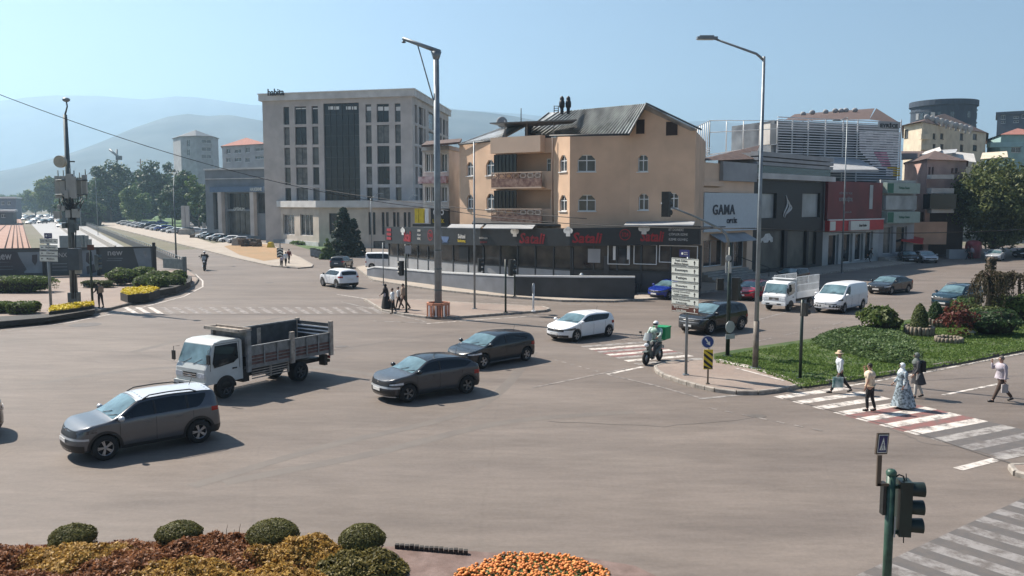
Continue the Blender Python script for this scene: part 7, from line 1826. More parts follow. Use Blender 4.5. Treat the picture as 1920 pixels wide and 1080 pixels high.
for x, y0, y1, w_ in ((113,385,393,6),(119,386,395,8),(108,396,410,11),(129,394,408,8),(142,392,408,10),(121,418,428,6),(136,412,436,9),(143,420,432,6)):
    a, b = U(x-w_/2,y1,d-.3), U(x+w_/2,y0,d-.3); mb = MB(); mb.box((a.x,d-.45,a.z),(b.x,d-.15,b.z)); part('radio_unit', mb, PAN if x < 120 or 140 < x < 143 or x==129 else GALVD, root, world=True)
mb = MB(); rnd.seed(77)
for i in range(26):
    x0, x1 = rnd.uniform(112,158), rnd.uniform(130,142); y0 = rnd.uniform(362,380); mb.tube([U(x0,y0,d-.3), U((x0+x1)/2+rnd.uniform(-4,4),y0+14,d-.35), U(x1,y0+30,d-.28), U(138,y0+60,d-.26)], .03, 4)
for x in (135,138,142): mb.tube([U(x,425,d-.28), U(x,560,d-.3)], .04, 5)
part('cables', mb, BLACKP, root, world=True)
mb = MB(); mb.cbox((v.x,v.y,.16+.45),(.62,.62,.9)); part('foot', mb, GALVD, root, world=True)
mb = MB(); a = U(147,508,d-.4); mb.cbox(a,(.4,.2,.4)); part('meter_box', mb, PAN, root, world=True)
mb = MB(); a = U(141,486,d-.6); mb.cbox(a,(.75,.5,1.5)); part('control_cabinet', mb, mat('dark blue grey cabinet', (0.05,0.07,0.09), .5), root, world=True)
t = thing('cabinet_group', 'pale grey equipment cabinets behind the billboard fence by the mast', 'cabinet', G(130,480))
for x0, x1, y0, y1, dd in ((112,127,442,465,87),(137,151,441,465,87),(151,158,442,465,87.5),(158,164,449,465,88)):
    a, b = U(x0,y1,dd), U(x1,y0,dd); mb = MB(); mb.box((a.x,dd,0),(b.x,dd+.9,b.z)); part('cabinet', mb, mat('cabinet grey', (0.26,0.29,0.28), .5), t, world=True)
# billboard fence
root = thing('billboard_fence', 'long dark billboard fence printed with pale faces and the word new', 'billboard', (*XY(150,84),0))
w = Wall(XY(-140,80), XY(289,86)); zb, zt = .2, w.at(150,466)[1]
mb = MB(); w.box(mb, 0, w.len, zb, zt, -.12, 0); part('board', mb, mat('dark teal print', (0.045,0.058,0.065), .5, var=.25, scale=.3), root, world=True)
mb = MB(); w.box(mb, -.05, w.len+.05, zt, zt+.12, -.16, .06); part('top_rail', mb, BLACKP, root, world=True)
BP = mat('pale blue print', (0.16,0.20,0.23), .5, var=.35, scale=.5); BPD = mat('dark print', (0.035,0.035,0.045), .5)
def wq(pts, m, name='print', out=.01): mb = MB(); mb.add([w.pt(*w.at(x,y), out) for x,y in pts], [tuple(range(len(pts)))]); part(name, mb, m, root, world=True)
wq([(33,473),(78,472),(80,512),(46,512)], BP); wq([(60,478),(70,477),(70,490),(66,498),(60,490)], BPD, out=.015); wq([(0,472),(30,472),(50,505),(40,515),(0,515)], BPD)
wq([(148,470),(182,468),(182,518),(150,518)], BP); wq([(162,474),(172,472),(174,488),(168,496),(161,490)], BPD, out=.015); wq([(162,500),(176,495),(181,510),(164,514)], BPD, out=.015)
wq([(250,466),(282,464),(285,502),(262,506)], BP); wq([(268,470),(274,470),(277,480),(272,484)], GALV, out=.015)
for s, x, y, ww, hh_ in (('new',8,482,24,10),('new',216,475,26,8),('NX',118,478,14,8)):
    u, z = w.at(x,y); kk = 84/1600; text(s, w.M(u,z,.02), 1, SIGNBACK, root, fit=(ww*kk,hh_*kk), bold=.01)
for x, y in ((8,491),(112,494),(112,500),(112,506),(216,484),(214,488),(10,499),(10,505)): wq([(x-14,y),(x+14,y-.5),(x+14,y+1),(x-14,y+1.5)], BP, 'print_line')
for x in (289,184,82): 
    u = w.at(x,480)[0]; mb = MB(); w.box(mb, u-.14, u+.14, 0, zt+.5 if x == 289 else zt, -.3, .1); part('post', mb, BLACKP, root, world=True)
# guard rail / parapet of the underpass road
root = thing('underpass_parapet', 'dark parapet with a slim rail running from the billboard into the distance', 'parapet', G(250,470))
PB = [(145,418),(170,427),(200,440),(240,458),(290,480),(345,508)]
for (xa,ya),(xb,yb) in zip(PB, PB[1:]):
    a, b = G(xa,ya), G(xb,yb); w = Wall(a, b); hh_ = .9 
    mb = MB(); w.box(mb, 0, w.len, 0, hh_, -.3, 0); part('wall_panel', mb, mat('dark parapet', (0.035,0.038,0.04), .7, var=.3), root, world=True)
    mb = MB(); w.box(mb, 0, w.len, hh_+.35, hh_+.42, -.2,-.12); part('rail', mb, GALVD, root, world=True)
    n = min(16, int(w.len/1.8)+1)
    for j in range(n): u = w.len*(j+.5)/n; mb = MB(); w.box(mb, u-.05, u+.05, hh_, hh_+.36, -.2,-.12); part('post', mb, GALV, root, world=True)
a = G(347,517,.16); mb = MB(); mb.cbox((a.x,a.y,1.1),(.3,.3,1.9)); part('end_post', mb, GALVD, root, world=True)
a, b = G(306,505), G(343,508); w = Wall(a,b); mb = MB(); w.box(mb, 0, w.len, .16, 1.25, -.15, 0); part('wall_panel', mb, GALVD, root, world=True)
root = thing('barrier_rail', 'pale concrete barrier between the far road and the slip road behind the mast', 'barrier', G(130,440))
for (xa,ya),(xb,yb) in (((104,420),(128,440)),((128,440),(160,466)),((150,432),(215,470))):
    w = Wall(G(xa,ya), G(xb,yb)); mb = MB(); w.box(mb, 0, w.len, 0, .8, -.25, 0); part('wall_panel', mb, CONC, root, world=True)
# direction sign on the left
root, v, zt = pole('direction_sign', 'white direction sign with four black lettered lines and left arrows on the left island', 'sign', 96, 582, 440, .09, .08, GALV, z=.16)
d = v.y-.15; k = d/1600; c0 = U(91,465,d); face = R(-112)
def sign_stack(root, rows, cx, d, wpx, face, k, txts, brown=(), rot=0):
    for (y0, y1), (s, arrow) in zip(rows, txts):
        c = U(cx,(y0+y1)/2,d); h = (y1-y0)*k*.92; wd = wpx*k; M = board_M(c, face); mb = MB(); mb.box((-wd/2,-h/2,-.02),(wd/2,h/2,.0), M)
        b = part('board', mb, SIGNBR if s in brown else SIGNW, root, world=True)
        ink = SIGNW if s in brown else INK
        mb = MB(); f = .012*wd
        for bx in ((-wd/2+f,-h/2+f,wd/2-f,-h/2+2*f),(-wd/2+f,h/2-2*f,wd/2-f,h/2-f)): mb.box((bx[0],bx[1],.001),(bx[2],bx[3],.004), M)
        part('border', mb, ink, b, world=True)
        ax = wd*.36 if arrow in ('R','U') else -wd*.36; mb = MB(); q = h*.23
        ang = {'R':0,'L':math.pi,'U':math.pi/2}[arrow]; A = M @ Matrix.Translation((ax,0,.006)) @ Matrix.Rotation(ang,4,'Z')
        mb.add([A @ Vector(p) for p in ((-q*1.3,-q*.25,0),(0,-q*.25,0),(0,-q*.8,0),(q*1.3,0,0),(0,q*.8,0),(0,q*.25,0),(-q*1.3,q*.25,0))], [tuple(range(7))]); part('arrow', mb, ink, b, world=True)
        lines = s.split('\n'); tx = -wd*.13 if arrow in ('R','U') else wd*.12
        for i, l in enumerate(lines):
            hh_ = h*(.46 if len(lines) == 1 else .27); Mt = M @ Matrix.Translation((tx, (0 if len(lines) == 1 else h*(.2 - .4*i)), .006))
            text(l, Mt, 1, ink, b, fit=(min(wd*.64, hh_*len(l)*.62), hh_), bold=.015, depth=.001)
sign_stack(root, [(447,457),(459,469),(470,480),(480,491)], 91, d, 46, face, k, [('Şehir Merkezi','R'),('Bağlarbaşı','L'),('Hürriyet','L'),('Mudanya','L')])
c = U(90,442,d); M = board_M(c, face); mb = MB(); mb.box((-10*k,-5*k,-.02),(10*k,5*k,0),M); b = part('board', mb, NAVY, root, world=True); mb = MB(); disc(mb, M @ Vector((-4*k,0,.01)), 2.2*k, face, .004, 10); part('crest', mb, SIGNW, b, world=True)
text('BURSA', M @ Matrix.Translation((4*k,1.5*k,.006)), 1, SIGNW, b, fit=(8*k,1.6*k), depth=.001); text('BELEDİYESİ', M @ Matrix.Translation((4*k,-1.5*k,.006)), 1, SIGNW, b, fit=(8*k,1.6*k), depth=.001)
# direction sign on the right
root, v, zt = pole('direction_sign', 'tall stack of white boards with up arrows and one brown board', 'sign', 1286, 703, 470, .06, .055, GALV, z=.15)
d = v.y-.1; k = d/1600; face = R(-143)
sign_stack(root, [(484,500),(500,515),(515,529.5),(529.5,543.5),(543.5,558),(558,573),(573,587)], 1284, d, 66, face, k, [('Fatih Sultan\nMehmet Bulvarı','U'),('Esentepe','U'),('Fethiye','U'),('İhsaniye','U'),('Uludağ Üniversitesi\nSağlık Fakültesi','U'),('Nilüfer Kaymakamlığı\nİl Müdürlüğü','U'),('Şehir Kütüphanesi\nKent Müzesi','U')], brown=('Şehir Kütüphanesi\nKent Müzesi',))
c = U(1283,475,d); M = board_M(c, face); mb = MB(); mb.box((-12*k,-6.5*k,-.02),(12*k,6.5*k,0),M); b = part('board', mb, NAVY, root, world=True)
mb = MB(); disc(mb, M @ Vector((-4.5*k,-.5*k,.01)), 2.4*k, face, .004, 10); part('crest', mb, SIGNW, b, world=True)
text('BURSA', M @ Matrix.Translation((4*k,1.5*k,.006)), 1, SIGNW, b, fit=(9*k,2.2*k), depth=.001); text('BELEDİYESİ', M @ Matrix.Translation((4*k,-1.8*k,.006)), 1, SIGNW, b, fit=(9*k,2.2*k), depth=.001)
# keep right sign with chevron board
root, v, zt = pole('keep_right_sign', 'round blue keep right sign over a yellow and black striped board on the small island', 'sign', 1327, 720, 630, .035, .035, mat('brown grey post',(0.12,0.10,0.08),.6), z=.15)
d = v.y-.06; k = d/1600; c = U(1327,641,d); face = R(-90)
mb = MB(); disc(mb, c, 12.2*k, face, .02, 26); b = part('disc', mb, SIGNB, root, world=True); M = board_M(c+Vector((0,-.012,0)), face)
mb = MB(); n = 26; o_ = [M @ Vector((12.2*k*math.cos(2*math.pi*j/n),12.2*k*math.sin(2*math.pi*j/n),.002)) for j in range(n)]; i_ = [M @ Vector((11*k*math.cos(2*math.pi*j/n),11*k*math.sin(2*math.pi*j/n),.002)) for j in range(n)]; mb.add(o_+i_, [(j,(j+1)%n,n+(j+1)%n,n+j) for j in range(n)]); part('rim', mb, SIGNW, b, world=True)
A = M @ Matrix.Translation((0,0,.004)) @ Matrix.Rotation(R(-55),4,'Z'); q = 3.4*k
mb = MB(); mb.add([A @ Vector(p) for p in ((-q*2.4,-q*.42,0),(q*.6,-q*.42,0),(q*.2,-q*1.25,0),(q*2.5,0,0),(q*.2,q*1.25,0),(q*.6,q*.42,0),(-q*2.4,q*.42,0))], [tuple(range(7))]); part('arrow', mb, SIGNW, b, world=True)
c = U(1328,674,d); M = board_M(c, face); hw_, hh_ = 8.7*k, 19*k; mb = MB(); mb.box((-hw_,-hh_,-.02),(hw_,hh_,0),M); b = part('striped_board', mb, SIGNY, root, world=True)
for j in range(-2,4):
    y0 = j*12*k; pts = []
    for (x, y) in ((-hw_, y0+7*k),(hw_, y0-7*k),(hw_, y0-1*k),(-hw_, y0+13*k)): pts.append((x, max(-hh_,min(hh_,y))))
    if len({round(p[1],4) for p in pts}) > 2: mb = MB(); mb.add([M @ Vector((x,y,.003)) for x,y in pts], [(0,1,2,3)]); part('stripe', mb, INK, b, world=True)
# signal with the long arm over the road
root, v, zt = pole('arm_signal', 'dark green traffic signal pole whose curved arm reaches left over the road', 'traffic light', 1364, 668, 455, .10, .075, DGREEN, z=.15)
d = v.y; k = d/1600
mb = MB(); mb.tube([Vector((v.x,v.y,zt-.2)), U(1362,440,d), U(1352,430,d), U(1338,423,d-.3), U(1300,405,d-.8), U(1240,381,d-1.6)], [.075,.07,.06,.055,.045,.035], 8); part('arm', mb, GALV, root, world=True)
signal_head(root, U(1249,383,d-1.6), R(55), 3, 1.15)
signal_head(root, U(1380,542,d+.1), R(50), 3, 1.1); 
mb = MB(); mb.cbox(U(1350,533,d-.1), (.3,.25,.55)); part('pedestrian_signal', mb, SIGBLACK, root, world=True)
mb = MB(); disc(mb, U(1366,484,d-.12), 6*k, R(-70), .02); part('round_sign', mb, SIGNBACK, root, world=True)
mb = MB(); mb.cbox(U(1362,502,d-.1), (.08,.05,.5)); mb.cbox(U(1370,502,d-.1), (.08,.05,.5)); part('small_plate', mb, SIGNBACK, root, world=True)
mb = MB(); disc(mb, U(1369,613,d-.12), 11.5*k, R(-60), .02); part('round_sign', mb, SIGNBACK, root, world=True); mb = MB(); mb.cbox(U(1369,631,d-.12),(.5,.03,.22), R(20)); part('small_plate', mb, SIGNBACK, root, world=True)
# slim signal on the lawn
root, v, zt = pole('lawn_signal', 'slim dark post with a small two lamp signal on the front of the lawn', 'traffic light', 1500, 710, 562, .065, .065, DGREEN, z=.15)
signal_head(root, U(1508,580,v.y-.05), R(35), 2, .85, SIGBLACK)
# pedestrian signal in the bottom right corner
root, v, zt = pole('near_signal', 'green signal post in the bottom right corner with three lamp head seen from the side', 'traffic light', 1659, 1165, 890, .075, .075, GREENPOLE, z=0)
d = v.y; k = d/1600; c = U(1694,951,d); 
signal_head(root, c, R(-8), 3, .99, mat('dark green housing', (0.012,0.024,0.020), .45, var=.25))
mb = MB(); mb.box((v.x-.01,d-.04,U(0,915,d).z),(c.x-.05,d+.04,U(0,909,d).z)); mb.box((v.x-.01,d-.04,U(0,1000,d).z),(c.x-.05,d+.04,U(0,994,d).z)); part('bracket', mb, GREENPOLE, root, world=True)
mb = MB(); mb.lathe([(.085,0),(.09,.05),(.06,.09),(.02,.10)], (v.x,v.y,zt), 12); part('cap', mb, GREENPOLE, root, world=True)
mb = MB(); mb.tube([U(1678,895,d), U(1686,890,d), U(1694,893,d), U(1697,905,d)], .014, 6); part('cable', mb, BLACKP, root, world=True)
mb = MB(); mb.tube([U(1700,912,d), U(1699,888,d)], .010, 5); mb.tube([U(1694,1004,d), U(1694,1018,d)], .010, 5); part('bolt', mb, BLACKP, root, world=True)
mb = MB(); mb.box((U(1654,945,d).x,d-.03,U(0,965,d).z),(U(1660,945,d).x,d+.10,U(0,905,d).z)); part('pedestrian_signal', mb, SIGBLACK, root, world=True)
mb = MB(); mb.box((U(1674,945,d).x,d-.09,U(0,1004,d).z),(U(1676.5,945,d).x,d-.082,U(0,965,d).z)); part('sticker', mb, SIGNBACK, root, world=True)
t = thing('pedestrian_sign', 'blue pedestrian crossing sign on a short brown post beside the near signal', 'sign', (U(1648,905,d).x,d-.05,zt-.2))
mb = MB(); mb.box((U(1643,870,d).x,d-.05,U(0,910,d).z),(U(1651,870,d).x,d-.01,U(0,852,d).z)); mb.box((U(1645,870,d).x,d-.05,U(0,910,d).z),(U(1666,870,d).x,d-.01,U(0,905,d).z)); part('post', mb, mat('bronze post', (0.11,0.085,0.065), .5, .3), t, world=True)
c = U(1655,832,d-.08); face = R(-68); M = board_M(c, face) @ Matrix.Rotation(R(-5),4,'Z'); q = 14.5*k
mb = MB(); mb.box((-q,-q*1.42,-.03),(q,q*1.42,0),M); b = part('frame', mb, MATS['bronze post'], t, world=True)
mb = MB(); mb.box((-q*.80,-q*1.2,.001),(q*.80,q*1.2,.006),M); b2 = part('face', mb, SIGNW, b, world=True)
mb = MB(); mb.box((-q*.72,-q*1.1,.007),(q*.72,q*1.1,.009),M); mb.m = 1; mb.add([M @ Vector(p) for p in ((-q*.55,-q*.85,.011),(q*.55,-q*.85,.011),(0,q*.85,.011))], [(0,1,2)]); mb.m = 2
# walking figure inside the triangle
for pts in (((-.06,.0),(.10,.0),(.08,-.32),(-.05,-.32)),((-.05,-.30),(.02,-.30),(-.16,-.78),(-.24,-.78)),((.0,-.30),(.08,-.30),(.24,-.78),(.15,-.78)),((-.06,0),(0,0),(-.18,-.26),(-.22,-.22)),((.05,0),(.10,-.02),(.24,-.2),(.20,-.25))): mb.add([M @ Vector((x*q,y*q,.013)) for x,y in pts], [(0,1,2,3)])
mb.add([M @ Vector((q*.03+q*.09*math.cos(j*.785), q*.12+q*.09*math.sin(j*.785), .013)) for j in range(8)], [tuple(range(8))])
part('pictogram', mb, [NAVY, SIGNW, NAVY], b2, world=True)
# signals in the middle distance
gs = 'signal posts on and near the mast island'
root, v, zt = pole('signal_post', 'signal post with pedestrian sign left of the thick mast, behind the group of people', 'traffic light', 762, 586, 458, .07, .06, DGREEN, gs, .14)
signal_head(root, U(753,503,v.y), R(150), 3, 1.0); 
c = U(765,468,v.y-.1); M = board_M(c, R(-100)); mb = MB(); mb.box((-.22,-.27,-.01),(.22,.27,.01),M); mb.m = 1; mb.add([M @ Vector(p) for p in ((-.15,-.2,.014),(.15,-.2,.014),(0,.2,.014))],[(0,1,2)]); part('pedestrian_plate', mb, [GREYB, SIGNBACK], root, world=True)
root, v, zt = pole('signal_post', 'tall thin galvanised pole with a signal on its right side, right of the thick mast', 'traffic light', 890, 579, 266, .075, .045, GALV, gs, .14); signal_head(root, U(899,497,v.y), R(20), 3, .95)
root, v, zt = pole('signal_post', 'dark signal post near the restaurant steps with a boxy signal head', 'traffic light', 948, 586, 486, .07, .06, DGREEN, gs, .14); signal_head(root, U(958,502,v.y), R(30), 3, 1.1)
root, v, zt = pole('signal_post', 'dark post just behind the boxy signal head', 'traffic light', 965, 556, 486, .07, .06, DGREEN, gs, .14); signal_head(root, U(960,497,v.y), R(200), 2, .9)
root, v, zt = pole('signal_post', 'signal post with pedestrian plate beside the person with the backpack', 'traffic light', 174, 578, 462, .08, .07, DGREEN, gs, .16)
c = U(170,464,v.y-.1); M = board_M(c, R(-85)); mb = MB(); mb.box((-6*v.y/1600,-5*v.y/1600,-.01),(6*v.y/1600,5*v.y/1600,.01),M); part('pedestrian_plate', mb, SIGNBR, root, world=True); signal_head(root, U(181,492,v.y), R(20), 3, 1.05, GALVD)
root, v, zt = pole('thin_post', 'thin galvanised post behind the group of people', 'pole', 719, 535, 455, .045, .04, GALV, None, .14)
root, v, zt = pole('back_of_round_sign', 'narrow white posted round sign seen edge on before the terrace wall', 'sign', 1000, 584, 532, .07, .07, WHITE, None, .14)
mb = MB(); disc(mb, U(1000,541,v.y-.1), .36, R(-15), .03); part('disc', mb, SIGNBACK, root, world=True)
# chevron sign on the car park corner
root, v, zt = pole('chevron_sign', 'black and white chevron board on a post at the corner by the dry grass', 'sign', 526, 498, 449, .06, .06, GALVD, None, .13)
k = v.y/1600; c = U(525,474,v.y-.1); M = board_M(c, R(-90)); mb = MB(); mb.box((-6*k,-9*k,-.02),(6*k,9*k,0),M); b = part('board', mb, INK, root, world=True)
for j in (-1,0,1): y = j*5.4*k; mb = MB(); mb.add([M @ Vector(p) for p in ((-5.4*k,y-2*k,.004),(0,y+1*k,.004),(5.4*k,y-2*k,.004),(5.4*k,y+.6*k,.004),(0,y+3.6*k,.004),(-5.4*k,y+.6*k,.004))],[(0,1,4,5),(1,2,3,4)]); part('chevron', mb, SIGNW, b, world=True)
mb = MB(); mb.cbox(U(523,451,v.y-.1),(1.3,.05,.3)); part('name_plate', mb, GALV, root, world=True)
# rubble blocks, containers
for i,(x0,x1,y0,y1,m,lab) in enumerate(((434,446,446,462,CONC,'pale concrete block at the end of the near car row'),(448,485,447,464,BARK,'rough stone heap beside the dry grass'),(500,511,454,466,SIGNY,'small yellow box on the dry grass'),(334,360,429,441,CONC,'pale tarpaulin covered block behind the lamp post'),(355,367,440,447,BARK,'stone block between the two car rows'))):
    a = G(x0,y1); b = U(x1,y0,a.y); mb = MB(); rnd.seed(i)
    if 'heap' in lab:
        for _ in range(14): c = Vector((rnd.uniform(a.x,b.x), a.y+rnd.uniform(0,2), rnd.uniform(.2,b.z*.8))); mb.cbox(c,(rnd.uniform(.6,1.4),.9,rnd.uniform(.4,.9)), rnd.random()*3)
    else:
        h = b.z; mb.add([(a.x,a.y,0),(b.x,a.y,0),(b.x,a.y+1.6,0),(a.x,a.y+1.6,0),(a.x+.15,a.y+.1,h*.9),(b.x-.2,a.y+.1,h),(b.x-.25,a.y+1.4,h*.95),(a.x+.1,a.y+1.5,h)], [(3,2,1,0),(4,5,6,7),(0,1,5,4),(1,2,6,5),(2,3,7,6),(3,0,4,7)])
    solo('rubble_heap' if 'heap' in lab else 'block', mb, m, lab, 'stones' if 'heap' in lab else 'block', (0,0,0))
for i,x in enumerate((584,591,598)):
    a = G(x,482+i*2); t = thing('waste_bin', ['left','middle','right'][i]+' one of three grey wheeled waste bins by the side road', 'bin', (a.x,a.y+1,0), 0, 'waste bins by the side road')
    mb = MB(); mb.prism([(-.3,-.4),(.3,-.4),(.35,.4),(-.35,.4)], .15, 1.1); part('body', mb, GALV, t); mb = MB(); mb.box((-.36,-.45,1.1),(.36,.45,1.18)); part('lid', mb, DGREEN, t)
    mb = MB(); mb.tube([(-.38,.3,.15),(.38,.3,.15)], .13, 8); part('wheels', mb, BLACKP, t)
for i,(x,y) in enumerate(((318,400),(326,400),(360,395))):
    a = G(x,438 if i < 2 else 432); mb = MB(); b = U(x,y-14 if i < 2 else 392,a.y); mb.box((a.x-.45,a.y+9,0),(a.x+.45,a.y+9.6,b.z)); solo('concrete_pillar', mb, HAB, ['left','right','far'][i]+' pale pillar standing behind the car park', 'pillar', (0,0,0))
# hanging cables
def cable(label, pts, r=.022, sag=0):
    mb = MB(); mb.tube(pts, r, 5); c = pts[0]; o = solo('overhead_cable', mb, INK, label, 'cable', tuple(c)); return o
def curve(a, b, sag, n=16): return [a.lerp(b, i/n) - Vector((0,0,sag*4*(i/n)*(1-i/n))) for i in range(n+1)]
cable('long overhead cable slanting down from the left edge to the thick mast', curve(U(-30,166,40), U(822,392,54.5), .9, 24), .017)
cable('overhead cable from the thick mast to the tall street lamp', curve(U(822,392,54.5), U(1416,428,37), .35, 20), .022)
cable('overhead cable leaving the tall street lamp to the right edge', curve(U(1416,428,37), U(1990,425,40), .25, 16), .02)
cable('second thin cable from the office block side toward the street lamp', curve(U(500,335,120), U(1100,410,66), .6, 20), .03)
# ------------------------------------------------------------------ people
def skin_mb(mb, verts, edges, radii, sub=1, root=0):
    me = bpy.data.meshes.new('s'); me.from_pydata([tuple(v) for v in verts], edges, []); o = bpy.data.objects.new('s', me); COL.objects.link(o)
    m = o.modifiers.new('k', 'SKIN'); m.use_smooth_shade = True
    for i, r in enumerate(radii):
        rr = r if isinstance(r, tuple) else (r, r); me.skin_vertices[0].data[i].radius = rr; me.skin_vertices[0].data[i].use_root = (i == root)
    s = o.modifiers.new('b', 'SUBSURF'); s.levels = sub; s.render_levels = sub
    dg = bpy.context.evaluated_depsgraph_get(); e = o.evaluated_get(dg).to_mesh()
    mb.add([v.co.copy() for v in e.vertices], [tuple(p.vertices) for p in e.polygons], True)
    bpy.data.objects.remove(o); bpy.data.meshes.remove(me)
def rotx(a): return Vector((math.sin(a), 0, -math.cos(a)))      # a=0 hangs down, positive swings forward (+x)
CL = {}
def cloth(name, col, **k): return mat('cloth ' + name, col, .85, var=k.pop('var', .15), scale=k.pop('scale', 6), **k)
def person(label, px, py, rz, H=1.7, z=0.0, legs=((.35,.1),(-.3,.35)), arms=((-.3,.2),(.35,.3)), top=None, bottom=None, hair=None, skin=None, dress=None, scarf=None, hat=None, long_sleeve=True, shoes=None, girth=1.0, group=None, extra=None, loc=None, lean=.03, sit=False, headturn=0.0, armout=.07):
    girth *= 1.08; s = H/1.7; v = G(px, py, z) if loc is None else Vector(loc)
    root = thing('person', label, 'person', v, rz, group)
    P0 = Vector((0,0,.90*s)); hipz = P0.z
    def V(x,y,z_): return Vector((x + lean*(z_-.9)/.6, y, z_))*s
    pel, sp, ch, nk = V(0,0,.93), V(0,0,1.08), V(.01,0,1.30), V(0,0,1.45); h0, h1, h2 = V(.015,0,1.53), V(.02,0,1.61), V(.01,0,1.68)
    verts = [pel, sp, ch, nk, h0, h1, h2]; edges = [(0,1),(1,2),(2,3),(3,4),(4,5),(5,6)]; g = girth
    rad = [(.14*g*s,.105*g*s),(.125*g*s,.10*g*s),((.125 if top else .155)*g*s,(.085 if top else .11)*g*s),(.055*s,.055*s),(.062*s,.070*s),(.078*s,.092*s),(.05*s,.06*s)]
    legpts, armpts = [], []
    for sd,(a,k) in zip((1,-1), legs):
        hip = V(0,.085*sd,.88); kn = hip + rotx(a)*.42*s; an = kn + rotx(a-k)*.41*s; f = Matrix.Rotation(-(a-k)*.4, 3, 'Y') @ Vector((.13*s,0,-.045*s)); toe = an + f
        legpts.append((hip,kn,an,toe)); i = len(verts); verts += [hip,kn,an,toe]; edges += [(0,i),(i,i+1),(i+1,i+2),(i+2,i+3)]; rad += [(.085*g*s,)*2,(.055*s,)*2,(.036*s,)*2,(.035*s,.028*s)]
    for sd,(a,k) in zip((1,-1), arms):
        sh = V(.0,.185*sd*(.5+.5*g),1.40); el = sh + (rotx(a)+Vector((0,armout*sd*2,0))).normalized()*.28*s; wr = el + (rotx(a+k)+Vector((0,-armout*sd*(1 if k < 1 else 3),0))).normalized()*.25*s; hd = wr + (wr-el).normalized()*.07*s
        armpts.append((sh,el,wr,hd)); i = len(verts); verts += [sh,el,wr,hd]; edges += [(2,i),(i,i+1),(i+1,i+2),(i+2,i+3)]; rad += [((.042 if top else .055)*s,)*2,(.040*s,)*2,(.027*s,)*2,(.034*s,.018*s)]
    low = min(min(p.z for p in l[2:]) for l in legpts) - .03*s; dz = Vector((0,0,-low))
    if sit: dz = Vector((0,0,0))
    verts = [p+dz for p in verts]; legpts = [[p+dz for p in l] for l in legpts]; armpts = [[p+dz for p in l] for l in armpts]; pel, sp, ch, nk, h0, h1, h2 = verts[:7]
    mb = MB(); skin_mb(mb, verts, edges, rad, 1)
    fw = Vector((1,0,0))
    mb.tube([h1+fw*.085*s+Vector((0,0,.01)), h1+fw*.112*s-Vector((0,0,.022*s))], [.008*s,.014*s], 5)       # nose
    for sd in (1,-1): mb.ball(h1+Vector((-.005,.080*sd*s,-.01*s)), .018*s, 6, 4, (1,.5,1.4))                    # ears
    for l in armpts:      # fingers and thumb
        d = (l[3]-l[2]).normalized(); sidev = d.cross(Vector((0,1,0))).normalized()
        for j,(o_,L) in enumerate(((-.024,.050),(-.008,.062),(.008,.066),(.024,.058))):
            b = l[3] + sidev*o_*s + d*.01*s; mb.tube([b, b+d*L*.55*s, b+(d*L+Vector((0,-.012,-.01)))*s], [.009*s,.0085*s,.006*s], 5)
        b = l[2]+d*.03*s - sidev*.025*s; mb.tube([b, b-sidev*.03*s+d*.02*s, b-sidev*.035*s+d*.045*s], [.010*s,.0095*s,.007*s], 5)
    body = part('body', mb, skin or SKIN, root)
    mb = MB()
    for sd in (1,-1): mb.ball(h1+Vector((.088*s,.028*sd*s,.012*s)), .010*s, 6, 4); 
    mb.cbox(h1+Vector((.092*s,0,-.045*s)), (.006*s,.040*s,.008*s)); part('eyes_and_mouth', mb, HAIRD, root)
    # trousers
    if bottom:
        vs = [pel+Vector((0,0,.09*s)), pel]; ed = [(0,1)]; rd = [(.145*g*s,.11*g*s),(.155*g*s,.118*g*s)]
        for l in legpts: i = len(vs); vs += [l[0],l[1],l[2]+Vector((0,0,.02*s))]; ed += [(1,i),(i,i+1),(i+1,i+2)]; rd += [(.098*g*s,)*2,(.070*s,)*2,(.055*s,)*2]
        mb = MB(); skin_mb(mb, vs, ed, rd, 1, 1); part('trousers', mb, bottom, root)
    if top:
        vs = [pel+Vector((0,0,.0)), sp, ch, nk-Vector((0,0,.02*s))]; ed = [(0,1),(1,2),(2,3)]; rd = [(.162*g*s,.125*g*s),(.150*g*s,.122*g*s),(.180*g*s,.150*g*s),(.068*s,.068*s)]
        for l in armpts:
            i = len(vs); w_ = l[2] if long_sleeve else l[1]; vs += [l[0], l[1] if long_sleeve else l[0].lerp(l[1],.55), w_ if long_sleeve else l[0].lerp(l[1],.85)]; ed += [(2,i),(i,i+1),(i+1,i+2)]; rd += [(.082*s,)*2,(.056*s,)*2,(.044*s if long_sleeve else .055*s,)*2]
        mb = MB(); skin_mb(mb, vs, ed, rd, 1, 1); mb.ball(ch, 1, 12, 8, (.142*g*s,.19*g*s,.17*s)); part('shirt', mb, top, root)
    if dress:   # (material, hem height, hem radius, start: 'waist'/'chest')
        m, hz, hr = dress[:3]; rows = []; n = 20; zt = (sp.z if len(dress) < 4 else dress[3]); 
        for j in range(9):
            t = j/8; z_ = zt + (hz*s - zt)*t; r = (.14*g*(1-t) + hr*t)*s if t > .15 else .145*g*s; cx = sp.x*(1-t) + (legpts[0][2].x+legpts[1][2].x)/2*t
            rows.append([Vector((cx + r*1.1*(1+.16*math.sin(5*a+1+2*t)*t)*math.cos(a), r*.85*(1+.10*math.sin(5*a)*t)*math.sin(a), z_+.02*math.sin(3*a)*t)) for a in [2*math.pi*i/n for i in range(n)]])
        mb = MB(); mb.grid(rows, True, True); part('skirt', mb, m, root)
    for l in legpts:
        mb = MB(); d = (l[3]-l[2]); mb.tube([l[2]+Vector((-.04*s,0,-.01)), l[2]+d*.5+Vector((0,0,-.005)), l[3]+Vector((.03*s,0,-.0))], [.042*s,.045*s,.032*s], 8); part('shoe', mb, shoes or BLACKP, root)
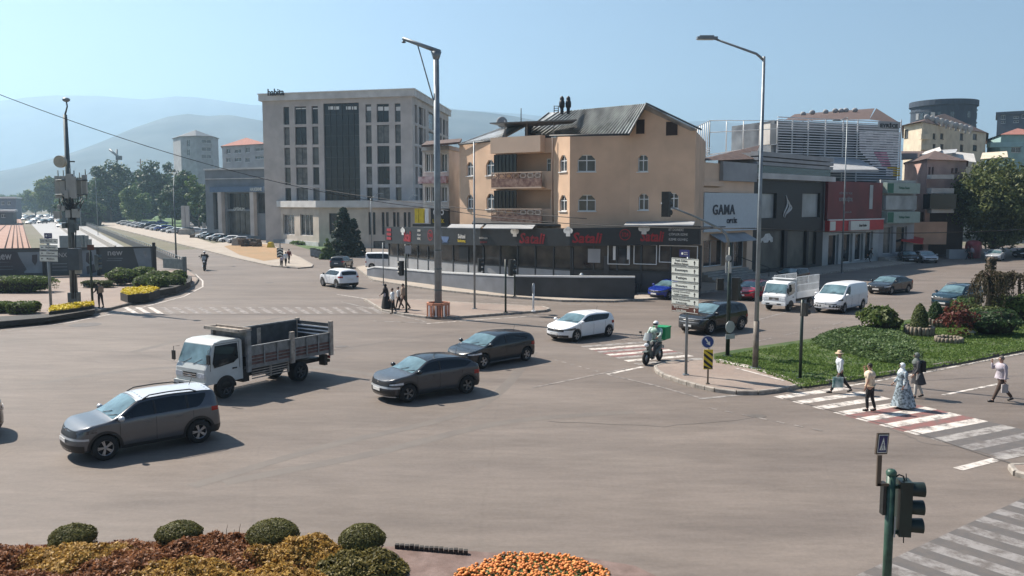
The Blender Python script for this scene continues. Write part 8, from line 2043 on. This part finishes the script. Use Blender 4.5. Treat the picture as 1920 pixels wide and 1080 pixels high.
    if hair:
        mb = MB(); mb.ball(h1+Vector((-.012*s,0,.022*s)), .1*s, 12, 8, (.98,.90,.95)); 
        M_ = [v for v in mb.v]; part('hair', mb, hair, root) if False else None
        # keep the face free: drop faces in front
        f2 = [f for f in mb.f if not (sum(mb.v[i][0] for i in f)/len(f) > h1.x+.045*s and sum(mb.v[i][2] for i in f)/len(f) < h1.z+.055*s)]
        f2 = [f for f in f2 if sum(mb.v[i][2] for i in f)/len(f) > h1.z-.055*s]
        mb.f = f2; mb.mi = [0]*len(f2); mb.sm = [True]*len(f2); part('hair', mb, hair, root)
    if scarf:
        mb = MB(); mb.ball(h1+Vector((-.012*s,0,.018*s)), .112*s, 12, 9, (.98,.92,1.02)); mb.lathe([(.06*s,0),(.085*s,-.05*s),(.14*s,-.13*s),(.17*s,-.22*s),(.165*s,-.25*s)], h1+Vector((-.01,0,-.05*s)), 12, sy=1.1)
        f2 = [f for f in mb.f if not (sum(mb.v[i][0] for i in f)/len(f) > h1.x+.07*s and h1.z-.085*s < sum(mb.v[i][2] for i in f)/len(f) < h1.z+.06*s)]
        mb.f = f2; mb.mi = [0]*len(f2); mb.sm = [True]*len(f2); part('headscarf', mb, scarf, root)
    if hat:
        mb = MB(); mb.lathe([(.001,.16*s),(.07*s,.15*s),(.095*s,.09*s),(.10*s,.05*s),(.17*s,.04*s),(.175*s,.03*s),(.10*s,.035*s)], h1, 14); part('hat', mb, hat, root)
    if extra: extra(root, dict(h=h1, arms=armpts, legs=legpts, ch=ch, pel=pel, s=s))
    return root
def bag(name, m, where, size, strap=True):
    def f(root, J):
        p = {'handL': J['arms'][0][3], 'handR': J['arms'][1][3], 'back': J['ch']+Vector((-.20,0,-.08)), 'hipR': J['pel']+Vector((-.02,-.20,.05)), 'hipL': J['pel']+Vector((0,.20,.05))}[where]
        mb = MB(); off = Vector((0,0,-size[2]/2-.08)) if where.startswith('hand') else Vector((0,0,0)); mb.cbox(p+off, size); b = part(name, mb, m, root)
        if strap:
            mb = MB()
            if where.startswith('hand'): mb.tube([p+off+Vector((size[0]*.3,0,size[2]/2)), p, p+off+Vector((-size[0]*.3,0,size[2]/2))], .008, 5)
            else: mb.tube([p+Vector((0,0,size[2]/2)), J['ch']+Vector((.10,.06 if where != 'hipL' else -.06,.10)), J['ch']+Vector((-.10,.1,.12))], .015, 5)
            part('strap', mb, m, b)
    return f
def multi(*fs):
    def f(root, J):
        for g in fs: g(root, J)
    return f
gx = None
CW = cloth('white', (0.62,0.66,0.68)); CB = cloth('black', (0.012,0.012,0.014)); CCREAM = cloth('cream', (0.60,0.50,0.38)); CLAV = cloth('pale lilac', (0.42,0.38,0.42)); CGREY = cloth('dark grey', (0.05,0.05,0.055)); CBR = cloth('dark brown', (0.07,0.045,0.035)); CTAN = cloth('tan', (0.30,0.22,0.16))
CFLOR = mat('cloth blue floral', (0.06,0.10,0.14), .85, var=.8, scale=14, col2=(0.42,0.52,0.58)); CHATCR = cloth('straw', (0.55,0.42,0.28)); CDEN = cloth('denim', (0.04,0.06,0.10)); CMAROON = cloth('maroon', (0.10,0.02,0.02))
TEALBAG = mat('teal shopping bag', (0.05,0.30,0.30), .5, var=.6, scale=5, col2=(0.5,0.6,0.6))
walk = ((.42,.12),(-.38,.30)); wal2 = ((-.35,.35),(.38,.08)); arm1 = ((-.35,.25),(.30,.35))
person('woman in a white top and straw hat carrying a teal printed shopping bag', 1574,736, R(175), 1.66, legs=((.5,.10),(-.48,.22)), arms=((.05,.25),(-.2,.2)), top=CW, bottom=CB, hair=HAIRD, hat=CHATCR, extra=multi(bag('shopping_bag', TEALBAG, 'handL', (.38,.08,.40)), bag('shoulder_bag', CDEN, 'hipR', (.10,.08,.22))))
person('person in a cream shirt and black trousers holding a phone on the crosswalk', 1630,771, R(150), 1.66, legs=((.22,.30),(-.15,.12)), arms=((.1,.2),(.75,2.3)), top=CCREAM, bottom=CB, hair=HAIRD, long_sleeve=False, girth=1.3)
person('woman in a white headscarf and a long blue patterned dress on the crosswalk', 1691,766, R(178), 1.60, legs=((.20,.1),(-.25,.2)), arms=((-.15,.5),(.2,.5)), top=CFLOR, dress=(CFLOR,.10,.40), scarf=CW, girth=1.25, extra=bag('handbag', CW, 'hipL', (.12,.07,.34)))
person('woman in grey headscarf and dark coat with black backpack and white trousers', 1718,746, R(172), 1.66, legs=((.15,.1),(-.22,.15)), arms=((.1,.5),(-.1,.2)), top=CGREY, bottom=cloth('off white', (0.5,0.48,0.44)), dress=(CGREY,.55,.24), scarf=cloth('sage', (0.12,0.14,0.13)), extra=bag('backpack', CB, 'back', (.16,.30,.40)))
person('man in a pale lilac shirt carrying a bag, farthest right on the road', 1876,753, R(176), 1.74, legs=((.42,.05),(-.42,.25)), arms=((-.15,.2),(.8,2.2)), top=CLAV, bottom=CBR, hair=cloth('grey hair',(0.15,0.13,0.12)), girth=1.25, extra=bag('carrier_bag', cloth('pale bag',(0.35,0.33,0.33)), 'handL', (.22,.08,.30)))
gpl = None
person('person in long black coat and headscarf, leftmost of the group by the signal post', 724,579, R(165), 1.66, z=.14, legs=((.2,.1),(-.25,.2)), arms=((.3,.6),(-.3,.2)), top=CB, dress=(CB,.06,.40), scarf=CB, extra=bag('shoulder_bag', CLAV, 'hipL', (.1,.08,.2)))
person('person in a white shirt stepping off the kerb in front of the group', 737,588, R(180), 1.66, legs=((.1,.1),(-.15,.2)), arms=((-.2,.3),(.25,.4)), top=CW, bottom=CB, hair=HAIRD)
person('child like shorter person in a white shirt behind, third of the group from the left', 748,579, R(170), 1.50, z=.14, legs=((.3,.1),(-.3,.3)), arms=((-.2,.4),(.2,.4)), top=CW, bottom=CB, hair=HAIRD)
person('person in a tan shirt and dark trousers walking right beside the signal post', 757,580, R(170), 1.78, z=.14, legs=((.4,.1),(-.4,.2)), arms=((-.2,.3),(.3,.3)), top=CTAN, bottom=CBR, hair=HAIRD)
person('person with a tan backpack looking down beside the signal post on the left island', 189,577, R(150), 1.72, z=.16, legs=((.12,.15),(-.15,.1)), arms=((.2,.9),(.1,.9)), top=CGREY, bottom=CB, hair=HAIRD, extra=bag('backpack', CTAN, 'back', (.16,.30,.42)), lean=.12)
person('person in a pale top by the chevron sign', 536,499, R(90), 1.66, z=.13, top=CW, bottom=CB, hair=HAIRD)
person('person in dark clothes behind the person in the pale top by the chevron sign', 542,494, R(80), 1.74, z=.13, top=CMAROON, bottom=CB, hair=HAIRD)
person('child in a pale pink top right beside the chevron sign post', 529,500, R(100), 1.3, z=.13, top=CLAV, bottom=CGREY, hair=HAIRD)
STR = mat('cloth striped', (0.10,0.10,0.11), .85, var=.8, scale=9, col2=(.55,.55,.55))
person('person in a striped grey and white shirt standing at the end of the terrace wall', 1089,556, R(-60), 1.72, z=.14, legs=((.1,.05),(-.05,.05)), arms=((.1,.3),(.1,.4)), top=STR, bottom=CBR, hat=CW, skin=SKIN2)
person('person in black bending forward before the dark red bank front', 1627,491, R(-20), 1.75, z=.14, top=CB, bottom=CB, hair=HAIRD, girth=1.3, lean=.35)
person('person in dark clothes standing left of the grey shutter box', 1815,486, R(180), 1.75, top=CGREY, bottom=CB, hair=HAIRD)
person('person in a pale shirt standing beside the red cabinet under the big tree', 1822,486, R(200), 1.70, top=CLAV, bottom=CBR, hair=HAIRD)
person('person in a white shirt in the shade under the red awning', 1704,484, R(200), 1.70, top=CW, bottom=CB, hair=HAIRD)
a = G(1826,486); mb = MB(); b = U(1836,450,a.y); mb.lathe([(.9,.1),(1.0,1.6),(.9,2.2),(.5,2.4),(.02,2.45)], (a.x+.5,a.y+1.2,0), 12); solo('red_booth', mb, mat('dull red booth', (0.22,0.03,0.035), .5, var=.3), 'round dull red street booth under the big tree', 'booth', (0,0,0))
# riders
def scooter(name, label, px, py, rz, bodym, box=None, rider=None, sc=1.0, lab_r='', helmet=WHITE, top=None, bottom=None, loc=None):
    v = G(px,py) if loc is None else Vector(loc); t = thing(name, label, 'scooter', v, rz)
    for x in (.62,-.62):
        mb = MB(); Mx = Matrix.Rotation(R(90),4,'X'); mb.lathe([(.15,-.05),(.24,-.055),(.27,-.03),(.27,.03),(.24,.055),(.15,.05)], (0,0,0), 18, Mx); wv = part('wheel', mb, RUBBER, t); wv.location = (x,0,.27)
        mb = MB(); mb.lathe([(.001,-.03),(.15,-.04),(.15,.04),(.001,.03)], (0,0,0), 12, Mx); part('rim', mb, RIM, wv)
    mb = MB(); skin_mb(mb, [Vector(p) for p in ((.52,0,.62),(.40,0,.75),(.22,0,.36),(-.05,0,.30),(-.28,0,.45),(-.62,0,.62),(-.80,0,.66),(.44,0,.98))], [(0,1),(1,2),(2,3),(3,4),(4,5),(5,6),(1,7)], [(.10,.15),(.07,.19),(.07,.19),(.09,.17),(.15,.14),(.16,.12),(.05,.07),(.05,.06)], 2, 3); part('body', mb, bodym, t)
    mb = MB(); mb.ball((-.38,0,.74), .3, 12, 6, (1.3,.55,.28)); part('seat', mb, BLACKP, t)
    mb = MB(); mb.tube([(.62,0,.27),(.50,0,.60),(.42,0,1.0)], [.035,.035,.03], 7); mb.tube([(.30,.36,1.04),(.42,.2,1.03),(.44,0,1.0),(.42,-.2,1.03),(.30,-.36,1.04)], .018, 6); part('handlebar', mb, BLACKP, t)
    mb = MB(); rows = [[Vector((.50+.10*math.cos(a)-.10*k, .2*math.sin(a)*(1-.2*k), .98+.30*k)) for a in [-1.3+.43*j for j in range(7)]] for k in (0,.5,1)]; mb.grid(rows, True); part('wind_shield', mb, mat('scooter screen', (0.35,0.38,0.38), .1), t)
    mb = MB(); mb.ball((.60,0,.80), .09, 10, 6, (.6,1.2,.9)); part('headlight', mb, LAMP, t)
    mb = MB(); mb.slab([(.44,-.09,.55),(.80,-.09,.52),(.80,.09,.52),(.44,.09,.55)], (0,0,.03)); part('mudguard', mb, bodym, t)
    mb = MB(); mb.tube([(-.2,-.16,.25),(-.78,-.2,.36)], [.03,.055], 8); part('exhaust', mb, CHROME, t)
    for s_ in (1,-1): mb = MB(); mb.tube([(.36,.30*s_,1.05),(.38,.36*s_,1.24)], .01, 5); mb.ball((.38,.38*s_,1.27), .06, 8, 5, (.3,1.2,.8)); part('mirror', mb, BLACKP, t)
    mb = MB(); mb.cbox((-.86,0,.55),(.02,.2,.14)); part('number_plate', mb, PLATE, t)
    if box:
        mb = MB(); mb.prism([(-1.12,-.27),(-.60,-.27),(-.60,.27),(-1.12,.27)], .88, 1.36); mb.cbox((-.86,0,1.38),(.56,.58,.05)); part('delivery_box', mb, box, t)
        mb = MB(); mb.cbox((-.8,0,.84),(.4,.2,.06)); part('rack', mb, BLACKP, t)
    t.scale = (sc,)*3
    def hel(root, J):
        mb = MB(); mb.ball(J['h']+Vector((0,0,.02)), .135, 14, 9, (1.05,.95,1.0)); part('helmet', mb, helmet, root)
        mb = MB(); h = J['h']; rows = [[h + Vector((.145*math.cos(a),.132*math.sin(a),z)) for a in [-1.1+.314*j for j in range(8)]] for z in (-.04,.0,.05)]; mb.grid(rows, True); part('visor', mb, GLASS, root)
    d = Vector((math.cos(rz), math.sin(rz), 0)); pl = v - d*.34*sc; pl.z = v.z + (-.10)*sc
    person(lab_r, 0,0, rz, 1.72*sc, loc=(pl.x,pl.y,v.z-.08), legs=((1.15,1.0),(1.15,1.0)), arms=((.75,.55),(.75,.55)), top=top, bottom=bottom, girth=1.3, extra=hel, sit=True, lean=.05, armout=.12)
    return t
SCG = mat('grey green scooter body', (0.10,0.12,0.115), .4, var=.4, scale=6)
GBOX = mat('green delivery box', (0.01,0.26,0.10), .5, var=.1); MINT = cloth('mint vest', (0.28,0.48,0.38), var=.5, col2=(.6,.7,.66))
A, B = G(1200,688), G(1246,672); d = (A-B).normalized(); rz = math.atan2(d.y,d.x)
scooter('delivery_scooter', 'grey delivery scooter with a bright green top box on the worn crosswalk', 0,0, rz, SCG, GBOX, sc=1.12, lab_r='delivery rider in a mint green vest and white helmet on the scooter', top=MINT, bottom=CGREY, loc=((A+B)/2)[:])
scooter('motorcycle', 'black motorcycle ridden away toward the viewer on the left slip road', 384,507, R(-75), BLACKP, None, sc=1.25, lab_r='rider in black clothes with a white helmet on the black motorcycle', top=CB, bottom=CB)
for nm in ('motorcycle',): bpy.data.objects[nm]['category'] = 'motorcycle'
# ------------------------------------------------------------------ hills and haze
def ridge(name, label_pts, d, depth, m, seed, rough=.03, far=None):
    """a range of hills as a height field; label_pts: skyline as (px, py) at distance d"""
    mb = MB(); nx = 150; xs0, xs1 = label_pts[0][0], label_pts[-1][0]; rows = []
    ny = 12
    for j in range(ny+1):
        t = j/ny; row = []
        for i in range(nx+1):
            px = xs0 + (xs1-xs0)*i/nx; y = d + (t-.5)*depth; H0 = U(px, interp(label_pts, px), d).z
            f = (1-abs(2*t-1))**.9
            X = (px-960)/1600*d
            n_ = noise.fractal(Vector((X*.0014, y*.0014, seed)), 1.0, 2.0, 5)
            z = -2 + (H0+2)*f + H0*n_*(.015 + .16*min(abs(t-.5),.3))*math.sin(math.pi*t)
            row.append(Vector((X, y, max(z,-2.5))))
        rows.append(row)
    mb.grid(rows, True); me = mb.mesh(name, m); orient_up(me); o = bpy.data.objects.new(name, me); COL.objects.link(o); o['kind'] = 'structure'; return o
FOR = mat('wooded hillside', (0.012,0.025,0.028), .95, var=.35, scale=.008, detail=9, col2=(0.07,0.085,0.08))
ridge('near_hill', [(-500,392),(-200,370),(-60,345),(0,332),(60,311),(100,305),(140,288),(200,268),(260,240),(320,219),(360,213),(400,217),(440,215),(490,224),(560,236),(620,222),(700,200),(780,190),(840,204),(900,208),(960,216),(1060,236),(1200,262),(1400,300)], 2600, 1500, FOR, 3)
ridge('far_hill', [(-700,260),(-300,215),(-100,200),(0,191),(60,183),(110,179),(200,179),(280,185),(340,179),(390,183),(440,191),(490,198),(600,190),(760,186),(860,206),(980,214),(1100,228),(1200,232),(1320,226),(1400,232),(1480,238),(1600,262),(1900,300),(2300,330)], 5200, 2200, FOR, 8, .015)
hz = MB(); hz.box((-5600,-40,-4),(5600,6400,860)); o = part('haze', hz, [], None); o['kind'] = 'stuff'
me = o.data; m = bpy.data.materials.new('haze'); m.use_nodes = True; n = m.node_tree.nodes; n.remove(n['Principled BSDF'])
pv_ = n.new('ShaderNodeVolumePrincipled'); pv_.inputs['Color'].default_value = (0.48,0.70,0.90,1); pv_.inputs['Density'].default_value = 0.00027; pv_.inputs['Anisotropy'].default_value = 0.45
m.node_tree.links.new(pv_.outputs[0], n['Material Output'].inputs['Volume']); me.materials.append(m)
